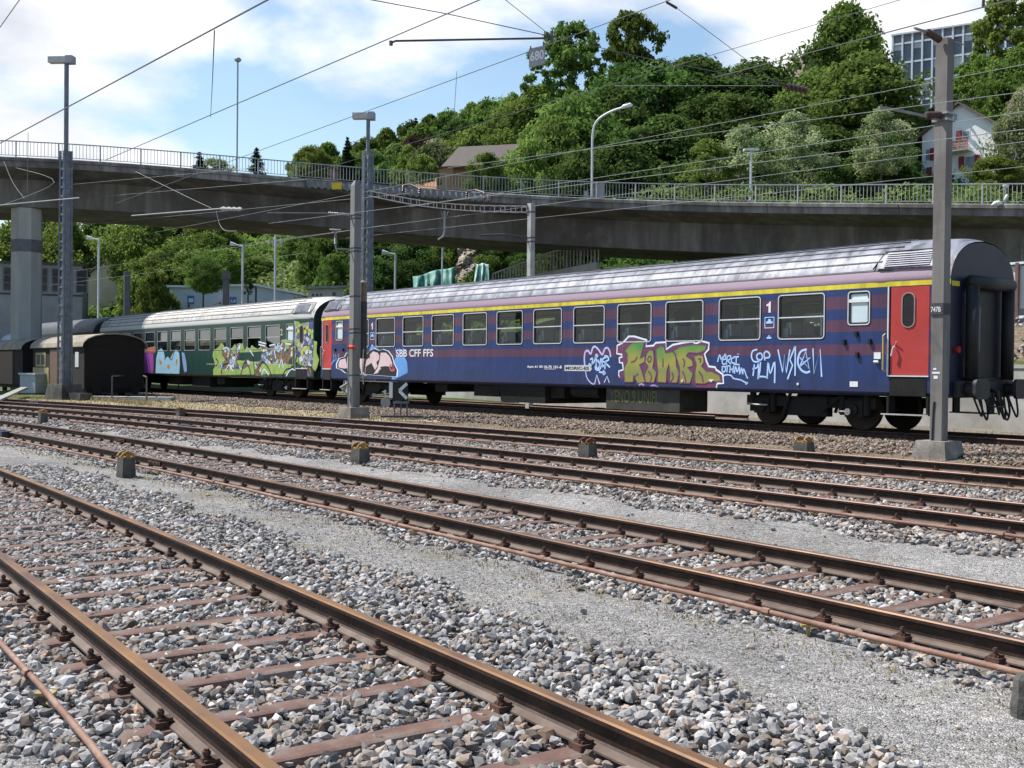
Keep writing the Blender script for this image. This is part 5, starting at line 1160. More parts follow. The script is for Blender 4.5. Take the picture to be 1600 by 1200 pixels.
arm.box(-.15, .15, -.14, .14, zz(190)-.02, zz(190)+.02); arm.box(-.15, .15, -.14, .14, zz(180)-.02, zz(180)+.02)
arm.build('cantilever', MARM, e); arm = MB(); insul(arm, (0, -.15, zz(67)), (0, -.6, zz(62)), .07); arm.build('insulator', MINS, e); arm = MB(); insul(arm, (0, -.12, zz(183)), (0, -.56, zz(189)), .075); arm.build('insulator', MINS, e)
a = gnd(553, 650, .30)
e = empty('catenary_mast', a, TT, 'thick concrete mast with pointed top and a small red lamp', 'catenary mast'); kk = a[1]/F; zz = lambda y: (650-y)*kk; Hm = zz(283)
b = MB(); b.box(-.125, .125, -.118, .118, .15, Hm-.15); b.box(-.125, .125, -.118, .118, Hm-.15, Hm, taper=.45); b.build('post', mat('mast_concrete_dark', (.15, .15, .145), (.235, .23, .22), scale=2.5, rough=.9, bump=.3, stretch=(2, 2, .25), dirt=(.17, .165, .155)), e)
MB().box(-.40, .40, -.36, .36, -.2, .27, taper=.88).build('plinth', mat('plinth_concrete'), e) if False else MB().box(-.40, .40, -.36, .36, -.2, .27, taper=.88).build('plinth', MATS['plinth_concrete'], e)
for y in (337, 342, 388, 393, 463, 514, 520, 586): b = MB(); b.box(-.135, .135, -.128, .128, zz(y)-.015, zz(y)+.015); b.build('clamp_band', MBAND, e)
b = MB(); b.tube([(-.02, -.2, .0), (-.02, -.2, Hm*.35)], .022, 6); b.tube([(-.16, -.2, zz(595)), (-.1, -.22, zz(600)), (-.2, -.24, zz(612)), (-.1, -.22, zz(616))], .035, 6); b.tube([(0, -.2, zz(598)), (-.3, -.3, zz(606))], .04, 6); b.build('switch_lever', MARM, e)
b = MB(); b.tube([(.2, -.1, zz(543)), (.10, -.3, zz(543)), ], .045, 8); b.build('signal_lamp', mat('lamp_housing_red', (.35, .02, .015), (.45, .03, .02)), e)
ml = bpy.data.materials.new('red_lamp'); ml.use_nodes = True; ml.node_tree.nodes['Principled BSDF'].inputs['Emission Color'].default_value = (1, .06, .03, 1); ml.node_tree.nodes['Principled BSDF'].inputs['Emission Strength'].default_value = 2.0; ml.node_tree.nodes['Principled BSDF'].inputs['Base Color'].default_value = (.5, .02, .02, 1)
b = MB(); b.tube([(.16, -.18, zz(542)), (.13, -.24, zz(542)), (.10, -.26, zz(542))], [.04, .05, .02], 8); b.build('lamp_lens', ml, e)
b = MB(); b.tube([(.45, .05, zz(545)), (.44, .02, zz(575)), (.46, .05, zz(600))], .015, 5); b.build('cable', mat('cable_yellow', (.4, .36, .2)), e)
# balance weight hanging beside the mast
e2 = empty('balance_weight', (a[0]+.215, a[1]+.30, a[2]+zz(560)), 0, 'dark grey weight cylinder with rusty top hanging beside the concrete mast', 'tension weight')
b = MB(); b.tube([(0, 0, 0), (0, 0, zz(470)-zz(560))], .115, 12); b.build('weight_stack', mat('weight_grey', (.035, .038, .048), (.06, .064, .075), scale=3, stretch=(1, 1, 3)), e2)
b = MB(); b.tube([(0, 0, zz(470)-zz(560)), (0, 0, zz(440)-zz(560)), (0, 0, zz(437)-zz(560))], [.112, .112, .06], 12); b.tube([(.05, 0, zz(437)-zz(560)), (.05, 0, zz(395)-zz(560))], .012, 5); b.build('weight_top', mat('weight_rust', (.16, .09, .06), (.24, .20, .18), scale=5), e2)
# arm and insulator string of the concrete mast
arm = MB(); A = Vector((-.1, -.14, zz(337)))
arm.tube([A, A+Vector((0, -.25, .02)), A+Vector((0, -.4, 0))], .04, 7); insul(arm, A+Vector((0, -.4, 0)), A+Vector((0, -.75, -.01)), .05); arm.tube([A+Vector((0, -.75, 0)), A+Vector((0, -2.7, -.18))], .02, 6)
arm.tube([(-.1, -.15, zz(390)), (-.12, -.6, zz(391)), (-.12, -.62, zz(385))], .03, 6); insul(arm, (-.12, -.62, zz(384)), (-.13, -.62, zz(366)), .05); arm.tube([(-.13, -.62, zz(366)), (-.25, -.75, zz(361)), (0, -.5, zz(362))], .03, 6); arm.build('cantilever', MARM, e)
# mast behind the train at centre right
u_, z_ = at_w(829, 440, 24.9); bb = P(u_, 24.9, .3); zq = lambda y: dep(829, y, bb[1])[2]
e = empty('catenary_mast', bb, TT, 'square grey mast rising behind the striped coach in the middle of the viaduct span', 'catenary mast')
b = MB(); b.box(-.10, .10, -.10, .10, 0, zq(318)-.3); b.build('post', MMC, e); b = MB()
for y in (331, 371, 377): b.box(-.115, .115, -.115, .115, zq(y)-.33, zq(y)-.29)
b.tube([(-.1, -.1, zq(370)-.3), (-.6, -.9, zq(366)-.3)], .02, 6); b.tube([(-.5, -.8, zq(367)-.3), (-1.0, -1.5, zq(369)-.3)], .045, 6); b.build('cantilever', MBAND, e)
e = empty('catenary_mast', dep(198, 500, 82), 0, 'small dark post under the viaduct right of the yellow house', 'catenary mast'); q = MB(); q.box(-.13, .22, -.15, .15, -3, (500-425)/F*82); q.build('post', mat('post_dark', (.10, .10, .11), (.14, .14, .15)), e); q = MB(); q.box(-.2, -.131, -.15, .15, -3, (500-425)/F*82); q.build('pale_strip', MMC, e)  # pale strip along the left side of the dark post
e = empty('catenary_mast', dep(353, 490, 84), 0, 'small dark post in front of the pale blue sheds', 'catenary mast'); q = MB(); q.box(-.2, .2, -.2, .2, -3, (490-423)/F*84); q.box(-.28, .28, -.26, .26, (490-436)/F*84, (490-425)/F*84); q.build('post', MATS['post_dark'], e)
# lattice beam carried between the two rear masts
pa, pb = Vector(dep(578, 300, bb[1]+9)), Vector(dep(826, 327, bb[1])); pa = Vector(P(at_w(573, 300, 24.9)[0], 24.9, at_w(576, 300, 24.9)[1])); pb = Vector(pt_w(828, 327, 24.9))
def beam():
    c = (pa+pb)/2; e = empty('lattice_beam', c, 0, 'light grey lattice beam spanning between the two rear masts under the viaduct', 'lattice beam')
    b = MB(); up = Vector((0, 0, .11)); nn = Vector((N2[0], N2[1], 0))*.14
    P0 = lambda t: pa.lerp(pb, t)-Vector((0, 0, .22*math.sin(math.pi*t)))-c
    ts = np.linspace(0, 1, 19)
    for sx, sy in ((1, 1), (1, -1), (-1, 1), (-1, -1)):
        for t0, t1 in zip(ts[:-1], ts[1:]): b.obox(P0(t0)+up*sx+nn*sy, P0(t1)+up*sx+nn*sy, .032, .032)
    for t in ts:
        for sy in (1, -1): b.obox(P0(t)+up+nn*sy, P0(t)-up+nn*sy, .03, .04)
        for sx in (1, -1): b.obox(P0(t)+up*sx+nn, P0(t)+up*sx-nn, .035, .035)
    b.build('truss', mat('truss_grey', (.10, .105, .115), (.17, .175, .185), rough=.7), e)
    q = MB(); t = .53; p = P0(t); 
    q.tube([p+Vector((0, 0, -.2)), p+Vector((0, 0, -1.0)), p+Vector((-.05, 0, -1.2)), p+Vector((-.25, -.1, -1.35))], .035, 7); q.tube([p+Vector((-.15, 0, -.2)), p+Vector((0, 0, -.6))], .015, 5); q.tube([p+Vector((.15, 0, -.2)), p+Vector((0, 0, -.6))], .015, 5); q.build('drop_arm', MARM, e)
    q = MB()
    for t in (.26, .37, .66, .76):
        p = P0(t)+Vector((0, 0, .16)); q.tube([p, p+Vector((0, 0, .42))], .02, 5); insul(q, p+Vector((0, 0, .2)), p+Vector((0, 0, .45)), .07, 3)
    for t0, t1 in ((.26, .37), (.66, .76)): q.tube([P0(t0)+Vector((0, 0, .62)), P0((t0+t1)/2)+Vector((0, 0, .70)), P0(t1)+Vector((0, 0, .60))], .04, 6)
    q.build('insulator', MINS, e)
beam()
# ------------------------------------------------------------------ wires
MWIR = mat('wire_grey', (.10, .105, .11), (.15, .155, .16), scale=2, rough=.6, metal=.3); MWIL = mat('wire_light', (.22, .24, .235), (.28, .30, .29), scale=2, rough=.6)
def wire(pts, label, r=.011, m=None, sag=0.0, name='overhead_wire'):
    pts = [Vector(p) for p in pts]
    if len(pts) == 2:
        a, b_ = pts; n = 12; pts = [a.lerp(b_, i/n)-Vector((0, 0, sag*4*(i/n)*(1-i/n))) for i in range(n+1)]
    c = sum(pts, Vector())/len(pts); o = MB().tube([p-c for p in pts], r*.68, 5).build(name, m or MWIR); o.location = c
    tag(o, label, 'overhead wire', 'overhead wires')
    return o
def wl(x0, y0, x1, y1, w, label, **k): return wire([pt_w(x0, y0, w), pt_w(x1, y1, w)], label, **k)
wl(470, -28, -60, 256, 2.8, 'overhead wire crossing the upper left sky above the tall lattice mast', r=.008)
wl(60, -42, -30, 85, 2.8, 'overhead wire cutting the top left corner of the sky', r=.007)
wl(800, -22, 165, 250, 7.4, 'overhead wire from the top middle of the sky towards the left railing', r=.011)
wl(1090, -16, 180, 318, 11.4, 'overhead wire that carries the number board 680', r=.010)
wl(1460, -16, 470, 274, 14.9, 'thin overhead wire running above the wooded hill to the top of the picture', r=.008)
wl(1640, -16, 1117, 121, 11.4, 'overhead wire meeting the insulator above the wood at upper right', r=.011)
wl(1640, 93, 150, 381, 21.5, 'overhead wire above the striped coach passing the middle of the house', r=.011, m=MWIL)
wl(1640, 138, 700, 262, 14.9, 'overhead wire crossing the wood to the right of the curved street lamp', r=.008, m=MWIL)
wl(1640, 168, 640, 323, 21.7, 'contact wire above the striped coach in front of the railing', r=.012, m=MWIL)
wl(1640, 197, 420, 349, 14.9, 'contact wire running to the arm of the concrete mast', r=.009, m=MWIL)
wl(1640, 216, 240, 400, 24.9, 'lowest overhead wire, crossing the white house at window height', r=.012, m=MWIL)
wl(1640, 256, 540, 372, 25.5, 'overhead wire crossing the railing at right just below the house', r=.011, m=MWIL)
wl(400, 262, -40, 302, 18, 'overhead wire across the left part of the viaduct face', r=.012, m=MWIL)
wl(480, 280, -20, 322, 20, 'second overhead wire across the left part of the viaduct face', r=.012, m=MWIL)
wl(640, 302, 120, 352, 22, 'overhead wire across the viaduct face beside the long rod', r=.012, m=MWIL)
wl(600, 352, 100, 426, 24, 'overhead wire under the left span of the viaduct', r=.012, m=MWIL)
wl(480, 395, 60, 448, 27, 'overhead wire in front of the yellow house', r=.012, m=MWIL)
wire([pt_w(44, 207, 2.8), pt_w(43, 300, 2.8)], 'thin dropper wire hanging over the left end of the railing', r=.004)
wire([pt_w(335, 48, 2.8), pt_w(332, 125, 5), pt_w(329, 183, 7.4)], 'dropper wire between two overhead wires in the left sky', r=.007)
wire([pt_w(714, 111, 11.4), pt_w(709, 187, 11.4)], 'dropper wire hanging beside the wooded ridge in the middle of the sky', r=.007)
# cross span with rod, knot and sign
Yx = 20.5
K = Vector(dep(862, 57, Yx))
wire([dep(560, -4, 17), dep(700, 22, 19), K], 'cross span wire from the top edge to the knot above the number board', r=.013)
wire([dep(775, -12, 18), K], 'short span wire from the top edge down to the knot', r=.009)
wire([K, dep(1000, 89, 21.5), dep(1215, 131, 22.5)], 'cross span wire from the knot to the insulator above the wood', r=.011)
wire([dep(1040, 0, 20), dep(1100, 44, 21), dep(1215, 130, 22.5)], 'slanting span wire at upper right ending at the black insulator', r=.009)
wire([dep(960, 134, 22.4), dep(1215, 134, 22.5)], 'level wire leading to the black insulator over the wood', r=.009, m=MWIL)
b = MB(); c = K; b.tube([Vector(dep(611, 67, Yx-1.5))-c, Vector(dep(618, 64, Yx-1.4))-c, Vector((0, 0, -.03))], .02, 6); b.tube([Vector(dep(611, 64, Yx-1.5))-c, Vector(dep(611, 71, Yx-1.5))-c], .035, 6); b.tube([(0, 0, -.12), (0, 0, .10)], .035, 6)
o = b.build('registration_rod', mat('rod_dark', (.05, .055, .06), (.08, .085, .09), rough=.5)); o.location = c; tag(o, 'dark horizontal steering rod reaching left from the knot above the number board', 'steering rod')
b = MB(); q0, q1 = Vector(dep(1215, 131, 22.5)), Vector(dep(1262, 142, 22.7)); b.tube([(0, 0, 0), (q1-q0)*.3], .03, 6); insul(b, (q1-q0)*.3, q1-q0, .085, 5); o = b.build('insulator', MINS); o.location = q0; tag(o, 'black ribbed insulator hanging in front of the wood at upper right', 'insulator')
b = MB(); q0, q1 = Vector(dep(1041, 3, 20)), Vector(dep(1058, 13, 20)); b.tube([(0, 0, 0), (q1-q0)], .025, 7); o = b.build('insulator', MINS); o.location = q0; tag(o, 'short dark insulator rod at the top edge of the sky', 'insulator')
b = MB(); q0, q1 = Vector(dep(1537, -2, 13)), Vector(dep(1536, 12, 13)); b.tube([(0, 0, 0), (q1-q0)], .018, 6); o = b.build('wire_clamp', MINS); o.location = q0; tag(o, 'small wire clamp at the top right corner above the office block', 'wire clamp')
# number board 680
pc = Vector(pt_w(839, 88, 11.4)); kk = pc.y/F
e = empty('number_board', pc, math.radians(-6), 'white number board reading 680 hanging from an overhead wire', 'number board'); w_, h_ = 25*kk, 29*kk
b = MB(); tl = math.radians(-9)
M = Matrix.Shear('XZ', 4, (0, 0)) if False else Matrix.Identity(4)
def sk(x, z): return (x, 0, z+x*.20)
v = [sk(-w_/2, -h_/2), sk(w_/2, -h_/2), sk(w_/2, h_/2), sk(-w_/2, h_/2)]; v = v+[(x, .01, z) for x, y, z in v]; b.add(v, [(0, 1, 2, 3), (7, 6, 5, 4), (0, 4, 5, 1), (1, 5, 6, 2), (2, 6, 7, 3), (3, 7, 4, 0)])
b.build('board', mat('board_grey', (.26, .26, .27), (.32, .32, .33), scale=3), e)
v, f = text_mesh('680', h_*.52, .03); sx = w_*.86/v[:, 0].max(); q = MB(); q.add([(sk(-w_*.43+x*sx, -h_*.22+z)[0], -.006, sk(-w_*.43+x*sx, -h_*.22+z)[2]) for x, z, _ in v], f); q.build('lettering', MWHITE, e, fix=False)
q = MB()
for x in (-w_*.4, w_*.4): q.tube([(x, 0, h_/2+x*.2-.01), (x, 0, h_/2+x*.33+.05)], .012, 5)
q.build('hanger', MINS, e)
# long light rods (contact line fittings) in front of the viaduct
for (x0, y0, x1, y1, w, lb) in ((0, 320.5, 124, 309, 12, 'light steel rod at the far left in front of the viaduct'), (206, 337, 345, 326, 14, 'light steel rod ending in a round insulator before the left span'), (66, 413, 30, 406, 22, 'short white rod in front of the bridge pier')):
    p0, p1 = Vector(pt_w(x0, y0, w)), Vector(pt_w(x1, y1, w)); c = (p0+p1)/2; b = MB(); b.tube([p0-c, p1-c], .022, 6)
    if x0 == 206: 
        q = Vector(pt_w(378, 327, w))-c; insul(b, p1-c, q, .07, 4)
    o = b.build('steering_rod', MWIL); o.location = c; tag(o, lb, 'steering rod')
for pts, w, lb in (([(6, 252), (20, 285), (38, 310)], 12, 'curved drop wire at the far left against the viaduct'), ([(338, 330), (343, 350), (352, 360), (370, 361)], 14, 'small curved hook wire below the round insulator'), ([(212, 268), (300, 311), (330, 325)], 14, 'stay wire slanting across the left viaduct span'), ([(0, 322), (85, 285), (25, 262)], 12, 'thin stay wires crossing at the far left of the viaduct')):
    wire([pt_w(x, y, w) for x, y in catmull(pts, 5)], lb, r=.011, m=MWIL)
# ------------------------------------------------------------------ retaining wall behind the train
MWALL = mat('wall_concrete', (.36, .355, .335), (.48, .475, .45), scale=1.4, bump=.4, rough=.95, c3=(.42, .415, .39), stretch=(1, 1, .4), dirt=(.29, .28, .25))
def run(name, w, u0, u1, z0, z1, th, m, label, cat):
    c = P((u0+u1)/2, w, z0); e = empty(name, c, TT, label, cat); L_ = (u1-u0)/2
    MB().box(-L_, L_, 0, th, 0, z1-z0).build('wall_face', m, e); MB().box(-L_, L_, -.03, th+.03, z1-z0, z1-z0+.10).build('coping', m, e); return e
e = run('retaining_wall', 28.6, -75, 14, -.2, 1.95, .5, MWALL, 'pale concrete retaining wall behind the coaches', 'wall')
b = MB(); b.v = []; 
for u in np.arange(-44.5, 44.6, 1.0):
    for k, (y, z) in enumerate(((.5, 2.2), (2.0, 3.0+.1*math.sin(u)), (4.2, 3.1), (9, 3.2))): b.v.append((u, y+(.1*math.sin(u*3) if k else 0), z+.06*math.sin(u*5+k)))
n_ = len(np.arange(-44.5, 44.6, 1.0)); b.f = [[i*4+k, (i+1)*4+k, (i+1)*4+k+1, i*4+k+1] for i in range(n_-1) for k in range(3)]; b.mi = [0]*len(b.f)
o = b.build('embankment', MATS['hillside'] if False else mat('brown_stones', (.10, .075, .05), (.24, .19, .14), scale=9, bump=1.0, bscale=14, rough=.95, c3=(.16, .12, .08)), None, fix=False); o.location = P(-30.5, 28.6, 0); o.rotation_euler = (0, 0, TT); tag(o, kind='structure')
pts = [p for p in scatter(-12, 6, lambda u: 28.9, lambda u: 31.5, 60, lambda u, w: 2.25+(w-29.1)*.5) if visible(p)]
if pts: tag(stones('ballast', pts, rng.uniform(.04, .09, len(pts)), stone_col(len(pts), .5), MSTONE), kind='stuff')
e = empty('steel_fence', P(-1, 32.8, 3.0), TT, 'brown steel fence with pale panels at the right edge, above the retaining wall', 'fence')
for u in np.arange(-10, 8, 2.0): b = MB(); b.box(u-.05, u+.05, -.05, .05, -.3, 2.2); b.build('fence_post', mat('fence_brown', (.12, .06, .05), (.16, .09, .07)), e)
for z0_, z1_ in ((2.15, 2.22), (.50, .58), (.28, .34)): b = MB(); b.box(-10, 8, -.03, .03, z0_, z1_); b.build('fence_rail', MWHITE, e)
b = MB(); b.box(-10, 8, .06, .09, .8, 2.1); b.build('fence_panel', mat('panel_pale', (.50, .50, .47), (.58, .58, .55), scale=1), e)
# ramp with railing behind the train, centre
e = empty('access_ramp', dep(870, 420, 68), 0, 'pale ramp with slatted railing rising behind the coach roof below the viaduct', 'ramp')
q = MB(); A_, B_ = Vector(dep(770, 440, 70)), Vector(dep(935, 408, 62)); c = Vector(e.location)
for i in range(34):
    p = A_.lerp(B_, i/33)-c; up = ip(i, [0, 20, 33], [.5, 1.1, .95]); q.obox(p, p+Vector((0, 0, up)), .05 if i % 4 else .12, .05)
q.obox(A_-c+Vector((0, 0, .5)), A_.lerp(B_, .6)-c+Vector((0, 0, 1.1)), .08, .08); q.obox(A_.lerp(B_, .6)-c+Vector((0, 0, 1.1)), B_-c+Vector((0, 0, .95)), .08, .08); q.build('slat_railing', mat('slat_pale', (.34, .35, .36), (.44, .45, .46)), e)
q = MB(); q.obox(A_-c-Vector((0, 0, .3)), B_-c-Vector((0, 0, .25)), .3, .4); 
for i in range(6): p = A_.lerp(B_, .55+i*.085)-c-Vector((0, 0, .5)); q.box(p.x-.25, p.x+.25, p.y-.3, p.y+.1, p.z-.2, p.z+.1)
q.build('ramp_slab', MATS['pier_concrete'], e)
q = MB(); q.obox(Vector(dep(886, 426, 66))-c, Vector(dep(886, 398, 66))-c, .28, .28); q.build('support_post', MATS['post_dark'], e)
# ------------------------------------------------------------------ small yard things
p = gnd(625, 652, .36); e = empty('dwarf_signal', p, .12, 'low black dwarf signal with white bar and arrow marks beside the coach', 'signal'); kk = p[1]/F
b = MB(); b.box(-.55, .65, -.25, .25, .0, .05); b.build('base_plate', MBAND, e); b = MB()
for x in (-.16, .02, .2): b.obox((x, 0, .05), (x, 0, .42), .03, .03)
b.box(-.2, .25, -.12, .12, .40, .46); b.tube([(-.05, 0, .4), (-.05, 0, .55)], .09, 8); b.build('stand', MLAT, e)
b = MB(); b.box(-.24, .22, -.14, .14, .50, 1.02); b.build('signal_box', MBLACK, e)
b = MB(); b.box(-.32, -.22, -.152, -.14, .56, 1.0); b.add([(.16, -.145, 1.01), (-.06, -.145, .80), (-.0, -.145, .73), (.21, -.145, .94)], [(0, 1, 2, 3)]); b.add([(.16, -.145, .51), (-.06, -.145, .73), (.0, -.145, .80), (.21, -.145, .58)], [(0, 1, 2, 3)]); b.build('signal_mark', MWHITE, e, fix=False)
b = MB(); b.tube([(-.42, -.15, .42), (-.42, .05, .42)], .14, 12); b.tube([(-.75, -.1, .62), (-.75, .05, .62)], .06, 10); b.tube([(-.75, 0, .62), (-.2, 0, .7)], .02, 6); b.build('signal_lens', mat('lens_housing', (.16, .17, .17), (.3, .31, .31), rough=.4, metal=.4), e)
p = gnd(57, 614, .34); e = empty('cabinet', p, TT+.35, 'pale grey trackside cabinet with overhanging lid beside the brown wagon', 'cabinet'); kk = p[1]/F
MB().box(-.62, .62, -.5, .5, 0, .92).build('housing', mat('cabinet_grey', (.30, .34, .36), (.36, .40, .42), scale=3), e); MB().box(-.68, .68, -.56, .56, .92, 1.0).build('lid', MATS['plate_grey'], e)
b = MB()
for i in range(6): b.box(-.635, -.62, -.42, .42, .15+i*.12, .2+i*.12)
b.build('vent_slats', MWHITE, e)
e = empty('wooden_ramp', gnd(18, 622, .3), 0, 'pale plank ramp leaning against the grey cabinet', 'plank'); c = Vector(e.location); b = MB(); b.obox(Vector(gnd(-25, 634, .3))-c, Vector(dep(38, 606, 51))-c, .3, .08); b.build('plank', mat('pale_plank', (.22, .21, .19), (.30, .29, .26), scale=4), e)
e = empty('pipe_frame', gnd(205, 624, .3), 0, 'low dark pipe railing standing on dry grass in front of the goods wagon', 'pipe railing'); c = Vector(e.location); pp = lambda x, y, z=.3: Vector(gnd(x, y, z))-c
k1 = gnd(175, 625, .3)[1]; hh = (625-588)/F*k1
b = MB(); P1, P2_, P3, P4 = pp(175, 624), pp(229, 627), pp(219, 615), pp(279, 612)
U_ = Vector((0, 0, hh)); 
for q in (P1, P2_, P3, P4): b.tube([q-Vector((0, 0, .1)), q+U_], .035, 6)
b.tube([P1+U_, P3+U_, P4+U_], .035, 6); b.tube([P3+U_, P2_+U_], .035, 6); b.build('pipe', mat('pipe_dark', (.07, .065, .06), (.11, .1, .09)), e)
e = empty('low_slab', gnd(200, 623, .3), TT+.9, 'flat pale concrete slab lying under the pipe railing', 'concrete slab'); MB().box(-1.6, 2.0, -.4, .3, -.05, .10).build('slab', MWALL, e)
# ------------------------------------------------------------------ buildings
def pane_mat(): return mat('dark_pane', (.016, .015, .022), (.05, .05, .06), scale=.6, rough=.15, spec=.6)
MPAN = pane_mat()
A_, B_ = Vector(dep(-120, 560, 92)), Vector(dep(128, 560, 96)); d_ = (B_-A_); L_ = math.hypot(d_.x, d_.y); ang = math.atan2(d_.y, d_.x); ztop = dep(128, 416, 96)[2]
e = empty('industrial_hall', (A_+B_)/2*Vector((1, 1, 0)) if False else ((A_.x+B_.x)/2, (A_.y+B_.y)/2, 0), ang, 'grey concrete industrial hall with tall dark grid windows behind the bridge pier', 'building')
b = MB(); b.box(-L_/2, L_/2, 0, 12, -1, ztop); b.build('wall', mat('hall_concrete', (.21, .205, .205), (.29, .285, .28), scale=.5, bump=.3, rough=.95, dirt=(.24, .235, .23)), e)
b = MB(); b.box(-L_/2-.2, L_/2+.2, -.3, 12.3, ztop, ztop+.18); b.build('roof', MBAND, e)
zt_ = dep(110, 420, 95)[2]; zb_ = dep(110, 456, 95)[2]
for x0, x1 in ((-13, -10.4), (-9.8, -7.2), (-6.6, -3.9), (-3.4, -.7), (-.1, 2.2), (2.4, 3.4), (3.75, 5.35), (5.7, 6.6)):
    q = MB(); q.box(x0, x1, -.02, .1, zb_, zt_)
    w_ = q.build('window', MPAN, e); q = MB(); nx_ = max(1, round((x1-x0)/.9))
    for i in range(nx_+1): x = x0+(x1-x0)*i/nx_; q.box(x-.05, x+.05, -.06, -.02, zb_, zt_)
    for i in range(4): z = zb_+(zt_-zb_)*i/3; q.box(x0, x1, -.055, -.015, z-.04, z+.04)
    q.build('window_bars', MATS['edge_concrete'], w_)
b = MB(); b.box(-L_/2, L_/2, -.05, 0, zb_-.35, zb_-.2); b.build('sill_band', MBAND, e)
def gable(name, cx, cy, ang, w, l, z0, ze, zr, mw, mr_, label, cat, over=.3):
    e = empty(name, (cx, cy, z0), ang, label, cat); he, hr = ze-z0, zr-z0
    b = MB(); b.add([(-w/2, 0, 0), (w/2, 0, 0), (w/2, 0, he), (0, 0, hr), (-w/2, 0, he), (-w/2, l, 0), (w/2, l, 0), (w/2, l, he), (0, l, hr), (-w/2, l, he)], [(0, 1, 2, 3, 4), (9, 8, 7, 6, 5), (0, 4, 9, 5), (1, 6, 7, 2), (0, 5, 6, 1), (2, 7, 8, 3), (3, 8, 9, 4)]); b.build('wall', mw, e)
    r = MB(); k = (hr-he)/(w/2); t = .16
    for s in (-1, 1):
        x1 = s*(w/2+over); z1 = he-over*k
        v = [(0, -over, hr+.02), (x1, -over, z1+.02), (x1, l+over, z1+.02), (0, l+over, hr+.02)]; v = v+[(x, y, z+t) for x, y, z in v]
        r.add(v, [(3, 2, 1, 0), (4, 5, 6, 7), (0, 1, 5, 4), (1, 2, 6, 5), (2, 3, 7, 6), (3, 0, 4, 7)])
    r.build('roof', mr_, e); return e
c = dep(164, 470, 112)
gable('yellow_house', c[0], c[1], -.18, 62/F*112, 9, 1.5, dep(164, 431, 112)[2], dep(164, 408.5, 112)[2], mat('ochre_plaster', (.36, .31, .20), (.42, .365, .25), scale=1), mat('old_tiles', (.11, .085, .07), (.17, .14, .12), scale=4, bump=.5, bscale=20), 'pale yellow gabled house behind the slim lamp at the left', 'house')
q = MB(); q.box(-.3, .3, -.03, .01, 4.6, 5.6); 
o = q.build('attic_window', MPAN, bpy.data.objects['yellow_house']); o.location = (.9, 0, dep(164, 425, 112)[2]-1.5-5.1)
MBLU = mat('pale_blue_wall', (.42, .47, .53), (.48, .53, .58), scale=1); MBTR = mat('blue_trim', (.08, .12, .34), (.1, .15, .4))
def shed(x0, x1, yt0, yt1, Y, label, wins=(), m=None, dy=0.0):
    a, b_ = dep(x0, 500, Y), dep(x1, 500, Y+dy); L_ = math.hypot(b_[0]-a[0], b_[1]-a[1]); zl, zr = dep(x0, yt0, Y)[2], dep(x1, yt1, Y+dy)[2]
    e = empty('shed', ((a[0]+b_[0])/2, (a[1]+b_[1])/2, 1.5), math.atan2(b_[1]-a[1], b_[0]-a[0]), label, 'shed'); h0, h1 = zl-1.5, zr-1.5
    q = MB(); q.add([(-L_/2, 0, -1), (L_/2, 0, -1), (L_/2, 0, h1), (-L_/2, 0, h0), (-L_/2, 6, -1), (L_/2, 6, -1), (L_/2, 6, h1), (-L_/2, 6, h0)], [(0, 1, 2, 3), (7, 6, 5, 4), (0, 3, 7, 4), (1, 5, 6, 2), (3, 2, 6, 7), (0, 4, 5, 1)]); q.build('wall', m or MBLU, e)
    q = MB(); q.add([(-L_/2-.3, -.3, h0), (L_/2+.3, -.3, h1), (L_/2+.3, 6.3, h1), (-L_/2-.3, 6.3, h0), (-L_/2-.3, -.3, h0+.18), (L_/2+.3, -.3, h1+.18), (L_/2+.3, 6.3, h1+.18), (-L_/2-.3, 6.3, h0+.18)], [(3, 2, 1, 0), (4, 5, 6, 7), (0, 1, 5, 4), (1, 2, 6, 5), (2, 3, 7, 6), (3, 0, 4, 7)]); q.build('roof', MWHITE if m is None else MARM, e)
    for wx0, wx1, wy0, wy1 in wins:
        f0, f1 = (wx0-x0)/(x1-x0)*L_-L_/2, (wx1-x0)/(x1-x0)*L_-L_/2; za, zb = dep(wx0, wy1, Y)[2]-1.5, dep(wx0, wy0, Y)[2]-1.5
        q = MB(); q.box(f0, f1, -.05, .02, za, zb); w_ = q.build('window', MBTR if m is None else MPAN, e)
        if m is None: q = MB(); q.box(f0+(f1-f0)*.2, f1-.05, -.08, -.05, za+.15, zb-.25); p_ = q.build('window_frame', MWHITE, w_); q = MB(); q.box(f0+(f1-f0)*.35, f0+(f1-f0)*.65, -.1, -.08, za+.35, zb-.4); q.build('window_pane', MPAN, p_)
shed(264, 352, 449, 450, 101, 'pale blue shed with one blue framed window behind the green coach', [(293, 303, 462, 475)])
shed(355, 398, 448, 447, 98, 'pale blue shed with small windows behind the dark post', [(359, 369, 464, 475)])
shed(401, 470, 446, 462, 97, 'pale blue shed with sloping roof line right of the slender dark tree')
shed(482, 548, 452, 449, 94, 'off white low shed with four tiny dark windows above the green coach', [(487, 490.5, 459, 462.5), (493.5, 497, 459, 462.5), (500, 503, 459, 462), (519.5, 524, 457, 462)], mat('offwhite_wall', (.42, .41, .38), (.5, .49, .46), scale=1))
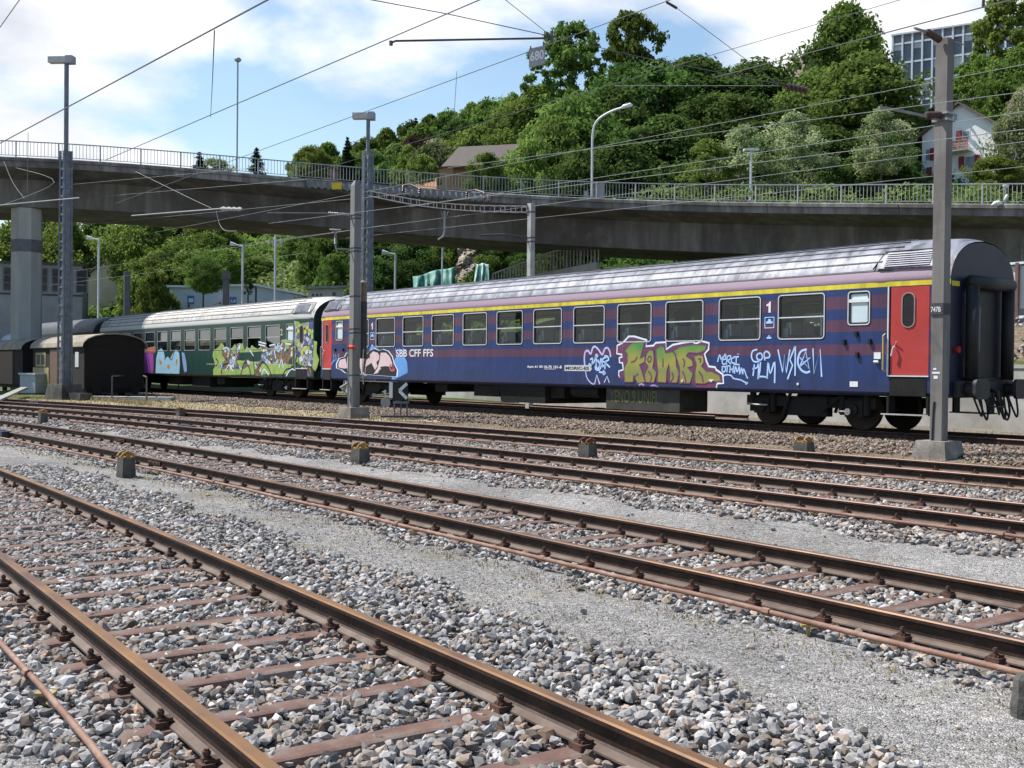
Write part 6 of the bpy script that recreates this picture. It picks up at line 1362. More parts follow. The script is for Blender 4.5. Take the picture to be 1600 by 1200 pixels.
# hillside wall
e = empty('hillside_wall', dep(420, 420, 150), 0, 'long grey retaining wall on the wooded slope under the viaduct', 'wall'); c = Vector(e.location); b = MB()
a1, a2 = dep(372, 400, 155), dep(475, 400, 146); t1, t2 = dep(372, 388, 155)[2], dep(475, 366, 146)[2]
b.add([Vector(q)-c for q in (a1, a2, (a2[0], a2[1], t2), (a1[0], a1[1], t1), (a1[0], a1[1]+.6, a1[2]), (a2[0], a2[1]+.6, a2[2]), (a2[0], a2[1]+.6, t2), (a1[0], a1[1]+.6, t1))], [(0, 1, 2, 3), (7, 6, 5, 4), (0, 3, 7, 4), (1, 5, 6, 2), (3, 2, 6, 7), (0, 4, 5, 1)]); b.build('wall_face', mat('grey_wall', (.17, .165, .155), (.24, .235, .22), scale=.6, bump=.4), e)
# green tarpaulins
def tarp(poly, Y, label, m):
    c = Vector(dep(np.mean([p[0] for p in poly]), np.mean([p[1] for p in poly]), Y)); e = MB(); n, k = 26, 9
    # poly: top-left, top-right, bottom-right, bottom-left
    tl, tr, br, bl = [np.array(p, float) for p in poly]
    for i in range(n+1):
        for j in range(k+1):
            s, t = i/n, j/k; q = (tl*(1-s)+tr*s)*(1-t)+(bl*(1-s)+br*s)*t; q[1] += math.sin(s*9)*1.2*(1-t)
            e.v.append(tuple(Vector(dep(q[0], q[1], Y+.22*(math.sin(s*31+t*2)+math.sin(s*17.3+1.7*t+2)+.6*math.sin(s*53))*(.3+t)+.8*t*-1))-c))
    e.f = [[i*(k+1)+j, (i+1)*(k+1)+j, (i+1)*(k+1)+j+1, i*(k+1)+j+1] for i in range(n) for j in range(k)]; e.mi = [0]*len(e.f)
    o = e.build('tarpaulin', m, smooth=True); o.location = c; so = o.modifiers.new('t', 'SOLIDIFY'); so.thickness = .03; tag(o, label, 'tarpaulin')
MTRP = mat('tarp_green', (.03, .14, .11), (.20, .40, .32), scale=1.1, rough=.6, c3=(.07, .24, .18))
tarp([(645, 432), (710, 416), (712, 446), (646, 452)], 88, 'green tarpaulin draped along the slope above the coach roof', MTRP)
tarp([(744, 412), (764, 412), (766, 440), (740, 444)], 86, 'small pale green tarpaulin bunched on the rock right of the larger one', mat('tarp_pale', (.20, .38, .31), (.42, .58, .50), scale=1.2))
# rock face
b = MB(); n = 30; c = Vector(dep(728, 430, 92))
for i in range(n+1):
    for j in range(n+1):
        px = 690+90*i/n; y = 388+70*j/n; Y = 92-2.5*(1-j/n)*-1+rng.normal(0, .12)+.5*math.sin(i*.6+j*.2)*math.cos(j*.35)+4*abs(i/n-.5)**2*4
        b.v.append(tuple(Vector(dep(px, y, Y))-c))
b.f = [[i*(n+1)+j, (i+1)*(n+1)+j, (i+1)*(n+1)+j+1, i*(n+1)+j+1] for i in range(n) for j in range(n)]; b.mi = [0]*len(b.f)
o = b.build('rock_face', mat('rock', (.13, .10, .07), (.33, .29, .23), scale=.8, bump=.8, bscale=3, c3=(.22, .18, .13), stretch=(1.5, 1, .6), rough=.95)); o.location = c; tag(o, kind='structure')
# brown roofed house on the hill
c = dep(806, 300, 96); z_e = dep(790, 262, 96)[2]; z_r = dep(790, 231, 98)[2]
e = gable('hillside_house', c[0]+.6, c[1]+1, math.radians(74), 7.5, 5.2, 14.2, z_e, z_r, mat('ochre_brown_plaster', (.33, .20, .11), (.40, .25, .14), scale=1), mat('brown_tiles', (.055, .042, .034), (.095, .073, .058), scale=5, bump=.5, bscale=22), 'ochre house with large brown tiled roof half hidden by trees above the railing', 'house', .8)
c = dep(706, 300, 110); e = gable('hillside_house', c[0], c[1], .5, 3.4, 5, 17, dep(706, 268, 110)[2], dep(706, 258, 110)[2], mat('orange_plaster', (.45, .24, .12), (.5, .28, .15)), MATS['brown_tiles'], 'small orange house corner between the ridge trees, left of the brown roof', 'house')
c = dep(508, 300, 125); e = gable('hillside_house', c[0], c[1], .3, 3.5, 6, 19, dep(508, 268, 125)[2], dep(508, 258, 125)[2], mat('red_brick', (.25, .12, .09), (.3, .16, .12)), MATS['brown_tiles'], 'small red brick gable just above the railing left of the lattice lamp', 'house')
# white house with red shutters
Yh = 100.0; k = Yh/F; c = dep(1497, 340, Yh); z0 = c[2]; zf = lambda y: dep(1497, y, Yh)[2]-z0
MHW = mat('white_plaster', (.74, .74, .72), (.80, .80, .78), scale=1, rough=.9); MSHU = mat('shutter_red', (.20, .03, .028), (.26, .045, .04), scale=6); MRT = mat('dark_tiles', (.10, .065, .055), (.16, .11, .095), scale=5, bump=.5, bscale=24)
e = gable('white_house', c[0], c[1], -.72, 116*k, 10.5, z0, dep(1497, 205, Yh)[2], dep(1497, 163, Yh)[2], MHW, MRT, 'white gabled house with dark red shutters and a small balcony at upper right', 'house', .55)
xf = lambda px: (px-1497)*k*1.09
def hw(x0, x1, y0, y1, shl=True, shr=True, par=e):
    q = MB(); q.box(xf(x0)-.12, xf(x1)+.12, -.03, .02, zf(y1)-.1, zf(y0)+.1); w_ = q.build('window', MWHITE, par); q = MB(); q.box(xf(x0), xf(x1), -.06, -.03, zf(y1), zf(y0)); q.build('window_pane', mat('house_pane', (.10, .12, .15), (.28, .31, .35), scale=.8, rough=.2), w_)
    for f_, a in ((shl, x0-9), (shr, x1+.8)):
        if f_: q = MB(); q.box(xf(a), xf(a+7.8), -.12, -.04, zf(y1)-.1, zf(y0)+.1); q.build('shutter', MSHU, w_)
hw(1506, 1518, 247, 264); hw(1502, 1510, 206, 219, True, False); hw(1489.5, 1493, 178, 187, False, False); hw(1486, 1496, 289, 300, False, False); hw(1445, 1450, 258, 276, False, True); hw(1472, 1482, 247, 264, True, False); hw(1450, 1455, 228, 244, False, True); hw(1474, 1484, 208, 222, True, False)
q = MB(); q.box(xf(1482), xf(1515), -1.3, 0, zf(239), zf(237)); q.build('balcony_slab', MHW, e)
q = MB()
for i, y in enumerate((225, 229, 233, 236)): q.box(xf(1482), xf(1515), -1.32, -1.26, zf(y+1.3), zf(y))
for x in (1482, 1493, 1504, 1515): q.box(xf(x)-.04, xf(x)+.04, -1.34, -1.24, zf(238), zf(223))
q.box(xf(1482), xf(1515), -1.36, -1.24, zf(224.4), zf(223)); q.build('balcony_railing', mat('balcony_wood', (.42, .17, .09), (.55, .25, .15)), e)
q = MB(); q.box(xf(1483), xf(1514), -1.25, -1.2, zf(237), zf(226)); q.build('balcony_panel', MWHITE, e)
q = MB(); q.box(xf(1545), xf(1553), 3.5, 4.8, zf(200), zf(157)); ch_ = q.build('chimney', MHW, e); q = MB(); q.box(xf(1544.5), xf(1553.5), 3.4, 4.9, zf(163), zf(155)); q.build('chimney_cap', mat('chimney_brick', (.12, .05, .04), (.18, .08, .06)), ch_)
# office block
Yo = 175.0; A_, B_ = Vector(dep(1395, 60, Yo)), Vector(dep(1640, 60, Yo-12)); zt_ = dep(1395, 54.5, Yo)[2]; zt2_ = dep(1640, 20, Yo-12)[2]
L_ = math.hypot(B_.x-A_.x, B_.y-A_.y); ang = math.atan2(B_.y-A_.y, B_.x-A_.x); zt_ = (zt_+zt2_)/2; zb_ = zt_-19
e = empty('office_block', ((A_.x+B_.x)/2, (A_.y+B_.y)/2, zb_), ang, 'long modern office block with white grid facade on top of the hill at upper right', 'building')
MB().box(-L_/2, L_/2, .3, 14, 0, 19).build('wall', mat('office_panel', (.17, .17, .185), (.23, .23, .25), scale=.5), e)
nb = 15; fh = 3.05
frm = MB()
for i in range(nb+1): x = -L_/2+L_*i/nb; frm.box(x-.13, x+.13, -.15, .28, 0, 18.9)
for j in range(6): z = 17.5-j*fh; frm.box(-L_/2, L_/2, -.08, .27, z-.14, z+.14)
frm.box(-L_/2-.2, L_/2+.2, -.25, 14.2, 18.9, 19.15); frm.build('facade_grid', mat('grid_white', (.55, .60, .66), (.62, .66, .72)), e)
MOP = [mat('office_pane', (.07, .08, .10), (.13, .14, .165), scale=.4, rough=.15), mat('office_blind', (.40, .41, .43), (.46, .47, .49), scale=.4)]
for i in range(nb):
    for j in range(4):
        x0, x1 = -L_/2+L_*i/nb+.2, -L_/2+L_*(i+1)/nb-.2; z1 = 17.5-j*fh-.2; z0_ = 17.5-(j+1)*fh+.2
        q = MB(); q.box(x0, x1, .15, .29, z0_, z1); w_ = q.build('window', MOP[0], e)
        if random.random() < .45: q = MB(); q.box(x0, x1, .08, .15, z1-random.choice([.8, 1.2, 1.6]), z1); q.build('blind', MOP[1], w_)
# low wall far left distance and brown box on ridge
e = empty('hilltop_block', dep(1275, 92, 150), .2, 'brownish corner of a block just left of the tall tree at upper right', 'building'); MB().box(-1.6, 1.6, 0, 6, -8, .6).build('wall', mat('brown_render', (.20, .15, .13), (.25, .19, .17)), e)
# white dogs-head shaped debris on the parapet: bright plastic bag and lantern heads
for px, y, lb in ((1558, 288, 'round white globe lamp behind the railing in front of the white house'),):
    p, t, n = vfr(v_at_px(px)); q = p+n*1.0; e = empty('globe_lamp', tuple(q), 0, lb, 'globe lamp'); MB().tube([(0, 0, -.4), (0, 0, .85)], .03, 6).build('pole', MRLG, e); MB().tube([(0, 0, .82), (0, 0, .86), (0, 0, .92), (0, 0, .98), (0, 0, 1.0)], [.07, .11, .14, .1, .03], 12).build('globe', MWHITE, e, smooth=True)
p, t, n = vfr(v_at_px(1567)); b = MB(); b.tube([(-.5, 0, -.06), (-.35, 0, .02), (-.2, 0, .03), (-.05, 0, 0)], [.04, .10, .12, .05], 7); b.tube([(.05, 0, .14), (.12, 0, .3), (.14, 0, .40)], [.05, .08, .03], 7); o = b.build('plastic_bag', MWHITE, smooth=True); o.location = tuple(p+n*.0+[0, 0, .0]); tag(o, 'crumpled white plastic bag on the parapet edge at the right', 'bag')
# ------------------------------------------------------------------ vegetation
def leafmat(name, c, c2, tr=.35):
    m = bpy.data.materials.new(name); m.use_nodes = True; t = m.node_tree; t.nodes.clear(); L = t.links.new
    o = N(t, 'ShaderNodeOutputMaterial'); d = N(t, 'ShaderNodeBsdfDiffuse'); tr_ = N(t, 'ShaderNodeBsdfTranslucent'); mx = N(t, 'ShaderNodeMixShader'); mx.inputs[0].default_value = tr
    at = N(t, 'ShaderNodeAttribute', attribute_name='leaf'); r = N(t, 'ShaderNodeValToRGB'); r.color_ramp.elements[0].color = tuple(c)+(1,); r.color_ramp.elements[1].color = tuple(c2)+(1,)
    L(at.outputs['Fac'], r.inputs[0]); oi = N(t, 'ShaderNodeObjectInfo'); hs = N(t, 'ShaderNodeHueSaturation'); mr = N(t, 'ShaderNodeMapRange'); mr.inputs[3].default_value = .75; mr.inputs[4].default_value = 1.25; L(oi.outputs['Random'], mr.inputs[0]); L(mr.outputs[0], hs.inputs['Value'])
    mr2 = N(t, 'ShaderNodeMapRange'); mr2.inputs[3].default_value = .485; mr2.inputs[4].default_value = .515; L(oi.outputs['Random'], mr2.inputs[0]); L(mr2.outputs[0], hs.inputs['Hue'])
    L(r.outputs[0], hs.inputs['Color']); L(hs.outputs[0], d.inputs[0]); L(hs.outputs[0], tr_.inputs[0]); L(d.outputs[0], mx.inputs[1]); L(tr_.outputs[0], mx.inputs[2]); L(mx.outputs[0], o.inputs[0]); return m
LM = dict(dark=leafmat('leaf_dark', (.042, .078, .022), (.125, .19, .05), .45), mid=leafmat('leaf_mid', (.065, .115, .026), (.19, .27, .065), .47), light=leafmat('leaf_light', (.10, .15, .032), (.25, .33, .08), .5),
          pale=leafmat('leaf_pale', (.10, .15, .045), (.44, .47, .26), .4), con=leafmat('leaf_conifer', (.010, .024, .013), (.026, .048, .022), .1), rust=leafmat('leaf_plum', (.04, .022, .02), (.07, .045, .03), .2), grass=leafmat('leaf_dry', (.26, .22, .12), (.42, .36, .22), .3))
MBRK = mat('bark', (.05, .042, .032), (.10, .085, .068), scale=5, bump=.6)
def leaves_mesh(name, cen, nrm, size, val, m):
    n = len(cen); a = rng.normal(size=(n, 3)); nr = nrm+a*.75; nr /= np.linalg.norm(nr, axis=1)[:, None]
    t = np.cross(nr, rng.normal(size=(n, 3))); t /= np.linalg.norm(t, axis=1)[:, None]; b = np.cross(nr, t)
    s = (size*rng.uniform(.6, 1.3, n))[:, None]
    V = np.stack([cen-t*s, cen-b*s*.55+nr*s*.1, cen+t*s, cen+b*s*.55+nr*s*.1], 1).reshape(-1, 3)
    me = bpy.data.meshes.new(name); me.vertices.add(n*4); me.vertices.foreach_set('co', V.astype(np.float32).ravel()); me.loops.add(n*4); me.loops.foreach_set('vertex_index', np.arange(n*4, dtype=np.int32))
    me.polygons.add(n); me.polygons.foreach_set('loop_start', np.arange(0, n*4, 4, dtype=np.int32)); me.polygons.foreach_set('loop_total', np.full(n, 4, dtype=np.int32))
    at = me.attributes.new('leaf', 'FLOAT', 'POINT'); at.data.foreach_set('value', np.repeat(np.clip(val+rng.normal(0, .15, n), 0, 1), 4).astype(np.float32)); me.materials.append(m); me.update(); return me
def crown_pts(nl, W, H, shape, nclump, lo=0.0, clr=.17):
    # unit-ish crown centred on x=y=0, from z=0 to H, radius W/2
    C = []; 
    for _ in range(nclump*4):
        z = rng.uniform(0, 1)
        if shape == 'round': rad = math.sqrt(max(0, 1-(2*z-1)**2))**.8
        elif shape == 'egg': rad = (math.sin(math.pi*min(1, (z*.93+.07)))**.7)*(1-.35*z)*1.15
        elif shape == 'col': rad = .9*math.sin(math.pi*(z*.9+.08))**.4
        elif shape == 'bush': rad = math.sqrt(max(0, 1-z**2.2))
        else: rad = (1-z)
        th = rng.uniform(0, 2*math.pi); q = rng.uniform(.2, 1)**.55*rad*(1+.2*math.sin(th*3+z*5)+rng.normal(0, .08))
        C.append((q*math.cos(th)*W/2, q*math.sin(th)*W/2, z*H))
        if len(C) >= nclump: break
    C = np.array(C); per = nl//len(C); cs = []; ns = []; vs = []
    for c in C:
        r = W*clr*rng.uniform(.6, 1.25); d = rng.normal(size=(per, 3)); d /= np.linalg.norm(d, axis=1)[:, None]; rr = r*rng.uniform(.1, 1.35, per)**.6
        d2 = d.copy(); d2[:, 2] *= .72; cs.append(c+d2*rr[:, None]); ns.append(d+[0, 0, .35]); vs.append(np.full(per, rng.uniform(.15, .85)))
    return np.concatenate(cs), np.concatenate(ns), np.concatenate(vs)
TM = {}
def tree_proto(kind, seed):
    key = (kind, seed)
    if key in TM: return TM[key]
    K = dict(broad=('egg', 10, 10, 20000, 150, .20), round=('round', 10, 9, 18000, 130, .20), bush=('bush', 10, 6, 12000, 100, .17), airy=('round', 10, 14, 17000, 260, .105), col=('col', 5, 12, 9000, 80, .16), small=('egg', 10, 11, 9000, 100, .17))[kind]
    cs, ns, vs = crown_pts(K[3], K[1], K[2], K[0], K[4], clr=K[5]*.62)
    TM[key] = (cs, ns, vs, K[1], K[2]); return TM[key]
_mesh = {}
def tree(px, ytop, wpx, Y, kind, m, label, group=None, hfrac=None, ybase=None, nm='tree', trunk=True, cat='tree', mirror=1, lsz=.24):
    x, _, ztop = dep(px, ytop, Y); zb = terr(x, Y) if ybase is None else dep(px, ybase, Y)[2]
    H = max(2.0, ztop-zb); W = wpx/F*Y; seed = random.randrange(3)
    key = (kind, seed, m, round(lsz, 2))
    cs, ns, vs, kw, kh = tree_proto(kind, seed)
    if key not in _mesh: _mesh[key] = leaves_mesh('crown', cs, ns, lsz, vs, LM[m])
    e = empty(nm, (x, Y, zb), random.uniform(0, 6.28), label, cat, group)
    o = bpy.data.objects.new('crown', _mesh[key]); COL.objects.link(o); o.parent = e
    t0 = hfrac if hfrac is not None else .12
    o.location = (0, 0, H*t0); sw = 1.35 if kind in ('airy', 'broad', 'round') else 1.12; o.scale = (W/kw*sw, W/kw*sw, H*(1-t0)/kh*1.04)
    if trunk:
        b = MB(); r = max(.08, H*.018); b.tube([(0, 0, -.5), (0, 0, H*.3), (.1*r, .2, H*.6), (0, 0, H*.85)], [r, r*.8, r*.5, r*.15], 7)
        for i in range(7):
            a = rng.uniform(0, 6.28); z = H*rng.uniform(.25, .7); l = W*.36; b.tube([(0, 0, z), (math.cos(a)*l*.5, math.sin(a)*l*.5, z+l*.35), (math.cos(a)*l, math.sin(a)*l, z+l*.8)], [r*.4, r*.25, r*.08], 5)
        b.build('trunk', MBRK, e)
    return e
def conifer(px, ytop, ybase, wpx, Y, label, nb=16):
    x, _, ztop = dep(px, ytop, Y); zb = dep(px, ybase, Y)[2]; H = ztop-zb; W = wpx/F*Y
    e = empty('conifer', (x, Y, zb), 0, label, 'tree'); MB().tube([(0, 0, -3), (0, 0, H*.5), (0, 0, H)], [H*.02, H*.012, .03], 6).build('trunk', MBRK, e)
    cs, ns = [], []
    for k in range(nb):
        t = (k+.5)/nb; z = H*t; r = W/2*(1-t)**.8*rng.uniform(.8, 1.15)
        for j in range(7):
            a = rng.uniform(0, 6.28); n = int(150*(1-t)+30)
            q = rng.uniform(.05, 1, n); cs.append(np.stack([math.cos(a)*q*r+rng.normal(0, .09*r+.05, n), math.sin(a)*q*r+rng.normal(0, .09*r+.05, n), z-q*r*.28+rng.normal(0, .06, n)], 1)); ns.append(np.tile([0, 0, 1.], (n, 1)))
    cs = np.concatenate(cs); me = leaves_mesh('crown', cs, np.concatenate(ns), .075*Y/100, np.full(len(cs), .4), LM['con']); o = bpy.data.objects.new('crown', me); COL.objects.link(o); o.parent = e
# big trees on the right hill
G = 'trees of the wooded hill'
tree(895, 50, 92, 128, 'airy', 'mid', 'tall airy tree against the sky, left one of the pair beside the number board', lsz=.27)
tree(985, 34, 80, 130, 'airy', 'mid', 'tall airy dark tree against the sky, the right one of the pair', lsz=.27)
tree(1322, 28, 130, 120, 'broad', 'mid', 'tallest green tree, with jagged top, left of the office block')
tree(1345, 105, 158, 106, 'broad', 'mid', 'very large round green tree in front of the office block')
tree(1275, 125, 120, 112, 'broad', 'mid', 'broad green tree left of the very large round one')
tree(1590, -10, 110, 130, 'airy', 'light', 'tall pale leafed tree hiding the right end of the office block', lsz=.26)
tree(1520, 92, 60, 122, 'airy', 'light', 'thin light tree standing in front of the office windows', lsz=.24)
tree(1592, 92, 90, 116, 'broad', 'mid', 'green tree at the right edge above the house chimney')
tree(1485, 158, 60, 118, 'broad', 'dark', 'dark green tree behind the roof of the white house')
tree(1604, 150, 80, 86, 'broad', 'pale', 'pale flowering tree right of the white house', lsz=.22)
tree(1552, 250, 90, 84, 'bush', 'light', 'bright green rounded bush in front of the white house', ybase=300, nm='bush', cat='bush', trunk=False, lsz=.2)
tree(1378, 175, 88, 84, 'small', 'pale', 'pale flowering small tree with visible trunk left of the grey mast', hfrac=.30, ybase=312, lsz=.20)
tree(1240, 186, 110, 86, 'small', 'pale', 'pale flowering tree, the tallest in the row behind the railing', ybase=310, hfrac=.1, lsz=.20)
tree(1165, 205, 110, 86, 'small', 'pale', 'pale flowering tree behind the thin pale lamp pole', ybase=312, hfrac=.08, lsz=.20)
tree(1105, 225, 90, 86, 'small', 'light', 'lower light green tree at the left end of the pale row', ybase=312, hfrac=.05, lsz=.20)
big = [(1000, 118, 150, 118, 'dark'), (1085, 105, 150, 124, 'dark'), (1175, 110, 150, 124, 'dark'), (1130, 165, 150, 108, 'dark'), (1040, 195, 140, 100, 'dark'), (960, 150, 120, 112, 'dark'), (900, 168, 130, 106, 'mid'), (865, 205, 110, 98, 'mid'), (840, 150, 110, 132, 'mid'), (1230, 180, 130, 104, 'dark'),
       (1290, 210, 120, 96, 'dark'), (1385, 215, 70, 98, 'dark'), (1412, 165, 50, 125, 'dark'), (970, 235, 120, 92, 'dark'), (800, 175, 100, 140, 'mid'), (830, 235, 70, 92, 'light'), (1220, 128, 90, 135, 'mid'), (1120, 118, 90, 132, 'light'), (1350, 250, 100, 88, 'dark'), (905, 250, 90, 88, 'dark'), (1556, 135, 50, 118, 'mid')]
ORD = 'first second third fourth fifth sixth seventh eighth ninth tenth eleventh twelfth thirteenth fourteenth fifteenth sixteenth seventeenth eighteenth nineteenth twentieth twenty-first twenty-second twenty-third twenty-fourth twenty-fifth twenty-sixth twenty-seventh twenty-eighth twenty-ninth thirtieth thirty-first thirty-second thirty-third thirty-fourth thirty-fifth'.split()
def rank(L_): 
    o = sorted(range(len(L_)), key=lambda i: (L_[i][0], L_[i][1])); r = [0]*len(o)
    for k, i in enumerate(o): r[i] = k
    return [ORD[k] for k in r]
side = ['left of the curved street lamp', 'behind the curved street lamp', 'right of the curved street lamp']
for i, (px, yt, w, Y, m) in enumerate(big):
    tree(px, yt, w, Y, 'broad' if i % 3 else 'round', m, '%s broadleaf tree, %s from the left in the dense wood above the railing' % (dict(dark='dark green', mid='mid green', light='light green')[m], rank(big)[i]), G)
# ridge and slope on the left, above the railing
ridge = [(480, 240, 46, 205, 'mid'), (512, 232, 50, 215, 'mid'), (575, 226, 50, 225, 'mid'), (605, 212, 50, 230, 'mid'), (640, 200, 46, 240, 'dark'), (672, 190, 50, 245, 'dark'), (705, 185, 50, 235, 'mid'), (738, 172, 54, 225, 'mid'), (770, 166, 60, 210, 'mid'), (800, 160, 60, 190, 'mid'), (655, 224, 60, 190, 'rust'), (700, 218, 60, 175, 'dark'), (745, 208, 60, 165, 'light'), (620, 236, 60, 170, 'mid'), (580, 246, 60, 160, 'mid'), (640, 240, 50, 140, 'light'), (680, 232, 56, 130, 'pale'), (735, 225, 60, 125, 'light'), (545, 250, 50, 150, 'mid'), (500, 258, 40, 150, 'mid'), (780, 200, 70, 150, 'mid'), (660, 205, 60, 215, 'mid'), (720, 196, 60, 205, 'dark')]
for i, (px, yt, w, Y, m) in enumerate(ridge):
    tree(px, yt, w, Y, 'broad' if i % 2 else 'round', m, '%s tree, %s from the left on the ridge left of the brown tiled roof' % (dict(dark='dark green', mid='mid green', light='light green', pale='grey green', rust='purplish brown')[m], rank(ridge)[i]), 'trees on the distant ridge', lsz=.34)
tree(660, 246, 46, 92, 'bush', 'light', 'bright light green bush just above the railing beside the lattice lamp', ybase=290, nm='bush', cat='bush', trunk=False, lsz=.22)
tree(760, 246, 60, 90, 'bush', 'mid', 'leafy bush behind the railing left of the brown roofed house', ybase=300, nm='bush', cat='bush', trunk=False, lsz=.22)
tree(335, 252, 34, 100, 'round', 'light', 'small round light green tree top between the two dark conifers', ybase=285, lsz=.2)
tree(487, 232, 40, 110, 'round', 'light', 'light tree with pale leaves just left of the small red brick gable', ybase=290, lsz=.22)
conifer(401, 231, 290, 44, 96, 'dark conifer with open branches standing right of the thin mast', 12)
conifer(312, 237, 290, 44, 96, 'dark conifer with flat branches left of the thin mast', 9)
conifer(543, 214, 285, 34, 120, 'dark pointed conifer just left of the second lattice lamp mast', 15)
for px, yt, Y, wd_ in ((650, 184, 235, 'leftmost'), (676, 180, 240, 'middle one'), (700, 179, 240, 'rightmost')): conifer(px, yt, 215, 18, Y, 'small dark conifer on the ridge skyline, %s of three' % wd_, 8)
# slope below the viaduct
low = [(25, 358, 90, 120, 'light', 'broad'), (100, 352, 80, 118, 'light', 'broad'), (150, 345, 80, 130, 'mid', 'broad'), (205, 352, 86, 118, 'mid', 'broad'), (235, 350, 90, 112, 'light', 'round'), (280, 340, 80, 140, 'dark', 'broad'), (320, 372, 70, 122, 'mid', 'round'), (335, 348, 60, 138, 'light', 'round'), (260, 392, 80, 106, 'mid', 'round'), (245, 405, 60, 104, 'light', 'round'),
       (300, 400, 66, 104, 'light', 'round'), (212, 440, 50, 98, 'light', 'bush'), (240, 430, 60, 96, 'light', 'bush'), (345, 395, 60, 112, 'light', 'round'), (400, 405, 60, 120, 'mid', 'bush'), (370, 340, 50, 160, 'dark', 'broad'), (60, 340, 90, 140, 'mid', 'broad'),
       (500, 375, 70, 108, 'mid', 'bush'), (545, 365, 70, 110, 'dark', 'bush'), (600, 372, 90, 100, 'dark', 'broad'), (645, 378, 80, 98, 'dark', 'broad'), (590, 410, 80, 92, 'dark', 'bush'), (640, 415, 60, 93, 'dark', 'bush'), (700, 380, 60, 96, 'mid', 'bush'), (780, 392, 80, 90, 'mid', 'bush'), (830, 398, 70, 86, 'dark', 'bush'), (860, 400, 50, 82, 'mid', 'bush'), (690, 395, 40, 97, 'light', 'bush'), (765, 405, 40, 88, 'mid', 'bush'), (520, 405, 50, 100, 'mid', 'bush'), (470, 372, 60, 130, 'mid', 'bush'), (530, 350, 60, 140, 'dark', 'broad'), (750, 380, 60, 100, 'dark', 'bush')]
for i, (px, yt, w, Y, m, k) in enumerate(low):
    where = 'behind the yellow house' if px < 240 else ('above the pale blue sheds' if px < 420 else ('beside the concrete mast' if px < 670 else 'near the tarpaulins'))
    bu = k == 'bush'
    tree(px, yt, w, Y, k, m, '%s %s seen under the viaduct, %s from the left on that slope' % (dict(dark='dark green', mid='mid green', light='bright green')[m], 'bush' if bu else 'tree', rank(low)[i]), 'trees and bushes seen under the viaduct', nm='bush' if bu else 'tree', cat='bush' if bu else 'tree', lsz=.24, trunk=not bu)
tree(388, 410, 22, 90, 'col', 'dark', 'slender dark tree in front of the pale blue sheds', ybase=478, hfrac=.25, lsz=.16)
tree(318, 405, 46, 92, 'round', 'mid', 'young round tree on a thin trunk in front of the first pale blue shed', ybase=482, hfrac=.35, lsz=.2)
# undergrowth over the slopes (stuff)
def under(name, pxs, Ys, n, m, lsz, hh=1.6, clump=26):
    C, Nn, Vv = [], [], []
    for _ in range(n):
        px = rng.uniform(*pxs); Y = rng.uniform(*Ys); x = (px-800)/F*Y; z = terr(x, Y); k = clump; r = rng.uniform(.5, 1.3)*hh*.6
        d = rng.normal(size=(k, 3)); d /= np.linalg.norm(d, axis=1)[:, None]; d[:, 2] = np.abs(d[:, 2]); C.append(np.array([x, Y, z])+d*r*rng.uniform(.5, 1, (k, 1))); Nn.append(d+[0, 0, .4]); Vv.append(np.full(k, rng.uniform(.1, .9)))
    me = leaves_mesh(name, np.concatenate(C), np.concatenate(Nn), lsz, np.concatenate(Vv), LM[m]); o = bpy.data.objects.new(name, me); COL.objects.link(o); tag(o, kind='stuff')
under('undergrowth', (-150, 900), (84, 150), 2600, 'mid', .26)
under('undergrowth', (650, 1750), (72, 130), 3000, 'dark', .26)
under('undergrowth', (400, 560), (98, 128), 700, 'pale', .24, 1.0)
under('undergrowth', (-200, 1800), (150, 320), 3600, 'mid', .5, 3.0)
# hedge plants behind the viaduct railing
C = []
for px in np.arange(960, 1600, 2.2):
    Y = _d(px)+13; x, y, z = dep(px, 300, Y); 
    for q in range(22): C.append((x+rng.normal(0, .4), y+rng.normal(0, .5), z-2.2+rng.uniform(0, 2.2+.5*math.sin(px*.05))))
C = np.array(C); me = leaves_mesh('hedge', C, np.tile([0, -.3, 1.], (len(C), 1)), .16, rng.uniform(0, 1, len(C)), LM['light']); o = bpy.data.objects.new('hedge', me); COL.objects.link(o); tag(o, kind='stuff')
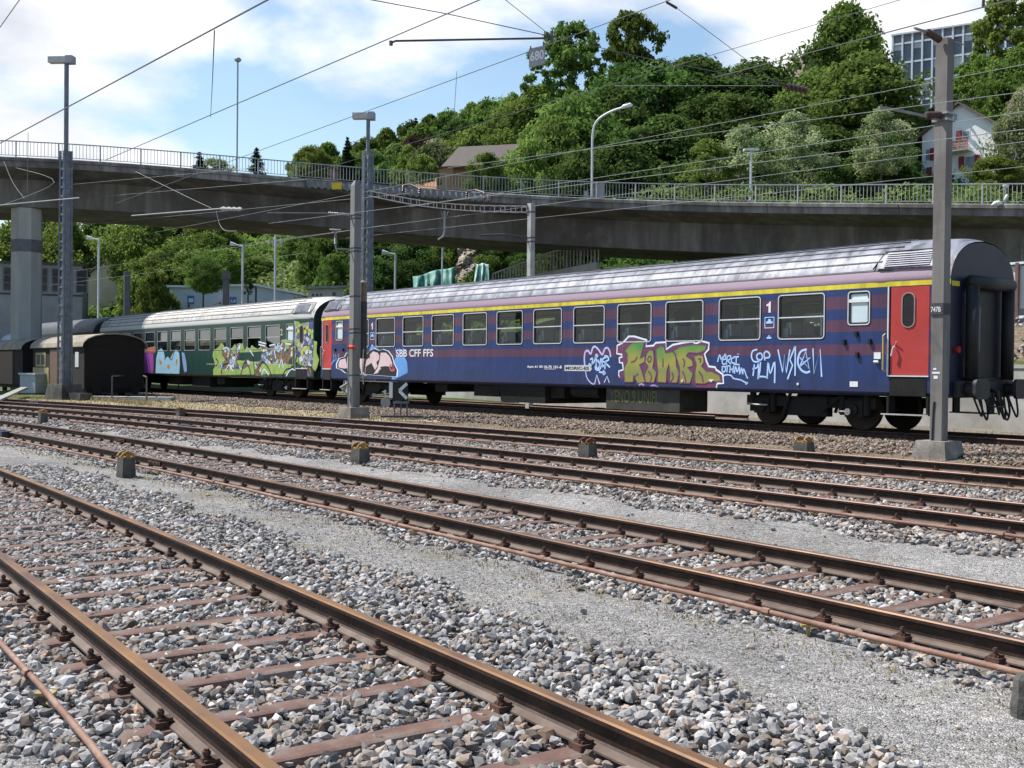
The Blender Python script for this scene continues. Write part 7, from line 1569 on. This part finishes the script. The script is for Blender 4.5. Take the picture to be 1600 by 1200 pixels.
# dry grass in the yard (stuff)
def grass(name, n, uf, wf, m, h, keep=None):
    vs, vals = [], []
    k = 0; V = []; 
    for _ in range(n):
        u = rng.uniform(*uf); w = wf(u)+rng.normal(0, .001); x, y, _z = P(u, w, 0); z = zg(u, w); a = rng.uniform(0, 6.28); hh = h*rng.uniform(.4, 1.3); l = rng.uniform(.2, .9)*hh; dx, dy = math.cos(a), math.sin(a); ww = .006+.004*y/20
        V += [(x-dy*ww, y+dx*ww, z-.01), (x+dy*ww, y-dx*ww, z-.01), (x+dx*l*.5+dy*ww*.6, y+dy*l*.5-dx*ww*.6, z+hh*.6), (x+dx*l, y+dy*l, z+hh)]
    V = np.array(V); nn = len(V)//4; me = bpy.data.meshes.new(name); me.vertices.add(nn*4); me.vertices.foreach_set('co', V.astype(np.float32).ravel()); me.loops.add(nn*4); me.loops.foreach_set('vertex_index', np.arange(nn*4, dtype=np.int32)); me.polygons.add(nn); me.polygons.foreach_set('loop_start', np.arange(0, nn*4, 4, dtype=np.int32)); me.polygons.foreach_set('loop_total', np.full(nn, 4, dtype=np.int32))
    at = me.attributes.new('leaf', 'FLOAT', 'POINT'); at.data.foreach_set('value', np.repeat(rng.uniform(0, 1, nn), 4).astype(np.float32)); me.materials.append(LM[m]); me.update(); o = bpy.data.objects.new(name, me); COL.objects.link(o); tag(o, kind='stuff')
grass('dry_grass', 9000, (-48, -15), lambda u: rng.uniform(D_C(u)+1.1, 17.9), 'grass', .06)
grass('dry_grass', 900, (-42, -30), lambda u: rng.uniform(14.9, 15.5), 'grass', .18)
grass('dry_grass', 1800, (-16, 4), lambda u: rng.uniform(D_C(u)+1.0, 17.8), 'grass', .05)
def tuft_strip(cf, spread, n, uf): 
    cent = [(rng.uniform(*uf)) for _ in range(n)]
    def f(u): return cf(u)+rng.normal(0, spread)
    return f
cents = rng.uniform(-14, 8.5, 16)
grass('dry_grass', 1400, (-14, 9), lambda u: B_C(u)-1.42+rng.normal(0, .10), 'grass', .02)
grass('dry_grass', 700, (-8, 9), lambda u: ip(u, *AF)+rng.normal(0, .12), 'grass', .015)
grass('weeds', 40, (3.9, 4.3), lambda u: 13.95+rng.normal(0, .1), 'mid', .09)
grass('weeds', 600, (-8, 4), lambda u: rng.uniform(23.6, 26), 'grass', .12)
bpy.context.view_layer.update()
